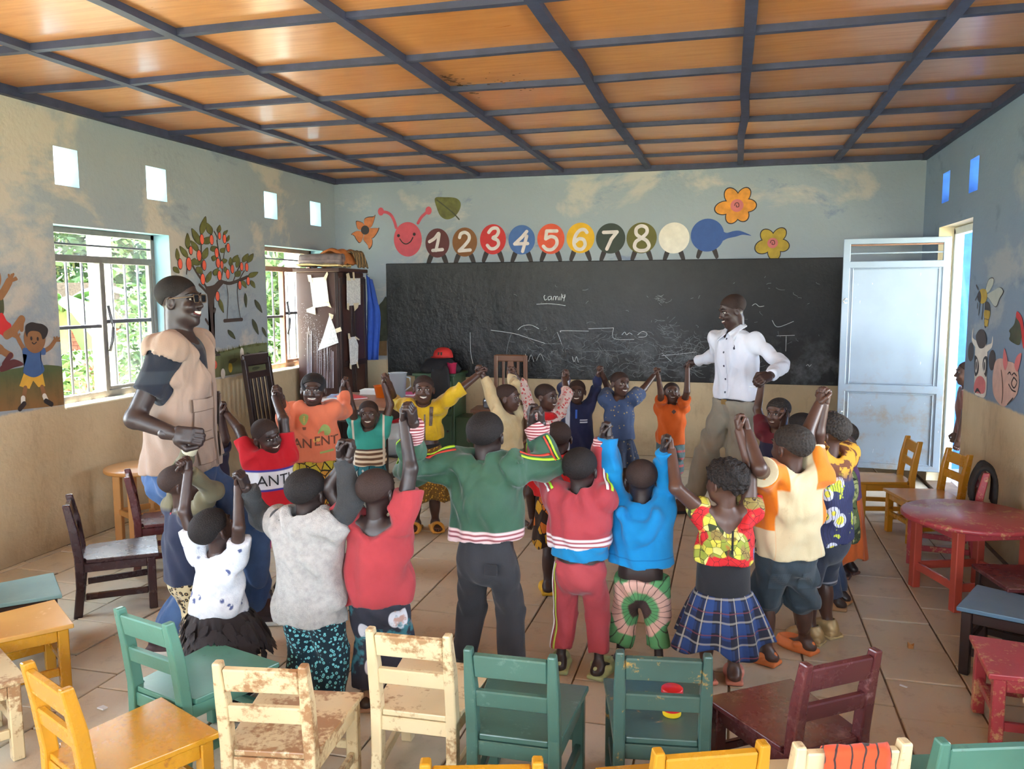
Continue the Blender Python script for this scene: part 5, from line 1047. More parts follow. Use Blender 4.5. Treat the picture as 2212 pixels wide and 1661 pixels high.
def build_hand(G, wr, d, n, hl, side=1, curl=(0.55, 1.2, 0.9), spread=0.0, thumb_in=True):
    """palm from wrist wr along d, palm facing n"""
    d = nrm(d); n = nrm(n-d*(n@d)); s = np.cross(d, n)*side; pl = 0.46*hl; w = 0.40*hl; R = np.array([s, n, d]); k = 0.05*hl
    G.add(cone(wr-d*0.28*hl, wr+d*0.1*hl, .155*hl, .15*hl, n, 0.8), k)
    G.add(rbox(wr+d*pl*0.55, (w*0.5, .105*hl, pl*0.52), R, .07*hl), 0.08*hl)
    for i, (o, L) in enumerate(((-.36, .50), (-.12, .56), (.12, .54), (.36, .43))):
        p = wr+d*pl*(0.98-0.06*abs(o))+s*w*o*1.05; a = 0.0; L = L*hl*0.9; rr = .066*hl
        for j, (fr, cu) in enumerate(zip((.44, .31, .25), curl)):
            a += cu; dd = d*math.cos(a)+n*math.sin(a)+s*spread*o; q = p+nrm(dd)*L*fr; G.add(cone(p, q, rr, rr*0.92), 0.02*hl); p = q; rr *= 0.93
    b = wr+d*pl*0.22-s*w*0.45; t1 = b+nrm(d*0.75-s*0.5+n*0.35)*.25*hl; t2 = t1+nrm(d*0.75+n*(0.6 if thumb_in else 0.1)+s*(0.35 if thumb_in else -.1))*.24*hl
    G.add(cone(b, t1, .085*hl, .075*hl), 0.06*hl); G.add(cone(t1, t2, .075*hl, .06*hl), 0.02*hl)
PEOPLE = {}
DBG = []
def fast_mesh(name, V, F, mats, parent, midx=None, smooth=True):
    me = bpy.data.meshes.new(name); me.vertices.add(len(V)); me.vertices.foreach_set('co', np.asarray(V, np.float32).ravel())
    F = [np.asarray(f) for f in (F if isinstance(F, list) else [F])]; nl = sum(f.size for f in F); npoly = sum(len(f) for f in F)
    me.loops.add(nl); me.polygons.add(npoly); me.loops.foreach_set('vertex_index', np.concatenate([f.ravel() for f in F]).astype(np.int32))
    st, p = [], 0
    for f in F: st.append(p+np.arange(len(f))*f.shape[1]); p += f.size
    me.polygons.foreach_set('loop_start', np.concatenate(st).astype(np.int32)); 
    for m in (mats if isinstance(mats, list) else [mats]): me.materials.append(m)
    if midx is not None: me.polygons.foreach_set('material_index', np.asarray(midx, np.int32))
    me.polygons.foreach_set('use_smooth', np.full(npoly, smooth)); me.update(calc_edges=True); me.validate()
    o = bpy.data.objects.new(name, me); link(o, parent); return o
def sphere_m(c, r, R, nu=12, nv=8):
    c = np.array(c); V, F = [], []
    for j in range(nv+1):
        th = math.pi*j/nv
        for i in range(nu):
            ph = 2*math.pi*i/nu; l = V3(r[0]*math.sin(th)*math.cos(ph), r[1]*math.sin(th)*math.sin(ph), r[2]*math.cos(th)); V.append(c+l@R)
    for j in range(nv):
        for i in range(nu): F.append((j*nu+i, (j+1)*nu+i, (j+1)*nu+(i+1) % nu, j*nu+(i+1) % nu))
    return np.array(V), np.array(F)
class Person: pass
def pose(key, base, h, phi, head, L=None, R=None, adult=False, hyaw=None, hpitch=0.0, hroll=0.0, pel=None, fl=None, fr=None, stance=1.0, lean=None):
    """work out the joints of one person; L / R are the arms on the left / right in the photograph"""
    p = Person(); p.key = key; p.h = h; p.adult = adult; K = p.K = ADU if adult else KID; base = (base[0] if base[0] is not None else float(res_point(head, base[1])[0]), base[1]); p.base = V3(base[0], base[1], 0); p.phi = math.radians(phi)
    p.f = V3(math.sin(p.phi), math.cos(p.phi), 0); rr = V3(math.cos(p.phi), -math.sin(p.phi), 0); view = nrm(p.base-V3(0, 0, 0)); cr = V3(view[1], -view[0], 0)
    p.S = rr if rr@cr >= 0 else -rr; p.rr = rr; HH = p.HH = K['head'](h)
    hy = math.radians(phi if hyaw is None else hyaw); hp = math.radians(hpitch); fwd = V3(math.sin(hy), math.cos(hy), 0); rgt = V3(math.cos(hy), -math.sin(hy), 0)
    p.hy = fwd*math.cos(hp)+UP*math.sin(hp); hz = np.cross(rgt, p.hy); ro = math.radians(hroll)*(1 if rgt@cr >= 0 else -1); p.hx = rgt*math.cos(ro)-hz*math.sin(ro)*1.0; p.hz = np.cross(p.hx, p.hy)
    p.Hc = res_point(head, base[1]); p.Nt = p.Hc-p.hz*.27*HH-p.hy*.07*HH
    p.Nb = p.Hc-p.hz*.34*HH-UP*(.34 if not adult else .42)*HH-p.hy*.05*HH
    p.P = p.base+UP*K['pz']*h if pel is None else res_point(pel, base[1])
    if pel is None:
        q = p.Nb-p.base; p.P = p.base+V3(q[0]*0.35, q[1]*0.35, K['pz']*h)
    p.Ch = p.P*0.36+p.Nb*0.64; p.ax = nrm(p.Nb-p.P)
    p.arms = {}
    for nm, s, spec in (('L', -1, L), ('R', 1, R)):
        if spec is None: spec = dict(w=None)
        sh = p.Nb+p.S*s*K['sw']*h-UP*.028*h; W = spec.get('w'); a = Person(); a.spec = spec
        if W is None: W = sh+p.S*s*.04*h-UP*(K['ua']+K['fa'])*h*0.97+p.f*.05*h; up = False
        else: W = np.array(W, float) if len(W) == 3 and spec.get('xyz') else res_point(W, base[1]); up = W[2] > sh[2]+0.1
        if up: sh = p.Nb+p.S*s*K['sw']*h*0.88+UP*.004*h
        ua, fa, hl = K['ua']*h, K['fa']*h, K['hl']*h
        nd = p.S*s*1.0 if 'n' not in spec else nrm(np.array(spec['n'], float)); 
        d0 = nrm(W-sh) if not up else nrm(nrm(W-sh)*0.5+UP)
        if 'd' in spec: d0 = nrm(np.array(spec['d'], float))
        wr = W-d0*.30*hl-nd*0.13*hl if spec.get('w') is not None else W
        sc_ = max(1.0, np.linalg.norm(wr-sh)/((ua+fa)*.985)); ua, fa = ua*sc_, fa*sc_
        if 'e' in spec:
            e = spec['e']; el = res_point(e, base[1]) if len(e) > 2 else elbow_from(e, sh, ua, wr, fa)
        else: el = ik(sh, wr, ua, fa, p.S*s*1.0-p.f*.2-UP*.5)
        fd = nrm(wr-el); a.d = nrm(fd*0.55+d0*0.45) if spec.get('w') is not None else fd
        a.sh, a.el, a.wr, a.n, a.hl, a.s = sh, el, wr, nd, hl, s; p.arms[nm] = a
        DBG.append('ARM %s %s ua %.2f fa %.2f' % (key, nm, np.linalg.norm(el-sh)/ua, np.linalg.norm(wr-el)/fa))
    p.legs = []
    for s, ft in ((-1, fl), (1, fr)):
        hip = p.P+p.S*s*K['hipw']*h-UP*.02*h
        an = p.base+p.S*s*.062*h*stance+UP*K['ank']*h if ft is None else V3(ft[0], ft[1], K['ank']*h+(ft[2] if len(ft) > 2 else 0))
        fdir = p.f if ft is None or len(ft) < 4 else V3(math.sin(math.radians(ft[3])), math.cos(math.radians(ft[3])), 0)
        kn = ik(hip, an, (K['pz']-.02-K['knee'])*h*1.03, (K['knee']-K['ank'])*h*1.03, p.f); p.legs.append((hip, kn, an, nrm(fdir+p.S*s*.2)))
    p.rows = []
    DBG.append('PERSON %s Nb z %.2f (rel %.2f) top %.2f (h %.2f) lean %.2f' % (key, p.Nb[2], p.Nb[2]/h, p.Hc[2]+HH/2, h, np.linalg.norm((p.Nb-p.base)[:2])))
    return p
def torso(G, p, e=0.0, low=True, dq=None):
    K, h = p.K, p.h; dq = dq or K['dq']; f = p.f; k = .05*h
    G.add(cone(p.P+p.ax*.02*h, p.Ch, K['wa']*h+e, K['ch']*h+e, f, dq), k); G.add(cone(p.Ch, p.Nb-p.ax*.05*h, K['ch']*h+e, .062*h+e, f, dq*0.95), k)
    if not p.adult: G.add(ell(p.P+p.ax*.07*h+f*.014*h, (V3(.078, .066, .085)*h+e), [p.rr, f, UP]), k)
    for a in p.arms.values(): G.add(cone(p.Nb-UP*.04*h, a.sh, .045*h+e, K['ar'][0]*h*1.12+e), .035*h)
    if low: G.add(cone(p.P-p.S*.035*h, p.P+p.S*.035*h, K['hp']*h*0.78+e, K['hp']*h*0.78+e, f, 0.95), k)
def make_person(p, label, skin=0, eyes=True, smile=0.6, hair='shaved', vox=0.0085, face=True, grp='people holding hands in a ring', hvox=0.0042, fvox=0.003, feet='bare', name='person', earless=False, slim=1.0):
    K, h, HH = p.K, p.h, p.HH; root = empty(name, tuple(p.base), -p.phi, label, 'person', grp); p.root = root
    th = -p.phi; p.Rl = np.array([[math.cos(th), -math.sin(th), 0], [math.sin(th), math.cos(th), 0], [0, 0, 1]])
    parts = []
    pts = [p.P, p.Nb, p.Nt]+[q for a in p.arms.values() for q in (a.sh, a.el, a.wr)]+[q for l in p.legs for q in l[:3]]
    lo = np.min(pts, 0)-.12*h; hi = np.max(pts, 0)+.12*h; lo[2] = -0.01; G = Grid(lo, hi, vox)
    torso(G, p, -.002)
    G.add(cone(p.Nb-UP*.02*h, p.Nt, K['nk']*h*1.1, K['nk']*h*0.95), .03*h)
    for a in p.arms.values():
        G.add(cone(a.sh, a.el, K['ar'][0]*h, K['ar'][1]*h), .025*h); G.add(cone(a.el, a.wr, K['ar'][1]*h, K['ar'][2]*h), .012*h)
    for (hip, kn, an, fd) in p.legs:
        G.add(cone(hip, kn, K['lr'][0]*h*.92*slim, K['lr'][1]*h*.92*slim), .03*h*slim); G.add(cone(kn, an, K['lr'][1]*h*0.9*slim, K['lr'][2]*h*.92*(.6+.4*slim)), .02*h*slim)
        if slim == 1: G.add(ell(kn*.65+an*.35-p.f*.010*h, V3(.034, .037, .085)*h, [p.rr, p.f, UP]), .02*h)
        if feet == 'bare':
            heel = an-UP*K['ank']*h*0.35-fd*.02*h; heel[2] = max(heel[2], .026*h); G.add(ell(heel, V3(.03, .034, .026)*h, [np.cross(fd, UP), fd, UP]), .02*h); toe = heel+fd*K['ft']*h*0.6; toe[2] = .017*h; G.add(cone(an, toe, .027*h, .022*h, UP, .8), .02*h)
            G.add(ell(toe, V3(.034, .03, .016)*h, [np.cross(fd, UP), fd, UP]), .01*h)
    V, F = G.mesh(); parts.append((V, F, 0))
    if feet == 'bare':
        for (hip, kn, an, fd) in p.legs:
            sd = np.cross(fd, UP); toe = an-fd*.02*h+fd*K['ft']*h*0.6; toe[2] = .012*h
            for i in range(5): V, F = sphere_m(toe+fd*(.026-.004*abs(i-1.5))*h+sd*(i-2)*.0135*h, V3(.0085, .014, .010)*h, np.array([sd, fd, UP]), 8, 6); parts.append((V, F, 0))
    # head
    R = np.array([p.hx, p.hy, p.hz]); L_ = lambda x, y, z: p.Hc+HH*(x*p.hx+y*p.hy+z*p.hz); E = lambda c, r: ell(L_(*c), V3(*r)*HH, R)
    G = Grid(p.Hc-.66*HH, p.Hc+.66*HH, hvox)
    if p.adult:
        G.add(E((0, -.07, .16), (.31, .40, .33)), .1*HH); G.add(E((0, .08, -.12), (.25, .29, .37)), .12*HH); G.add(E((0, .25, -.42), (.13, .11, .09)), .1*HH); G.add(E((0, .12, -.32), (.21, .2, .14)), .1*HH)
    else:
        G.add(E((0, -.08, .14), (.36, .45, .35)), .1*HH); G.add(E((0, .12, -.13), (.285, .27, .34)), .12*HH); G.add(E((0, .22, -.39), (.13, .11, .085)), .1*HH); G.add(E((0, .12, -.28), (.235, .2, .16)), .1*HH)
    if face:
        fy = .35 if p.adult else .365; w = .095+.05*smile; op = .016+.030*max(0, smile-.3); up_ = .035*min(smile, 1.0)
        for s in (-1, 1):
            G.add(E((s*(.13+.03*smile), fy-.085, -.13), (.095, .085, .085)), .07*HH); G.add(E((s*.135, fy+.045, .04), (.075, .05, .04)), .05*HH, True)
            G.add(E((s*.048, fy+.03, -.125), (.042, .05, .032)), .03*HH)
        G.add(cone(L_(0, fy-.01, .05), L_(0, fy+.075, -.11), .026*HH, .048*HH), .05*HH)
        G.add(cone(L_(-.14, fy-.005, .115), L_(.14, fy-.005, .115), .03*HH, .03*HH), .07*HH)
        def mouthline(u, z): return L_(u*w, fy+.008-.075*u*u, z+up_*u*u)
        for zc_, rr_ in ((-.247+op*.75, .024), (-.262-op*.95, .031)):
            for u0, u1 in ((-1, -.5), (-.5, 0), (0, .5), (.5, 1)):
                ra, rb = (rr_*(1-.55*abs(u0)), rr_*(1-.55*abs(u1))); G.add(cone(mouthline(u0, zc_*(1-.0)), mouthline(u1, zc_), ra*HH, rb*HH), .025*HH)
    if not earless:
        for s in (-1, 1):
            ex = .30 if p.adult else .345; Re = np.array([nrm(p.hx+p.hy*s*.35), nrm(p.hy-p.hx*s*.35), p.hz]); G.add(ell(L_(s*(ex+.012), -.03, -.05), V3(.045, .085, .125)*HH, Re), .02*HH); G.add(ell(L_(s*(ex+.05), .0, -.04), V3(.03, .05, .08)*HH, Re), .02*HH, True)
    G.add(cone(p.Nb, p.Nt, K['nk']*h*1.12, K['nk']*h), .1*HH); V, F = G.mesh(); parts.append((V, F, 0))
    if face and eyes:
        def surf(x, z):
            ys = np.arange(.62, .0, -.008); P_ = p.Hc+HH*(x*p.hx+z*p.hz)[None, :]+HH*ys[:, None]*p.hy[None, :]; ix = np.clip(np.round((P_-G.lo)/G.h).astype(int), 0, G.n-1); v = G.f[ix[:, 0], ix[:, 1], ix[:, 2]]; k = np.argmax(v < 0)
            if k == 0: return .3
            return ys[k-1]+(ys[k]-ys[k-1])*float(v[k-1]/max(v[k-1]-v[k], 1e-6))
        def lens(cx, cz, hw, ht, hb, curve, mi, off, nu=10, nv=4, tilt=0.0):
            """almond-shaped patch lying on the face"""
            V, F = [], []
            for i in range(nu+1):
                u = -1+2*i/nu; e = math.sqrt(max(0.0, 1-u*u))
                for j_ in range(nv+1):
                    v = -1+2*j_/nv; x = cx+u*hw; z = cz+curve*u*u+tilt*u+(ht if v > 0 else hb)*v*e; bul = .012*(1-u*u)*(1-v*v); V.append(L_(x, surf(x, z)+off+bul, z))
            for i in range(nu):
                for j_ in range(nv): a_ = i*(nv+1)+j_; F.append((a_, a_+nv+1, a_+nv+2, a_+1))
            parts.append((np.array(V), np.array(F), mi))
        eh = .034-.010*min(smile, 1)
        for s in (-1, 1):
            lens(s*.135, .030, .078, eh+.010, eh+.004, 0.0, 2, .003); lens(s*.135, .028, .070, eh, eh, 0.0, 1, .008); lens(s*.135+.006, .028, .030, eh*.98, eh*.98, 0.0, 2, .016); lens(s*.14, .135, .085, .014, .010, -.03, 2, .004)
        if smile > .3:
            lens(0, -.255, w*.92, op*.85, op*1.0, up_*1.0, 4, .010, 14); lens(0, -.250, w*.86, op*.75, op*.45, up_*1.0, 3, .018, 14)
    # hands
    for a in p.arms.values():
        c = a.wr+a.d*.3*a.hl; G = Grid(c-.75*a.hl, c+.75*a.hl, fvox*(a.hl/.11)); build_hand(G, a.wr, a.d, a.n, a.hl, a.spec.get('side', 1), a.spec.get('curl', (0.5, 1.25, 1.0)), thumb_in=a.spec.get('thumb', True)); V, F = G.mesh(); parts.append((V, F, 0))
    allV = []; allF = []; mi = []; o = 0
    for V, F, m in parts:
        if len(V) == 0: continue
        allV.append(V); allF.append(F+o); mi += [m]*len(F); o += len(V)
    body = fast_mesh('body', p.loc(np.concatenate(allV)), np.concatenate(allF), [SKIN[skin], m_eye, m_iris, m_teeth, m_mouth], root, mi)
    # hair
    if hair:
        t = {'cropped': .006, 'shaved': .006, 'short': .025, 'curly': .075, 'rows': .03}[hair]; G = Grid(p.Hc-.72*HH, p.Hc+.72*HH, hvox)
        if p.adult: G.add(E((0, -.07, .16), (.31+t, .40+t, .33+t)), .05*HH)
        else: G.add(E((0, -.08, .14), (.36+t, .45+t, .35+t)), .05*HH)
        c0 = p.Hc; hy_, hz_, hx_ = p.hy, p.hz, p.hx
        def cutf(X, Y, Z):
            x = (X-c0[0])*hx_[0]+(Y-c0[1])*hx_[1]+(Z-c0[2])*hx_[2]; y = (X-c0[0])*hy_[0]+(Y-c0[1])*hy_[1]+(Z-c0[2])*hy_[2]; z = (X-c0[0])*hz_[0]+(Y-c0[1])*hz_[1]+(Z-c0[2])*hz_[2]
            u, v, w_ = x/HH, y/HH, z/HH
            line = np.where(v > .1, .06+(v-.1)*1.0, np.where(v > -.12, .06-.0*v, .06+(v+.12)*.9)); return (line-w_)*HH*0.7
        G.cut(cutf)
        if hair == 'curly': G.disp(wr_noise(5, .0035, 5.0))
        V, F = G.mesh(); fast_mesh('hair', p.loc(V), F, HAIR[hair], root)
    return root
def _loc(p, V): return (np.asarray(V)-p.base) @ p.Rl
Person.loc = _loc
def shirt(p, mat, name='shirt', hem=0.40, e=.012, sleeve='short', flare=.02, vox=0.0075, amp=.004, seed=1, neck=1.35, cuff=.94, sl_e=.012, hood=False, drop=0.0, back_v=0.0, neck_drop=.012, front_v=0.0, hem_tilt=0.0, sl_r=1.0, boxy=0.0, armhole=0.0):
    """hem: height of the lower edge in metres"""
    K, h = p.K, p.h; pts = [p.P, p.Nb, p.Nt]+[q for a in p.arms.values() for q in (a.sh, a.el, a.wr)]; lo = np.min(pts, 0)-.17*h; hi = np.max(pts, 0)+.13*h; lo[2] = hem-.03; lo[:2] -= .05; hi[:2] += .05; G = Grid(lo, hi, vox)
    torso(G, p, e, True, K['dq']+.06)
    hc = p.P+(p.Nb-p.P)*((hem-p.P[2])/max(p.Nb[2]-p.P[2], .05))-UP*.02
    G.add(cone(p.Ch-p.ax*.02*h, hc-UP*.06*h, K['ch']*h+e, K['wa']*h+e+flare, p.f, K['dq']+.10), .05*h)
    if boxy: G.add(cone(p.Ch+p.ax*.06*h, hc-UP*.05*h, K['ch']*h+e+boxy*.6, K['wa']*h+e+boxy, p.f, K['dq']), .05*h)
    for a in p.arms.values():
        if sleeve is None: continue
        t = a.spec.get('sleeve', sleeve); r0, r1, r2 = [K['ar'][i]*h*sl_r for i in range(3)]
        if t == 'short': q = a.sh+(a.el-a.sh)*a.spec.get('sl', .62); G.add(cone(a.sh-(a.el-a.sh)*.15, q, r0*1.15+sl_e, r0*1.02+sl_e*1.25, flat=True), .03*h)
        elif t == 'cap': q = a.sh+(a.el-a.sh)*.3; G.add(cone(a.sh-(a.el-a.sh)*.1, q, r0*1.2+sl_e, r0*1.1+sl_e, flat=True), .03*h)
        elif t == 'mid': q = a.el+(a.wr-a.el)*.25; G.add(cone(a.sh, a.el, r0+sl_e, r1+sl_e), .03*h); G.add(cone(a.el, q, r1+sl_e, r1+sl_e, flat=True), .015*h)
        else: q = a.el+(a.wr-a.el)*cuff; G.add(cone(a.sh, a.el, r0+sl_e, r1+sl_e), .03*h); G.add(cone(a.el, q, r1+sl_e, r2+sl_e*.9, flat=True), .02*h)
    if hood:
        b = p.Nb-p.f*.088*h-UP*.02*h; 
        G.add(cone(b+p.S*.075*h+UP*.01*h, b-UP*.075*h-p.f*.02*h, .024*h, .032*h), .03*h); G.add(cone(b-p.S*.075*h+UP*.01*h, b-UP*.075*h-p.f*.02*h, .024*h, .032*h), .03*h); G.add(ell(b-UP*.055*h-p.f*.012*h, V3(.07, .03, .06)*h, [p.rr, p.f, UP]), .02*h); G.add(cone(b+p.S*.08*h+UP*.03*h, p.Nb+p.S*.06*h+p.f*.05*h, .022*h, .018*h), .02*h); G.add(cone(b-p.S*.08*h+UP*.03*h, p.Nb-p.S*.06*h+p.f*.05*h, .022*h, .018*h), .02*h)
    if armhole:
        for a in p.arms.values(): r_ = K['ar'][0]*h*1.15+armhole; G.add(cone(a.sh+(a.el-a.sh)*.10+p.S*a.s*.012, a.el, r_, r_*1.15), .008, True)
    if amp: G.disp(wr_noise(seed, amp, 1.0 if p.adult else 1.3))
    nk = K['nk']*h*neck; G.add(cone(p.Nb-UP*neck_drop*h, p.Nb+UP*.16*h+(p.Nt-p.Nb)*.5, nk, nk*1.25), .012*h, True)
    if back_v: G.add(cone(p.Nb-p.f*.09*h+UP*.02*h, p.Nb-p.f*.10*h-UP*back_v*h, nk*1.5, nk*.25), .012*h, True)
    if front_v: G.add(cone(p.Nb+p.f*.07*h+UP*.04*h, p.Nb+p.f*.13*h-UP*front_v*h, nk*1.3, nk*.25), .012*h, True)
    S = p.S
    G.cut(lambda X, Y, Z: (hem+hem_tilt*((X-p.base[0])*S[0]+(Y-p.base[1])*S[1])+.004*np.sin(40*X+31*Y))-Z)
    V, F = G.mesh(); return fast_mesh(name, p.loc(V), F, mat, p.root)
def trousers(p, mat, name='trousers', waist=None, to=.93, e=.010, vox=0.0075, amp=.003, seed=2, flare=0.0, low=0.0):
    """to: fraction of the way hip-knee (0..1) knee-ankle (1..2)"""
    K, h = p.K, p.h; waist = waist or p.P[2]+.07*h; pts = [p.P+UP*.05*h]+[q for l in p.legs for q in l[:3]]; lo = np.min(pts, 0)-.13*h; hi = np.max(pts, 0)+.12*h; lo[2] = 0.0; G = Grid(lo, hi, vox)
    G.add(cone(p.P+p.ax*.12*h, p.P-UP*.02*h, K['wa']*h+e*.6, K['hp']*h+e, p.f, K['dq']+.1), .04*h); G.add(cone(p.P-p.S*.035*h-UP*low*h, p.P+p.S*.035*h-UP*low*h, K['hp']*h*0.8+e, K['hp']*h*0.8+e, p.f, 1.0), .035*h)
    for (hip, kn, an, fd) in p.legs:
        if to <= 1: G.add(cone(hip+UP*.02*h, hip+(kn-hip)*to, K['lr'][0]*h+e, K['lr'][1]*h+e+flare, flat=True), .012*h)
        else: q = kn+(an-kn)*(to-1); G.add(cone(hip, kn, K['lr'][0]*h+e, K['lr'][1]*h+e+flare*.6), .012*h); G.add(cone(kn, q, K['lr'][1]*h+e+flare*.6, K['lr'][2]*h*1.1+e+flare, flat=True), .02*h)
    if amp: G.disp(wr_noise(seed, amp, 1.2))
    w = p.P+(p.Nb-p.P)*((waist-p.P[2])/max(p.Nb[2]-p.P[2], .05)); G.cut(lambda X, Y, Z: Z-waist-.004*np.sin(60*X+50*Y))
    V, F = G.mesh(); return fast_mesh(name, p.loc(V), F, mat, p.root)
def skirt(p, mat, waist, hem, r0, r1, pleats=14, amp=.12, name='skirt', dq=.82, off=(0, 0), puff=0.0, seed=1, n=120, rows=26, wave=.02):
    r = np.random.RandomState(seed); V = []; ph = r.uniform(0, 6.28, 4); c = p.P.copy(); R = p.Rl
    for j in range(rows+1):
        t = j/rows; z = waist+(hem-waist)*t; rad = r0+(r1-r0)*(t**.8)+puff*math.sin(math.pi*min(1, t*1.05))
        for i in range(n):
            a = 2*math.pi*i/n; w = 1+amp*(t**.7)*(.6*math.sin(pleats*a+ph[0]+.8*math.sin(3*a+ph[1]))+.4*math.sin((pleats*.6)//1*a+ph[2]+t)); zz = z+wave*t*math.sin(4*a+ph[3])
            lc = V3(rad*w*math.cos(a), rad*w*dq*math.sin(a), 0); wd = R@lc; V.append(V3(c[0]+off[0]*t+wd[0], c[1]+off[1]*t+wd[1], zz))
    F = [(j*n+i, (j+1)*n+i, (j+1)*n+(i+1) % n, j*n+(i+1) % n) for j in range(rows) for i in range(n)]
    o = fast_mesh(name, p.loc(np.array(V)), np.array(F), mat, p.root); md = o.modifiers.new('cloth', 'SOLIDIFY'); md.thickness = 0.004; return o
def shoes(p, mat, kind='sneaker', sole=None, name='shoe', strap=None):
    K, h = p.K, p.h
    for (hip, kn, an, fd) in p.legs:
        sd = np.cross(fd, UP); c = an.copy(); c[2] = 0; L = K['ft']*h*1.2; lo = c-V3(1, 1, 0)*L; hi = c+V3(1, 1, 0)*L+UP*.11*h; lo[2] = -.004; G = Grid(lo, hi, .0045 if not p.adult else .006); Rm = [sd, fd, UP]; zb = an[2]-K['ank']*h
        mid = c+fd*L*.185+UP*zb
        if kind in ('clog', 'slide', 'sandal'):
            G.add(rbox(mid+UP*.009*h, (.038*h, L*.52, .010*h), Rm, .009*h), .004); G.add(ell(mid+fd*L*.28+UP*.012*h, V3(.045, .06, .013)*h, Rm), .01)
            if kind == 'clog': G.add(ell(mid+fd*L*.12+UP*.022*h, V3(.045, .085, .042)*h, Rm), .01); G.add(ell(mid-fd*L*.05+UP*.05*h, V3(.033, .10, .036)*h, Rm), .008, True); G.add(cone(mid-fd*L*.05+sd*.042*h+UP*.035*h, mid-fd*L*.42+UP*.04*h, .010*h, .010*h, UP, 1.4), .004); G.add(cone(mid-fd*L*.05-sd*.042*h+UP*.035*h, mid-fd*L*.42+UP*.04*h, .010*h, .010*h, UP, 1.4), .004)
            elif kind == 'slide': G.add(ell(mid+fd*L*.15+UP*.02*h, V3(.047, .062, .04)*h, Rm), .006); G.add(ell(mid+fd*L*.42+UP*.035*h, V3(.034, .05, .03)*h, Rm), .006, True)
            else:
                for q in (.3, .02, -.32): G.add(cone(mid+fd*L*q+sd*.042*h+UP*.014*h, mid+fd*L*q+UP*(.05 if q > -.2 else .075)*h, .011*h, .011*h), .004); G.add(cone(mid+fd*L*q-sd*.042*h+UP*.014*h, mid+fd*L*q+UP*(.05 if q > -.2 else .075)*h, .011*h, .011*h), .004)
        else:
            G.add(rbox(mid+UP*.010*h, (.038*h, L*.52, .011*h), Rm, .009*h), .004); G.add(cone(an+UP*.012*h, mid+fd*L*.33+UP*.02*h, .036*h, .03*h, UP, .85), .02); G.add(ell(an-fd*.012*h-UP*.012*h, V3(.036, .044, .045)*h, Rm), .015); G.add(cone(an+UP*.02*h, an+UP*.08*h, .026*h, .026*h), .006, True)
        V, F = G.mesh()
        ob = fast_mesh(name, p.loc(V), F, mat, p.root)
        if kind in ('sneaker',) and sole is not None:
            G = Grid(lo, hi, .0055); G.add(rbox(mid+UP*.006*h, (.041*h, L*.54, .0075*h), Rm, .006*h), .004); V, F = G.mesh(); fast_mesh('sole', p.loc(V), F, sole, ob)
# ================================================================ CLOTHES
def cloth(name, c, c2=None, scale=6, rough=0.88, fold=0.5, weave=0.12, mixf=None, sheen=0.15):
    n = NT(name); c2 = c2 or tuple(v*0.78 for v in c[:3])+(1,)
    col = n.mix(n.step(n.noise(scale, 5, 0.6), 0.35, 0.72), c, c2)
    if mixf: col = mixf(n, col)
    hgt = n.math('ADD', n.math('MULTIPLY', n.noise(7, 1.5, 0.4, n.map((1, 1, 0.55)), 1.0), fold*1.5), n.math('MULTIPLY', n.noise(190, 2), weave*.22)); n.bump(hgt, 0.8, 0.035)
    return n.fin(col, rough, spec=0.25, sheen=sheen)
def zc(n): return n.xyz()[2]
def inv(n, f): return n.math('SUBTRACT', 1.0, f)
def zband(n, col, lo, hi, c, w=.003): return n.mix(n.band(zc(n), lo, hi, w), col, c)
def wax(name, base, a, b, line, scale=14, fold=.5):
    n = NT(name); v = n.vor(scale); e = n.vor(scale, 'DISTANCE_TO_EDGE'); rc = n.vor(scale, 'F1', 'Color'); sp = n.n('ShaderNodeSeparateColor'); n.set(sp.inputs[0], rc); r = sp.outputs[0]
    col = n.ramp(r, [(0.0, base), (0.42, base), (0.43, a), (0.72, a), (0.73, b), (1.0, b)], 'CONSTANT')
    col = n.mix(n.math('MULTIPLY', n.step(n.wave(scale*2.2, 3), 0.6, 0.7), 0.45), col, line); col = n.mix(inv(n, n.step(e, 0.03, 0.05)), col, line); col = n.mix(inv(n, n.step(v, 0.14, 0.17)), col, b)
    n.bump(n.math('MULTIPLY', n.noise(11, 3, 0.5, n.map((1, 1, .5)), 1.2), fold), 0.55, 0.02); return n.fin(col, 0.85, spec=.25, sheen=.1)
def dots(name, base, c, scale, r=.22, c2=None, rnd=1.0, fold=.5):
    def f(n, col):
        v = n.vor(scale, rnd=rnd); col = n.mix(inv(n, n.step(v, r, r+.06)), col, c)
        if c2: col = n.mix(inv(n, n.step(v, r*.4, r*.5)), col, c2)
        return col
    return cloth(name, base, None, 6, .88, fold, .1, f)
def camo(name, cols, scale=9):
    n = NT(name); col = n.mix(n.step(n.noise(scale, 3, .5, n.map((1, 1, 1.8)), 1.0), .48, .52), cols[0], cols[1]); col = n.mix(n.step(n.noise(scale*1.2, 3, .5, n.map((1, 1, 1.8), (4, 2, 1)), 1.0), .55, .58), col, cols[2]); col = n.mix(n.step(n.noise(scale*1.4, 3, .5, n.map((1, 1, 2), (9, 3, 5)), 1.2), .60, .62), col, cols[3])
    n.bump(n.noise(11, 3, .5, None, 1.2), .4, .02); return n.fin(col, .88, spec=.25)
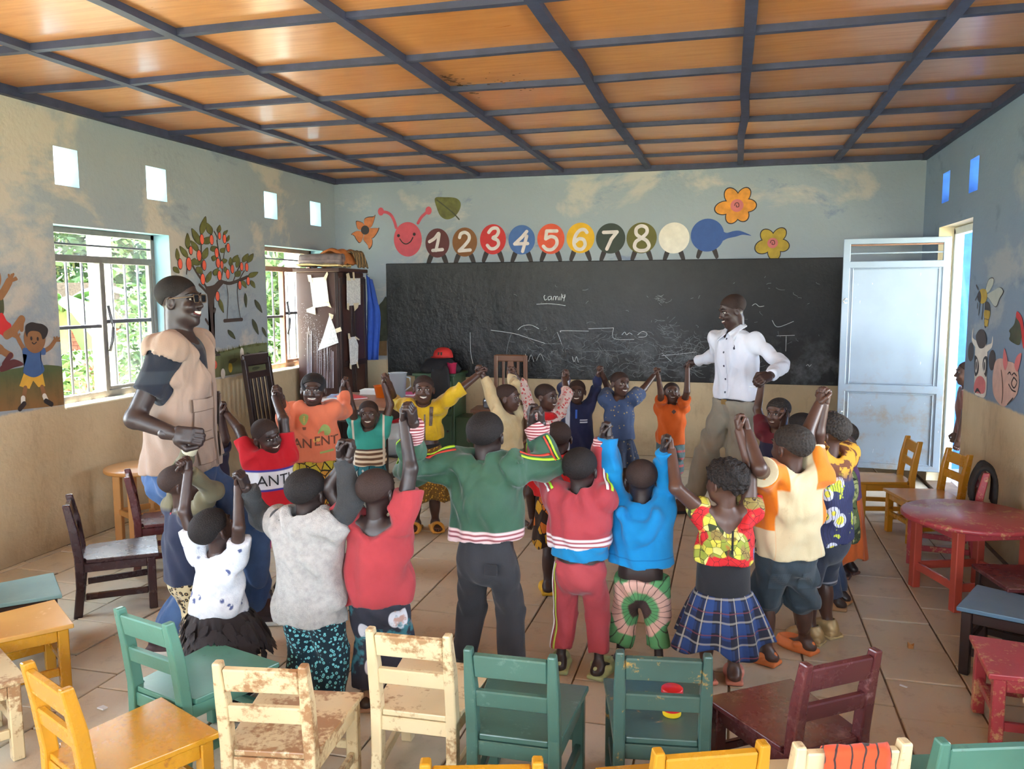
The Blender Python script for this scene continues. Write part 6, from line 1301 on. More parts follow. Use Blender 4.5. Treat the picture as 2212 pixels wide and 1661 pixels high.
def stripe_arm(p, a, side, off, width, mat, name='sleeve_stripe', parent=None, t0=0.0, t1=.9, rad=.012):
    """ribbon running down the outside of a sleeve"""
    K, h = p.K, p.h; P = []; seg = []
    for i in range(10): seg.append((a.sh+(a.el-a.sh)*i/10.6, nrm(a.el-a.sh), K['ar'][0]*h+(K['ar'][1]-K['ar'][0])*h*i/10+rad))
    for i in range(1, 11): t = .06+(t1-.06)*i/10; seg.append((a.el+(a.wr-a.el)*t, nrm(a.wr-a.el), K['ar'][1]*h+(K['ar'][2]-K['ar'][1])*h*t+rad))
    n0 = int(t0*10); seg = seg[n0:]; V, F = [], []
    for i, (c, d, r) in enumerate(seg):
        o = nrm(side-d*(side@d)); q = nrm(np.cross(d, o)); ang = off/r
        for s in (-.5, .5):
            an = ang+s*width/r; V.append(c+(o*math.cos(an)+q*math.sin(an))*(r+.004))
    for i in range(len(seg)-1): F.append((2*i, 2*i+1, 2*i+3, 2*i+2))
    o = fast_mesh(name, p.loc(np.array(V)), np.array(F), mat, parent or p.root); hug(o, parent); return o
def hug(o, tgt):
    if tgt is not None: m = o.modifiers.new('on', 'SHRINKWRAP'); m.target = tgt; m.wrap_method = 'NEAREST_SURFACEPOINT'; m.wrap_mode = 'ABOVE_SURFACE'; m.offset = .004
    o.modifiers.new('t', 'SOLIDIFY').thickness = .003; o.modifiers['t'].offset = 0
def cuff_ring(p, a, t0, t1, mat, parent, rad=.013, name='cuff'):
    K, h = p.K, p.h; r = lambda t: (K['ar'][1]+(K['ar'][2]-K['ar'][1])*t)*h+rad; A = a.el+(a.wr-a.el)*t0; B = a.el+(a.wr-a.el)*t1; G = Grid(np.minimum(A, B)-.06, np.maximum(A, B)+.06, .0045 if not p.adult else .006); G.add(cone(A, B, r(t0), r(t1), flat=True), .004); V, F = G.mesh(); return fast_mesh(name, p.loc(V), F, mat, parent)
def text_on(p, txt, size, target, lx, lz, mat, ly=.3, name='chest_lettering', bold=0.0, shear=0.0):
    """lettering projected on the front of a garment; lx, lz in the wearer's own frame"""
    cu = bpy.data.curves.new('lettering', 'FONT'); cu.body = txt; cu.size = size; cu.align_x = 'CENTER'; cu.offset = bold; cu.shear = shear; cu.resolution_u = 3
    t = bpy.data.objects.new('lettering_tmp', cu); COL.objects.link(t); dg = bpy.context.evaluated_depsgraph_get(); me = bpy.data.meshes.new_from_object(t.evaluated_get(dg)); bpy.data.objects.remove(t)
    me.name = name; bm = bmesh.new(); bm.from_mesh(me); bmesh.ops.triangulate(bm, faces=bm.faces)
    for _ in range(2): bmesh.ops.subdivide_edges(bm, edges=[e for e in bm.edges if e.calc_length() > .008], cuts=1)
    for v in bm.verts: v.co = Vector((lx-v.co.x, ly, lz+v.co.y))
    bm.to_mesh(me); bm.free(); me.materials.clear(); me.materials.append(mat); o = bpy.data.objects.new(name, me); link(o, target); wrap(o, target); return o
def wrap(o, target, off=.0025):
    m = o.modifiers.new('on', 'SHRINKWRAP'); m.target = target; m.wrap_method = 'PROJECT'; m.use_project_x = False; m.use_project_y = True; m.use_project_z = False; m.use_negative_direction = True; m.use_positive_direction = True; m.offset = off; m.wrap_mode = 'ABOVE_SURFACE'; m.project_limit = .5
def patch(target, pts, mat, name, ly=.3, off=.0025, n=10):
    """flat print or patch projected on the front (ly>0) or back (ly<0); outline in wearer's frame (x, z)"""
    q = spline(pts, True, 4) if len(pts) > 4 else pts
    bm = bmesh.new(); f = bm.faces.new([bm.verts.new((a, ly, b)) for a, b in q]); bmesh.ops.triangulate(bm, faces=[f])
    for _ in range(5):
        es = [e for e in bm.edges if e.calc_length() > .016]
        if not es: break
        bmesh.ops.subdivide_edges(bm, edges=es, cuts=1, use_grid_fill=True); bmesh.ops.triangulate(bm, faces=[f for f in bm.faces if len(f.verts) > 3])
    o = bm_obj(name, bm, mat, target, recalc=False); wrap(o, target, off); return o
def ring_z(p, z0, z1, r0, r1, mat, name, parent=None, dq=.8, cz=None):
    c = p.P if cz is None else cz; A = V3(c[0], c[1], z0); B = V3(c[0], c[1], z1); G = Grid(np.minimum(A, B)-max(r0, r1)-.03, np.maximum(A, B)+max(r0, r1)+.03, .007); G.add(cone(A, B, r0, r1, p.f, dq, flat=True), .004); V, F = G.mesh(); return fast_mesh(name, p.loc(V), F, mat, parent or p.root)
# ================================================================ THE RING OF CHILDREN AND TEACHERS
CL = {k: atY(*v) for k, v in dict(A1K1=(413, 946, 3.12), K1K2=(400, 1003, 2.90), K2K3=(520, 1035, 2.86), K3K4=(745, 972, 2.93), K4K5=(880, 893, 3.04), K5K6=(1161, 898, 3.50), K6K7=(1309, 930, 3.58), K7K8=(1441, 957, 3.57), K8K9=(1604, 915, 3.66), K9K10=(1777, 857, 3.95), K10K11=(1800, 905, 4.50),
 A2K13=(1640, 822, 5.80), K13K14=(1692, 893, 5.35), A2B9=(1489, 788, 7.05), B9B8=(1418, 803, 6.93), B8B7=(1297, 800, 6.62), B7B6=(1222, 808, 6.34), B6B5=(1107, 800, 5.9), B5B4=(1039, 800, 5.57), B4B3=(833, 818, 5.38), B3B2=(747, 828, 5.15), B2B1=(598, 846, 4.30), B1B0=(482, 882, 4.15)).items()}
def hd(k, **kw): return dict(w=CL[k], xyz=True, **kw)
# ---------------- front of the ring, backs to the camera (left to right)
p = pose('K1', (None, 3.12), .88, 30, (392, 1046), L=hd('A1K1'), R=hd('K1K2', e=(462, 1062)), hyaw=55, hpitch=5)
make_person(p, 'small person in leopard trousers and olive sleeves beside the beige vest', 0, hair='shaved', slim=.74)
nz = p.Nb[2]
s_ = shirt(p, cloth('navy_top_olive_sleeves', C(44, 50, 72), None, mixf=lambda n, c: n.mix(n.step(zc(n), nz+.0, nz+.02), c, C(112, 106, 84))), 'shirt', .40, sleeve='long', cuff=.8, sl_e=.014)
G = Grid(p.Nb-.12, p.Nb+.12, .005); G.add(cone(p.Nb-UP*.012, p.Nb+UP*.004, .052, .05, flat=True), .004).add(cone(p.Nb-UP*.05, p.Nb+UP*.05, .043, .043), .003, True); V, F = G.mesh(); fast_mesh('red_collar', p.loc(V), F, cloth('collar_red', C(186, 52, 60)), s_)
cuff_ring(p, p.arms['L'], .72, .95, cloth('cream_cuff', C(206, 198, 170)), s_)
trousers(p, dots('leopard_print', C(206, 188, 148), C(40, 32, 28), 42, .36, C(176, 140, 92)), waist=.42, to=1.9, e=.012)
shoes(p, plain('dark_trainer', C(52, 46, 48), .6), 'sneaker', m_white_steel)

p = pose('K2', (None, 2.85), .86, 0, (462, 1143), L=hd('K1K2', e=(398, 1105)), R=hd('K2K3', e=(516, 1140)), hyaw=20, hpitch=22)
make_person(p, 'small person in fuzzy white jumper with blue stars and black ruffled skirt', 0, hair='short', vox=.0075, slim=.74)
def _stars(n, c): v = n.vor(17); return n.mix(n.math('MULTIPLY', inv(n, n.step(v, .2, .27)), n.step(n.noise(60, 2), .42, .5)), c, C(84, 96, 140))
shirt(p, cloth('fuzzy_white_knit', C(224, 226, 232), C(200, 204, 214), 30, fold=.4, weave=.5, mixf=_stars), 'jumper', .385, sleeve='short', amp=.006, e=.014, flare=.025)
sk = skirt(p, cloth('black_ruffle', C(46, 40, 42), fold=.6), .40, .24, .105, .16, 26, .14, 'ruffled_skirt', off=(.05, 0), puff=.03, wave=.01)
rf = bmesh.new(); rg = random.Random(4)
for k in range(230):
    a = rg.uniform(0, 6.283); t = rg.uniform(.1, .95); r = .125+.045*t; c = Vector((math.cos(a)*r+.05*t, math.sin(a)*r*.85, .40-.15*t)); o = Vector((math.cos(a), math.sin(a), .2)).normalized(); u = o.cross(Vector((0, 0, 1))).normalized(); d = (Vector((0, 0, -1))+o*.55+u*rg.uniform(-.4, .4)).normalized(); w, l = .018, .05
    b = c+o*.012; rf.faces.new([rf.verts.new(v) for v in (b-u*w*.5, b-u*w+d*l*.5, b+d*l, b+u*w+d*l*.5, b+u*w*.5)])
tag(bm_obj('ruffle_petals', rf, cloth('black_ruffle_petal', C(52, 46, 48)), sk, recalc=False), kind='stuff')
trousers(p, cloth('dark_leggings', C(40, 40, 46)), 'leggings', waist=.34, to=1.85, e=.006); shoes(p, plain('black_shoe', C(40, 40, 44), .5), 'sneaker', m_white_steel)

p = pose('K3', (None, 2.88), 1.03, 2, (664, 1064), L=hd('K2K3', e=(566, 1118)), R=hd('K3K4', e=(762, 1088, .03)), hyaw=6)
make_person(p, 'person in big grey knitted poncho and teal print trousers', 3, hair='short', vox=.0075, slim=.74)
shirt(p, cloth('dark_grey_fleece', C(62, 64, 66), fold=.4, weave=.5), 'jumper', .5, sleeve='long', e=.004, sl_e=.017)
shirt(p, cloth('grey_knit', C(176, 174, 170), C(150, 148, 146), 40, fold=.7, weave=.7), 'poncho', .395, sleeve='cap', e=.018, boxy=.045, amp=.007, seed=9, neck=1.5, sl_e=.02)
trousers(p, dots('teal_bird_print', C(24, 46, 58), C(120, 200, 206), 62, .34, C(40, 90, 104)), waist=.5, to=1.93, e=.024, flare=.02)
shoes(p, plain('black_plimsoll', C(36, 36, 40), .6), 'sneaker', m_white_steel)

p = pose('K4', (None, 2.96), 1.02, -4, (815, 1062), L=hd('K3K4'), R=hd('K4K5'), hyaw=12)
make_person(p, 'person in loose red T-shirt and dark floral trousers, back turned', 3, hair='shaved', vox=.0075, slim=.74)
s_ = shirt(p, cloth('faded_red_jersey', C(172, 62, 68), C(150, 52, 58), 4, fold=.8), 'tshirt', .465, sleeve='short', boxy=.035, amp=.007, seed=4, hem_tilt=.06, neck=1.7, back_v=.035, sl_e=.02)
n = NT('dark_floral_trousers'); v = n.vor(11, v=n.map((1, 1, .7))); c = n.mix(inv(n, n.step(v, .32, .36)), C(44, 44, 56), C(206, 206, 214)); c = n.mix(n.step(n.noise(7, 4), .56, .6), c, C(60, 120, 130)); c = n.mix(n.step(n.noise(9, 4, .6, n.map((1, 1, 1), (5, 5, 5))), .62, .66), c, C(176, 140, 130)); n.bump(n.noise(11, 3), .5, .02)
trousers(p, n.fin(c, .88), waist=.5, to=1.8, e=.02, flare=.02); shoes(p, plain('brown_sandal', C(150, 116, 90), .7), 'sandal')

p = pose('K5', (None, 3.35), 1.2, 4, (1050, 940), L=hd('K4K5', e=(886, 1018, -.12)), R=hd('K5K6', e=(1198, 1010)), hyaw=2, stance=1.6)
make_person(p, 'person in dark green tracksuit jacket and black trousers, elbows spread', 3, hair='short', vox=.0075, slim=.74)
def jacket_hem(z0, a, b): return lambda n, c: zband(n, zband(n, zband(n, c, -1, z0+.05, a), z0+.012, z0+.02, b), z0+.031, z0+.039, b)
s_ = shirt(p, cloth('green_tracksuit', C(58, 96, 74), C(44, 78, 62), 3, .6, fold=1.0, mixf=jacket_hem(.645, C(226, 196, 196), C(128, 48, 60)), sheen=.3), 'jacket', .645, sleeve='long', boxy=.04, amp=.009, seed=3, e=.02, sl_e=.02, neck=1.25, hem_tilt=.05, neck_drop=-.01, cuff=.72)
m_lime = plain('lime_stripe', C(176, 226, 56), .7, .05); m_redst = plain('red_stripe', C(196, 66, 50), .7, .05); m_cuffp = cloth('pink_striped_cuff', C(226, 190, 190), None, mixf=lambda n, c: n.mix(n.step(n.wave(26, 0, d='Z'), .5, .6), c, C(140, 56, 66)))
for nm in 'LR':
    a = p.arms[nm]; cuff_ring(p, a, .70, .97, m_cuffp, s_, .02); sd = -p.f*.55+UP*1.0+p.S*a.s*.3
    stripe_arm(p, a, sd, .012, .013, m_lime, parent=s_, t0=.1, t1=.68, rad=.040); stripe_arm(p, a, sd, -.010, .010, m_redst, parent=s_, t0=.1, t1=.68, rad=.040)
G = Grid(p.Nb-.15, p.Nb+.15, .006); G.add(cone(p.Nb-UP*.02, p.Nb+UP*.045, .066, .058, flat=True), .01).add(cone(p.Nb-UP*.05, p.Nb+UP*.08, .05, .05), .004, True); V, F = G.mesh(); fast_mesh('collar', p.loc(V), F, cloth('green_collar', C(60, 92, 74)), s_)
trousers(p, cloth('charcoal_trousers', C(58, 58, 62), fold=.7), waist=.68, to=1.95, e=.014, flare=.012, amp=.004); shoes(p, plain('black_shoe_k', C(34, 34, 36), .5), 'sneaker', m_black)
box('back_pocket', (0.06, -0.115, .53), (.06, .006, .05), cloth('pocket_charcoal', C(50, 50, 54)), p.root, .002)

p = pose('K6', (None, 3.48), 1.04, 4, (1254, 1014), L=hd('K5K6', e=(1160, 1003, .13)), R=hd('K6K7', e=(1296, 1012)), hyaw=8, stance=1.4)
make_person(p, 'person in red striped tracksuit with blue T-shirt showing at the waist', 3, hair='short', vox=.0075, slim=.74)
shirt(p, cloth('blue_undershirt', C(28, 138, 196)), 'tshirt', .545, sleeve=None, e=.014)
s_ = shirt(p, cloth('red_tracksuit', C(178, 64, 72), C(156, 52, 62), 3, .65, fold=.9, mixf=jacket_hem(.60, C(232, 220, 224), C(150, 50, 62)), sheen=.25), 'jacket', .60, sleeve='long', boxy=.03, amp=.007, seed=7, e=.02, sl_e=.018, neck=1.3, hem_tilt=.09, cuff=.72)
m_wst = plain('white_stripe', C(232, 228, 226), .7, .05)
for nm in 'LR':
    a = p.arms[nm]; cuff_ring(p, a, .70, .97, m_cuffp, s_, .018); sd = -p.f*.5+UP*1.0+p.S*a.s*.6; stripe_arm(p, a, sd, .012, .012, m_lime, parent=s_, t0=0, t1=.68, rad=.038); stripe_arm(p, a, sd, -.010, .010, m_wst, parent=s_, t0=0, t1=.68, rad=.038)
G = Grid(p.Nb-.15, p.Nb+.15, .006); G.add(cone(p.Nb-UP*.02, p.Nb+UP*.035, .06, .054, flat=True), .01).add(cone(p.Nb-UP*.05, p.Nb+UP*.08, .046, .046), .004, True); V, F = G.mesh(); fast_mesh('collar', p.loc(V), F, cloth('red_collar_k', C(186, 66, 76)), s_)
t_ = trousers(p, cloth('red_track_trousers', C(176, 70, 76), C(150, 56, 64), 3, .7, fold=.9), waist=.53, to=1.75, e=.012, flare=.008, amp=.004)
def leg_stripe(p, leg, side, off, width, mat, par, e):
    hip, kn, an, fd = leg; K, h = p.K, p.h; V = []; seg = [(hip+UP*.06*h+(kn-hip-UP*.06*h)*i/10, K['lr'][0]*h+(K['lr'][1]-K['lr'][0])*h*i/10+e+.006) for i in range(11)]+[(kn+(an-kn)*.72*i/10, K['lr'][1]*h+(K['lr'][2]-K['lr'][1])*h*.72*i/10+e+.005) for i in range(1, 11)]
    for c, r in seg:
        for s in (-.5, .5): an_ = (off+s*width)/r; q = nrm(np.cross(UP, side)); V.append(c+(side*math.cos(an_)+q*math.sin(an_))*r)
    o = fast_mesh('side_stripe', p.loc(np.array(V)), np.array([(2*i, 2*i+1, 2*i+3, 2*i+2) for i in range(len(seg)-1)]), mat, par); hug(o, par)
leg_stripe(p, p.legs[0], nrm(-p.S*.75-p.f*.66), .016, .010, plain('olive_stripe', C(170, 178, 70), .7), t_, .02); leg_stripe(p, p.legs[0], nrm(-p.S*.75-p.f*.66), -.012, .012, m_wst, t_, .02)
shoes(p, plain('pale_green_clog', C(176, 190, 140), .6), 'clog')

p = pose('K7', (None, 3.58), .97, 0, (1386, 1037), L=hd('K6K7', e=(1318, 1016)), R=hd('K7K8', e=(1436, 1020)), hyaw=-8, hpitch=-6, stance=1.5)
make_person(p, 'person in bright blue hoodie and pink-green wax print trousers', 3, hair='shaved', vox=.0075, slim=.74)
shirt(p, cloth('bright_blue_fleece', C(20, 136, 198), C(16, 116, 178), 3, fold=.9, mixf=lambda n, c: zband(n, c, .546, .549, C(12, 84, 140))), 'hoodie', .505, sleeve='long', boxy=.03, amp=.007, seed=11, e=.02, sl_e=.02, hood=True, neck=1.3)
n = NT('pink_green_wax_trousers'); x, y, z = n.xyz(); rr_ = n.math('SQRT', n.math('ADD', n.math('MULTIPLY', x, x), n.math('POWER', n.math('SUBTRACT', z, .30), 2.0))); q = n.math('ADD', rr_, n.math('MULTIPLY', n.noise(6, 3), .13))
c = n.ramp(n.math('MULTIPLY', n.math('SUBTRACT', q, .045), 5.0), [(0.0, C(60, 42, 40)), (.32, C(74, 54, 50)), (.36, C(96, 160, 104)), (.52, C(96, 160, 104)), (.58, C(222, 176, 160)), (.80, C(222, 176, 160)), (.84, C(96, 160, 104)), (.95, C(96, 160, 104))]); at2 = n.math('ARCTAN2', x, n.math('SUBTRACT', z, .30)); c = n.mix(n.math('MULTIPLY', n.step(n.math('SINE', n.math('ADD', n.math('MULTIPLY', at2, 26.0), n.math('MULTIPLY', n.noise(14, 2), 5.0))), .9, .97), .8), c, C(52, 40, 38)); c = n.mix(n.math('MULTIPLY', inv(n, n.step(z, .1, .13)), .8), c, C(70, 54, 50)); n.bump(n.noise(11, 3), .6, .02)
trousers(p, n.fin(c, .88), waist=.44, to=1.65, e=.020, flare=.004, amp=.006, low=.015)
p = pose('K8', (None, 3.56), 1.0, -14, (1566, 1042), L=hd('K7K8', e=(1460, 1054)), R=hd('K8K9', e=(1620, 1000)), hyaw=-50, hpitch=0)
make_person(p, 'person in red and yellow wax print blouse and blue plaid skirt', 2, hair='curly', vox=.0075)
n = NT('red_yellow_wax_blouse'); v = n.vor(9); tri = n.vor(30, 'DISTANCE_TO_EDGE'); rc = n.n('ShaderNodeSeparateColor'); n.set(rc.inputs[0], n.vor(30, 'F1', 'Color')); c2 = n.ramp(rc.outputs[0], [(0, C(216, 206, 80)), (.4, C(150, 160, 60)), (.7, C(226, 220, 130)), (.9, C(60, 70, 40))], 'CONSTANT'); msk = n.step(n.noise(5.5, 2, .4), .5, .515); c = n.mix(msk, C(206, 34, 40), c2); c = n.mix(n.step(n.noise(8, 2, .4, n.map((1, 1, 1), (3, 8, 2))), .63, .65), c, C(150, 130, 70)); c = n.mix(n.step(n.noise(9, 2, .4, n.map((1, 1, 1), (13, 1, 2))), .66, .68), c, C(90, 120, 180)); c = n.mix(inv(n, n.step(tri, .012, .03)), c, C(50, 20, 24)); n.bump(n.noise(11, 3), .6, .02)
s_ = shirt(p, n.fin(c, .8), 'blouse', .55, sleeve='cap', e=.016, flare=.02, amp=.006, back_v=.10, neck=1.8, sl_e=.012)
zp = box('zip', (.01, -.115, .66), (.008, .006, .1), plain('zip_black', C(30, 30, 34), .4), s_, .001)
ring_z(p, .40, .555, .118, .112, cloth('black_knit_band', C(40, 40, 44), fold=.2), 'waistband', dq=.85)
n = NT('blue_plaid'); at_ = n.math('MULTIPLY', n.math('ARCTAN2', n.xyz()[0], n.xyz()[1]), 1.0); z = zc(n)
def pl_(n, f, per, lo, hi): return n.band(n.math('FRACT', n.math('MULTIPLY', f, per)), lo, hi, .02)
c = n.mix(pl_(n, at_, 1.9, .0, .45), C(20, 25, 46), C(36, 62, 116)); c = n.mix(n.math('MULTIPLY', pl_(n, z, 11, .0, .4), .6), c, C(40, 68, 122)); c = n.mix(n.math('MULTIPLY', pl_(n, at_, 1.9, .62, .82), .7), c, C(26, 28, 44)); c = n.mix(n.math('MULTIPLY', pl_(n, z, 11, .55, .78), .6), c, C(26, 28, 44)); c = n.mix(n.math('MULTIPLY', pl_(n, at_, 1.9, .50, .57), .75), c, C(176, 170, 158)); c = n.mix(n.math('MULTIPLY', pl_(n, z, 11, .46, .54), .6), c, C(170, 164, 152)); c = n.mix(pl_(n, z, 11, .88, .92), c, C(120, 60, 70)); n.bump(n.noise(11, 3), .3, .02)
skirt(p, n.fin(c, .88), .42, .18, .118, .205, 9, .16, 'plaid_skirt', seed=3, wave=.025); shoes(p, plain('pink_slipper', C(206, 130, 110), .6), 'slide')

p = pose('K9', (.26, 3.84), 1.12, -22, (1708, 966, -.06), L=hd('K8K9', e=(1640, 1012)), R=hd('K9K10', e=(1742, 938)), hyaw=-48, fl=(.19, 3.80, 0, -50), fr=(.37, 3.97, 0, -62))
make_person(p, 'person in cream T-shirt with orange sleeves, dark shorts and orange clogs', 1, hair='rows', vox=.0075)
sz = p.Nb[2]
def _k9(n, c):
    x, y, z = n.xyz(); side = n.step(n.math('ABSOLUTE', x), .108, .114); c = n.mix(n.math('MAXIMUM', side, n.math('MULTIPLY', n.step(n.math('ABSOLUTE', x), .062, .068), n.step(z, .835, .845))), c, C(222, 124, 32)); lowm = n.math('MULTIPLY', side, inv(n, n.step(z, .655, .66))); c = n.mix(lowm, c, C(214, 198, 160)); return n.mix(n.math('MULTIPLY', n.step(n.noise(14, 6, .7), .6, .75), .35), c, C(150, 116, 84))
s_ = shirt(p, cloth('cream_orange_jersey', C(216, 200, 162), C(200, 182, 142), 3, fold=.8, mixf=_k9), 'tshirt', .52, sleeve='short', boxy=.03, amp=.007, seed=13, e=.018, sl_e=.02)
for nm in 'LR': a = p.arms[nm]; q = a.sh+(a.el-a.sh)*.60; q2 = a.sh+(a.el-a.sh)*.68; G = Grid(np.minimum(q, q2)-.09, np.maximum(q, q2)+.09, .005); G.add(cone(q, q2, KID['ar'][0]*1.12*1.02+.026, KID['ar'][0]*1.12*1.02+.027, flat=True), .003); V, F = G.mesh(); fast_mesh('sleeve_cuff', p.loc(V), F, cloth('cream_cuff_band', C(220, 206, 170)), s_)
G = Grid(p.Nb-.12, p.Nb+.12, .005); G.add(cone(p.Nb-UP*.018, p.Nb+UP*.01, .060, .054, flat=True), .004).add(cone(p.Nb-UP*.05, p.Nb+UP*.06, .046, .046), .003, True); V, F = G.mesh(); fast_mesh('collar', p.loc(V), F, cloth('red_rib_collar', C(212, 84, 52)), s_)
t_ = trousers(p, cloth('dark_denim_shorts', C(58, 70, 78), C(44, 52, 58), 5, fold=.8), 'shorts', waist=.55, to=1.05, e=.026, flare=.012, amp=.006)
for x in (-.065, .065): patch(t_, [(x-.04, .46), (x+.04, .46), (x+.036, .37), (x-.036, .37)], cloth('denim_pocket', C(66, 78, 86)), 'back_pocket', ly=-.3, off=.004)
shoes(p, plain('orange_clog_foam', C(226, 128, 70), .55), 'clog')

p = pose('K10', (None, 4.15), 1.1, -50, (1788, 936), L=hd('K9K10', e=(1766, 934)), R=hd('K10K11'), hyaw=-70)
make_person(p, 'person in blue and yellow floral shirt, dark shorts and gold shoes', 1, hair='rows')
n = NT('blue_yellow_floral'); v = n.vor(10); c = n.mix(inv(n, n.step(v, .34, .37)), C(40, 44, 84), C(206, 208, 226)); c = n.mix(inv(n, n.step(v, .2, .23)), c, C(222, 214, 70)); c = n.mix(n.step(n.noise(12, 3), .6, .62), c, C(190, 200, 60)); c = n.mix(n.step(n.wave(22, 6), .9, .95), c, C(30, 34, 60)); n.bump(n.noise(11, 3), .5, .02)
c = n.mix(n.step(zc(n), .80, .86), c, n.mix(n.step(n.noise(16, 3), .5, .53), C(206, 150, 40), C(110, 60, 30))); shirt(p, n.fin(c, .8), 'shirt', .50, sleeve='short', boxy=.03, amp=.006, seed=21)
trousers(p, cloth('navy_shorts', C(48, 54, 68), mixf=lambda n, c: zband(n, c, .275, .282, C(150, 150, 156))), 'shorts', waist=.52, to=.97, e=.026, flare=.01); shoes(p, plain('gold_shoe', C(176, 150, 106), .4, metal=.3), 'sneaker', m_mat3)

p = pose('K11', (.60, 4.62), .96, -72, (1806, 972), L=hd('K10K11'), R=None, hyaw=-85)
make_person(p, 'small person in camouflage top and blue jeans', 3, hair='shaved', slim=.74)
shirt(p, camo('green_camouflage', [C(92, 104, 66), C(60, 70, 50), C(160, 162, 110), C(40, 44, 38)]), 'shirt', .37, sleeve='short', boxy=.03, amp=.006, seed=22, neck=1.6); trousers(p, cloth('blue_jeans_k', C(70, 84, 110), C(52, 62, 84), 8), 'jeans', waist=.42, to=1.9, e=.012); shoes(p, plain('tan_shoe', C(170, 130, 90), .6), 'slide')
p = pose('K12', (.70, 5.15), .95, -60, (1814, 944), hyaw=-70)
make_person(p, 'person in long orange skirt hidden behind the camouflage top', 3, hair='rows', face=False)
shirt(p, cloth('purple_top', C(120, 84, 140)), 'shirt', .48, sleeve='short'); skirt(p, cloth('orange_skirt', C(230, 122, 66), fold=.9), .50, .12, .10, .155, 10, .12, 'skirt', seed=8); shoes(p, plain('brown_shoe_k', C(110, 80, 70), .6), 'slide')
p = pose('K13', (None, 5.67), 1.0, 200, (1680, 892), L=hd('A2K13', e=(1636, 884)), R=hd('K13K14', e=(1704, 930)), hyaw=212, hpitch=-4)
make_person(p, 'person in dark red polo facing the camera beside the khaki trousers', 2, hair='rows', smile=.35)
shirt(p, cloth('maroon_polo', C(110, 40, 50), None, mixf=lambda n, c: n.mix(inv(n, n.step(zc(n), .70, .705)), c, C(44, 46, 70))), 'polo_shirt', .46, sleeve='short'); trousers(p, cloth('blue_shorts', C(44, 92, 168)), 'shorts', waist=.48, to=1.0, e=.02); shoes(p, plain('black_shoe_l', C(40, 38, 40), .6), 'sneaker', m_white_steel)
p = pose('K14', (None, 5.12), .97, -45, (1728, 926), L=hd('K13K14'), hyaw=-60)
make_person(p, 'person in dark blue top hidden behind the orange-sleeved T-shirt', 3, hair='short', face=False)
shirt(p, cloth('dark_blue_top', C(52, 60, 96)), 'shirt', .45, sleeve='short'); trousers(p, cloth('grey_shorts', C(90, 90, 96)), 'shorts', waist=.47, to=1.0, e=.018); shoes(p, plain('black_shoe_m', C(44, 40, 42), .6), 'slide')
# ---------------- back of the ring, facing the camera (left to right)
p = pose('B0', (-2.95, 4.18), 1.0, 130, (436, 936), L=None, R=hd('B1B0', e=(486, 948)), hyaw=120)
make_person(p, 'person in navy dress mostly hidden behind the beige vest, one arm raised', 0, hair='shaved', face=True)
shirt(p, cloth('navy_dress_top', C(44, 48, 76)), 'dress_top', .48, sleeve='short', boxy=.02); skirt(p, cloth('navy_dress', C(40, 44, 70), fold=.9), .50, .16, .10, .17, 10, .12, 'dress_skirt', seed=5); shoes(p, plain('navy_slipper', C(50, 50, 70), .6), 'slide')

p = pose('B1', (None, 4.05), 1.02, 132, (577, 942), L=hd('B1B0', e=(517, 928)), R=hd('B2B1', e=(612, 906)), hyaw=116, hroll=-16, hpitch=-8)
make_person(p, 'person in red T-shirt with white lettered band, arms raised', 0, hair='shaved', smile=1.0, hvox=.0036)
m_b1 = cloth('red_tee_white_band', C(206, 34, 46), C(186, 28, 40), 3, fold=.7, mixf=lambda n, c: zband(n, zband(n, c, .605, .725, C(62, 62, 150)), .617, .713, C(232, 232, 238)))
s_ = shirt(p, m_b1, 'tshirt', .46, sleeve='short', boxy=.03, amp=.005, seed=31, e=.016); text_on(p, 'ANTI', .085, s_, -.01, .636, plain('letter_black', C(40, 40, 44), .7), bold=.0)
skirt(p, wax('green_brown_wrap', C(150, 110, 60), C(60, 80, 50), C(206, 170, 110), C(40, 36, 30), 20), .50, .36, .11, .135, 8, .06, 'skirt'); trousers(p, cloth('pink_leggings', C(206, 84, 140)), 'leggings', waist=.45, to=.98, e=.01); shoes(p, plain('black_sandal', C(50, 46, 48), .6), 'sandal')

p = pose('B2', (None, 4.72), 1.22, 152, (677, 842), L=hd('B2B1', e=(616, 926, -.08)), R=hd('B3B2', e=(742, 892)), hyaw=158, hroll=2)
make_person(p, 'person in orange printed top and black headband, arms raised', 0, hair='short', smile=1.2, hvox=.0036)
s_ = shirt(p, cloth('peach_orange_jersey', C(224, 126, 92), C(206, 110, 80), 4, fold=.8), 'top', .635, sleeve='long', cuff=.75, boxy=.03, amp=.006, seed=33)
m_pr = plain('print_brown', C(110, 64, 46), .8); m_prg = plain('print_green', C(150, 168, 96), .8); m_pry = plain('print_yellow', C(222, 176, 92), .8)
text_on(p, 'AN', .085, s_, .075, .73, m_pr, bold=.001); text_on(p, 'ENT', .08, s_, -.07, .745, m_pr, bold=.001)
for pts, m in (([(.035, .935), (.065, .945), (.09, .925), (.088, .90), (.062, .872), (.04, .90)], m_prg), ([(.055, .93), (.068, .932), (.066, .885), (.058, .885)], m_pry), ([(.05, .862), (.074, .862), (.07, .845), (.053, .845)], m_pr), ([(-.03, .845), (-.055, .875), (-.085, .865), (-.10, .83), (-.085, .805), (-.06, .81), (-.065, .835), (-.045, .835), (-.02, .815)], m_prg), ([(-.035, .79), (.01, .785), (.005, .765), (-.03, .77)], m_pry), ([(-.115, .715), (-.03, .705), (-.03, .693), (-.115, .70)], m_prg)): patch(s_, pts, m, 'chest_print')
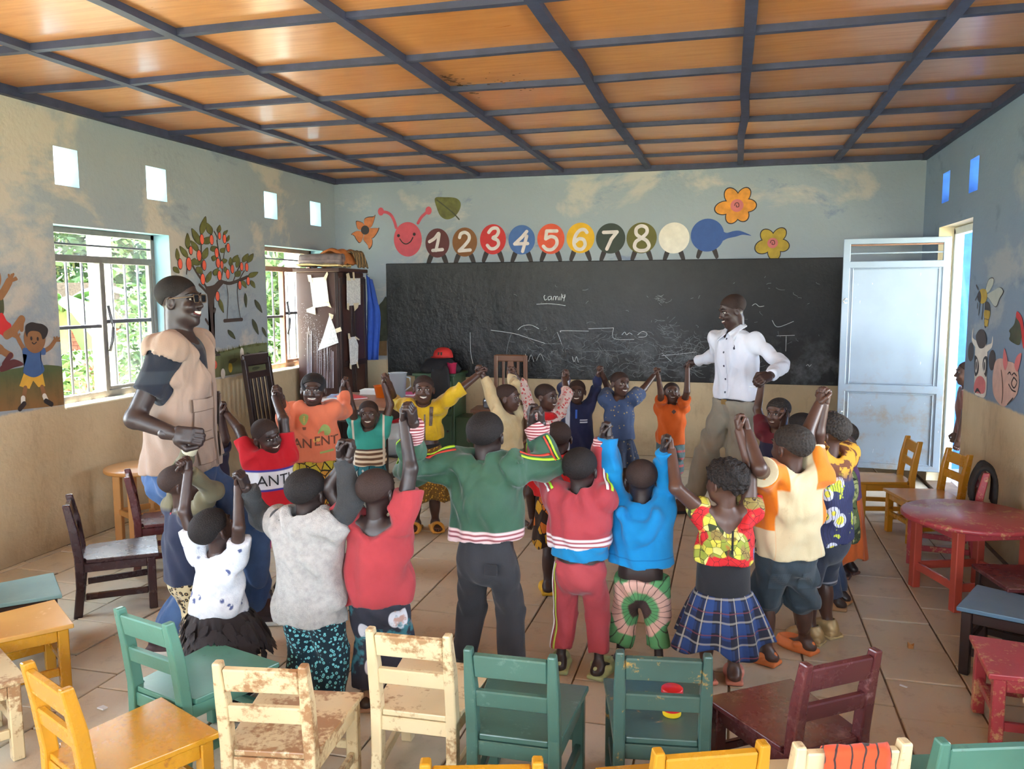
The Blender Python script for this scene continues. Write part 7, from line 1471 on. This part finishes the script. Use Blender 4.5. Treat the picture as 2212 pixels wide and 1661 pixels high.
skirt(p, wax('yellow_black_wax', C(206, 186, 60), C(220, 160, 60), C(150, 120, 50), C(36, 32, 28), 16), .66, .36, .125, .165, 10, .08, 'skirt'); shoes(p, plain('tan_slipper', C(176, 140, 100), .6), 'slide')
HH = p.HH; R = np.array([p.hx, p.hy, p.hz]); G = Grid(p.Hc-.7*HH, p.Hc+.7*HH, .005); G.add(ell(p.Hc+HH*(-.08*p.hy+.14*p.hz), V3(.40, .49, .39)*HH, R), .01); nb = nrm(p.hy*.62+p.hz*.55); c0 = p.Hc+HH*(.10*p.hy+.20*p.hz); G.cut(lambda X, Y, Z: np.abs((X-c0[0])*nb[0]+(Y-c0[1])*nb[1]+(Z-c0[2])*nb[2])-.09*HH); V, F = G.mesh(); fast_mesh('headband', p.loc(V), F, cloth('black_headband', C(36, 36, 40)), p.root)

p = pose('B3', (None, 5.30), .95, 160, (796, 894), L=hd('B3B2', e=(761, 884)), R=hd('B4B3', e=(843, 874)), hyaw=160)
make_person(p, 'small person in turquoise top with brown striped belly', 1, hair='shaved', smile=.9, hvox=.0036, slim=.74)
def _b3(n, c):
    z = zc(n); st_ = n.step(n.wave(9, .3, d='Z'), .45, .55); low = inv(n, n.step(z, .60, .603)); c = n.mix(low, c, n.mix(st_, C(226, 208, 178), C(110, 80, 60))); c = zband(n, c, .60, .612, C(90, 56, 48)); return n.mix(n.band(n.math('ABSOLUTE', n.xyz()[0]), .098, .113, .002), c, C(222, 210, 190))
shirt(p, cloth('turquoise_stripe', C(60, 160, 144), C(48, 140, 128), 4, mixf=_b3), 'tshirt', .49, sleeve='short', seed=35, e=.016); trousers(p, wax('teal_print', C(40, 110, 124), C(60, 130, 140), C(200, 200, 190), C(24, 60, 70), 12), waist=.51, to=1.7, e=.02); shoes(p, plain('brown_flip', C(120, 90, 70), .6), 'slide')

p = pose('B4', (None, 5.44), 1.13, 160, (915, 841), L=hd('B4B3', e=(852, 868)), R=hd('B5B4', e=(985, 847)), hyaw=160, hroll=2)
make_person(p, 'person in yellow blouse with arms spread wide', 1, hair='shaved', smile=1.0, hvox=.0036)
s_ = shirt(p, cloth('yellow_satin', C(224, 186, 30), C(200, 160, 20), 14, .55, fold=.9, weave=.4, sheen=.3), 'blouse', .665, sleeve='mid', amp=.005, seed=37, e=.016, sl_e=.016)
m_seq = plain('sequin_trim', C(110, 96, 84), .35, .5, 120, .6, 200, metal=.4)
for x in (-.055, .062): patch(s_, [(x-.013, .90), (x+.013, .90), (x*.85+.012, .77), (x*.85-.010, .77)], m_seq, 'sequin_strip', off=.004)
patch(s_, [(-.011, .85), (.0, .85), (.0, .67), (-.011, .67)], m_seq, 'zip_strip', off=.004)
ring_z(p, .595, .635, .118, .116, cloth('black_elastic', C(36, 34, 36)), 'waistband', dq=.85)
skirt(p, dots('gold_print', C(122, 90, 40), C(206, 160, 60), 60, .3, None), .62, .225, .118, .17, 16, .10, 'skirt', seed=6); shoes(p, plain('yellow_slide', C(226, 166, 72), .6), 'slide')

p = pose('B5', (None, 5.62), 1.05, 105, (1098, 859), L=hd('B5B4', e=(1064, 852)), R=hd('B6B5', e=(1112, 835)), hyaw=92)
make_person(p, 'person in grubby cream long-sleeved shirt, turned sideways', 1, hair='shaved', smile=.4, slim=.74)
shirt(p, cloth('grubby_cream_shirt', C(206, 190, 150), C(176, 150, 106), 5, fold=.8), 'shirt', .585, sleeve='long', cuff=.85, amp=.006, seed=41, e=.016); trousers(p, cloth('brown_grey_trousers', C(110, 96, 88)), waist=.50, to=1.8, e=.016); shoes(p, plain('grey_shoe_b5', C(100, 96, 94), .6), 'sneaker', m_white_steel)

p = pose('B6', (None, 5.98), 1.02, 150, (1181, 857), L=hd('B6B5', e=(1128, 832)), R=hd('B7B6', e=(1226, 852)), hyaw=112, hpitch=-5)
make_person(p, 'person in red and white patterned blouse with red scarf collar', 1, hair='shaved', smile=1.0)
s_ = shirt(p, dots('red_white_scroll', C(224, 200, 190), C(196, 54, 58), 46, .34, C(226, 206, 196)), 'blouse', .50, sleeve='long', cuff=.35, amp=.005, seed=43, e=.016)
G = Grid(p.Nb-.16, p.Nb+.16, .006); G.add(ell(p.Nb-UP*.012+p.f*.03, V3(.085, .075, .038), [p.rr, p.f, UP]), .01).add(cone(p.Nb-UP*.06, p.Nb+UP*.1, .04, .044), .008, True); V, F = G.mesh(); fast_mesh('red_scarf', p.loc(V), F, cloth('scarf_red', C(214, 34, 40), fold=.9), s_)
skirt(p, cloth('red_skirt', C(170, 50, 56)), .52, .2, .1, .16, 10, .1, 'skirt'); shoes(p, plain('red_slipper', C(150, 50, 50), .6), 'slide')

p = pose('B7', (None, 6.55), .98, 172, (1246, 846), L=hd('B7B6', e=(1216, 838)), R=hd('B8B7', e=(1288, 842)), hyaw=172)
make_person(p, 'person in navy shirt with a white vertical stripe', 1, hair='shaved', smile=.8, slim=.74)
def _b7(n, c):
    x, y, z = n.xyz(); c = n.mix(n.math('MULTIPLY', n.band(x, .052, .088, .003), n.step(y, -.02, 0)), c, C(206, 210, 220)); c = n.mix(n.math('MULTIPLY', n.band(x, -.09, -.03, .003), n.math('MULTIPLY', n.step(y, -.02, 0), n.math('ADD', n.band(z, .655, .665, .001), n.band(z, .674, .682, .001)))), c, C(210, 214, 224)); return c
s_ = shirt(p, cloth('navy_shirt', C(44, 48, 80), C(34, 38, 66), 4, mixf=_b7), 'shirt', .36, sleeve='long', boxy=.02, amp=.005, seed=47, e=.016); patch(s_, [(-.008, .76), (.008, .76), (.008, .69), (-.008, .69)], plain('placket_blue', C(60, 100, 190), .7), 'placket'); trousers(p, cloth('navy_trousers', C(50, 54, 76)), waist=.42, to=1.85, e=.016); shoes(p, plain('black_shoe_b7', C(40, 40, 42), .5), 'sneaker', m_black)

p = pose('B8', (None, 6.6), 1.04, 166, (1340, 829), L=hd('B8B7', e=(1314, 840)), R=hd('B9B8', e=(1390, 840)), hyaw=140, hroll=4)
make_person(p, 'person in dark denim dress with small flowers', 1, hair='shaved', smile=.9)
m_den = dots('denim_flower_print', C(70, 88, 124), C(170, 150, 110), 30, .16, None); m_den2 = dots('dark_denim_flower_print', C(58, 68, 92), C(160, 140, 104), 30, .16, None, fold=.9)
s_ = shirt(p, m_den, 'dress_top', .52, sleeve='short', e=.012, amp=.004, seed=51, sl_e=.02); skirt(p, m_den2, .54, .28, .098, .165, 12, .12, 'dress_skirt', seed=9); shoes(p, plain('brown_shoe_b8', C(90, 66, 56), .6), 'slide')

p = pose('B9', (None, 7.12), .94, 176, (1451, 849), L=hd('B9B8', e=(1428, 850)), R=hd('A2B9', e=(1484, 846)), hyaw=168, hpitch=14)
make_person(p, 'small person in orange T-shirt and knitted trousers looking up', 2, hair='shaved', smile=.4, slim=.74)
s_ = shirt(p, cloth('orange_tee', C(224, 104, 40), C(206, 90, 32), 4), 'tshirt', .40, sleeve='short', boxy=.02, amp=.005, seed=53); patch(s_, [(-.04, .69), (-.02, .71), (.0, .69), (-.02, .67)], plain('badge_dark', C(90, 60, 50), .7), 'badge')
trousers(p, cloth('knit_stripe_trousers', C(96, 120, 124), None, 20, mixf=lambda n, c: n.mix(n.math('MULTIPLY', n.step(n.wave(5, .5, d='Z'), .75, .8), n.step(n.noise(30, 2), .4, .5)), c, C(196, 96, 96)), weave=.5), waist=.42, to=1.6, e=.022, amp=.006); shoes(p, plain('grey_plimsoll', C(176, 180, 180), .7), 'sneaker', m_white_steel)

p = pose('R0', (None, 4.42), 1.0, -8, (1207, 946), hyaw=-5)
make_person(p, 'person in red top and yellow skirt standing inside the ring', 0, hair='shaved', face=False)
shirt(p, cloth('scarlet_top', C(206, 36, 40), fold=.9), 'top', .58, sleeve='short', boxy=.03, e=.02, neck_drop=-.02); skirt(p, wax('yellow_orange_wrap', C(226, 170, 40), C(220, 120, 40), C(60, 40, 30), C(40, 30, 28), 16), .60, .30, .11, .15, 9, .1, 'skirt'); shoes(p, plain('yellow_shoe', C(226, 180, 50), .6), 'slide')
# ---------------- child peeping in at the door
p = pose('D0', (1.955, 7.35), 1.15, -80, (2090, 806), hyaw=-88)
make_person(p, 'person peeping in from outside the steel door', 1, hair='shaved', smile=.2, grp='people at the door')
shirt(p, cloth('dusty_brown_shirt', C(126, 84, 76)), 'shirt', .55, sleeve='short'); trousers(p, cloth('dusty_shorts', C(110, 86, 80)), 'shorts', waist=.58, to=1.0, e=.02)

# ---------------- the man in the vest (left)
p = pose('A1', (-2.60, 3.40), 1.80, 72, (388, 650, -.02), L=dict(w=(418, 936, -.33), e=(291, 905), n=(0.3, 0.6, -.2), d=(.85, .3, .1), curl=(.7, 1.3, 1.0)), R=dict(w=(438, 905, .45), n=(0, 1, 0)), adult=True, hyaw=80, hpitch=2, pel=(392, 1010, -.03), fl=(-2.57, 3.22, 0, 60), fr=(-2.38, 3.62, 0, 80))
make_person(p, 'tall person in beige vest, glasses and jeans at the left', 3, hair='cropped', smile=1.25, grp='tall people in the ring', vox=.010, hvox=.0045, fvox=.0028, feet='none', slim=.74)
tee = shirt(p, cloth('navy_tshirt', C(40, 44, 56), C(32, 36, 46), 4, mixf=lambda n, c: n.mix(n.math('MULTIPLY', n.band(n.math('FRACT', n.math('MULTIPLY', zc(n), 7.0)), .1, .5, .03), .45), c, C(62, 70, 78))), 'tshirt', .98, sleeve='short', e=.008, sl_e=.012, amp=.004, seed=61, vox=.010, neck=1.35)
for a in p.arms.values(): a.spec['sl'] = .72
m_vest = cloth('beige_vest_cotton', C(166, 144, 128), C(150, 128, 114), 3, fold=1.0)
vest = shirt(p, m_vest, 'vest', .865, sleeve=None, e=.042, flare=.02, amp=.007, seed=62, vox=.010, neck=1.9, front_v=.13, armhole=.022, neck_drop=.02)
m_seam = plain('vest_seam', C(112, 90, 76), .9)
lpx = float(p.loc(p.Ch)[0])
def front_patch(tgt, x, z, w, hh, mat, name, off=.006):
    x += lpx; return patch(tgt, [(x-w, z+hh), (x+w, z+hh), (x+w, z-hh), (x-w, z-hh)], mat, name, off=off)
for sx in (1, -1):
    front_patch(vest, sx*.105, 1.12, .062, .068, m_seam, 'pocket_edge', .006); front_patch(vest, sx*.105, 1.12, .058, .064, m_vest, 'pocket', .010); front_patch(vest, sx*.105, 1.185, .070, .030, m_seam, 'flap_edge', .013); front_patch(vest, sx*.105, 1.188, .066, .028, m_vest, 'pocket_flap', .018); front_patch(vest, sx*.10, .96, .07, .055, m_seam, 'pocket_edge', .006); front_patch(vest, sx*.10, .96, .066, .051, m_vest, 'pocket', .010)
front_patch(vest, .012, 1.08, .004, .20, m_seam, 'zip_line', .006)
trousers(p, cloth('blue_jeans', C(70, 98, 140), C(52, 74, 112), 5, fold=.9), 'jeans', waist=.99, to=1.95, e=.022, flare=.018, amp=.010, vox=.010)
shoes(p, plain('black_red_trainer', C(60, 40, 44), .6, .5, 12), 'sneaker', m_white_steel)
def glasses(p):
    HH = p.HH; L_ = lambda x, y, z: p.Hc+HH*(x*p.hx+y*p.hy+z*p.hz); g = None; m_fr = plain('gold_grey_frame', C(120, 104, 84), .3, .05, metal=.6); m_ln = plain('dark_lens', C(30, 32, 38), .08, .05)
    for s in (-1, 1):
        pts = [p.loc(L_(s*.145+.105*a_, .415, .03+.075*b_)) for a_, b_ in ((-1, .7), (-.8, 1), (.8, 1), (1, .7), (.9, -.8), (.6, -1), (-.6, -1), (-.95, -.7), (-1, .7))]; fr_ = tube('frame', pts, .0028, m_fr, g or p.root, 6)
        if g is None: fr_.name = 'glasses'; g = fr_
        mesh_obj('lens', [tuple(q) for q in pts[:-1]], [tuple(range(8))], m_ln, g); tube('temple', [p.loc(L_(s*.25, .41, .07)), p.loc(L_(s*.31, .25, .06)), p.loc(L_(s*.335, -.02, .045)), p.loc(L_(s*.33, -.09, -.02))], .0026, m_fr, g, 6)
    tube('bridge', [p.loc(L_(-.04, .43, .06)), p.loc(L_(.04, .43, .06))], .0028, m_fr, g, 6)
glasses(p)
# ---------------- the teacher in the white shirt (right)
p = pose('A2', (.02, 6.46), 1.72, 222, (1582, 671, .0), L=hd('A2B9', e=(1546, 768), n=(-.2, .3, -1), d=(-.9, 0, -.1)), R=dict(w=CL['A2K13'], xyz=True, e=(1690, 790), n=(-.6, -.2, -.5), d=(-.75, -.3, -.25)), adult=True, hyaw=250, hpitch=-16, pel=(1592, 862, -.02), fl=(-.27, 6.42, 0, 235), fr=(.12, 6.58, 0, 215))
make_person(p, 'tall person in white shirt and khaki trousers by the blackboard', 0, hair='shaved', smile=.8, grp='tall people in the ring', vox=.010, hvox=.0045, fvox=.0028, feet='none', slim=.74)
m_ws = cloth('white_shirt_cotton', C(224, 228, 238), C(206, 212, 226), 3, .75, fold=.9)
sh_ = shirt(p, m_ws, 'shirt', .897, sleeve='long', e=.012, sl_e=.014, flare=-.002, amp=.007, seed=71, vox=.010, neck=1.15, cuff=.93)
for s in (-1, 1):
    c0 = p.Nb+p.rr*s*.045+p.f*.045; V_ = [p.Nb+p.rr*s*.0-p.f*.085+UP*.075, p.Nb+p.rr*s*.085-p.f*.02+UP*.06, p.Nb+p.rr*s*.085+p.f*.06+UP*.03, p.Nb+p.rr*s*.085+p.f*.115-UP*.045, p.Nb+p.rr*s*.015+p.f*.105+UP*.01, p.Nb+p.rr*s*.055+p.f*.02+UP*.07]
    o = mesh_obj('collar', [tuple(q) for q in p.loc(np.array(V_))], [(0, 1, 5), (1, 2, 5), (2, 3, 4), (2, 4, 5)], m_ws, sh_); o.modifiers.new('t', 'SOLIDIFY').thickness = .008
l0, l1 = p.loc(p.P), p.loc(p.Nb); bxz = lambda z: float(l0[0]+(l1[0]-l0[0])*(z-l0[2])/(l1[2]-l0[2]))
pl_k = patch(sh_, [(bxz(1.40)-.016, 1.40), (bxz(1.40)+.016, 1.40), (bxz(.91)+.016, .91), (bxz(.91)-.016, .91)], m_ws, 'placket', off=.004)
m_btn = plain('dark_button', C(40, 44, 66), .4)
for z in (1.35, 1.25, 1.15, 1.05, .95): patch(sh_, [(bxz(z)+math.cos(a_)*.008, z+math.sin(a_)*.008) for a_ in np.linspace(0, 6.283, 9)[:-1]], m_btn, 'button', off=.007)
patch(sh_, [(bxz(1.3)+a_, b_) for a_, b_ in ((-.075, 1.30), (-.066, 1.312), (-.068, 1.30), (-.062, 1.285), (-.07, 1.272), (-.08, 1.28), (-.074, 1.29))], m_btn, 'chest_emblem', off=.004)
tr = trousers(p, cloth('khaki_trousers', C(158, 152, 138), C(140, 134, 120), 3, fold=.9), waist=.89, to=1.95, e=.020, flare=.016, amp=.006, vox=.010)
bp = p.P+UP*(.885-p.P[2]); m_belt = plain('black_belt', C(34, 32, 34), .4)
ring_z(p, .858, .899, .178, .176, m_belt, 'belt', dq=.80, cz=bp); box('buckle', (float(p.loc(bp)[0]), float(p.loc(bp)[1])+.144, .879), (.05, .012, .04), plain('brass_buckle', C(170, 140, 90), .3, metal=.8), p.root, .003)
shoes(p, plain('brown_leather_shoe', C(84, 60, 50), .4), 'sneaker', m_black)
box('chalk_stick', (0, 0, 0), (.06, .012, .012), m_paper, None, .003); ck_ = bpy.data.objects['chalk_stick']; q = atY(1627, 836, 5.78); ck_.location = tuple(q); ck_.rotation_euler = (0, .15, .3); tag(ck_, "white chalk held by the person in the white shirt", 'chalk')
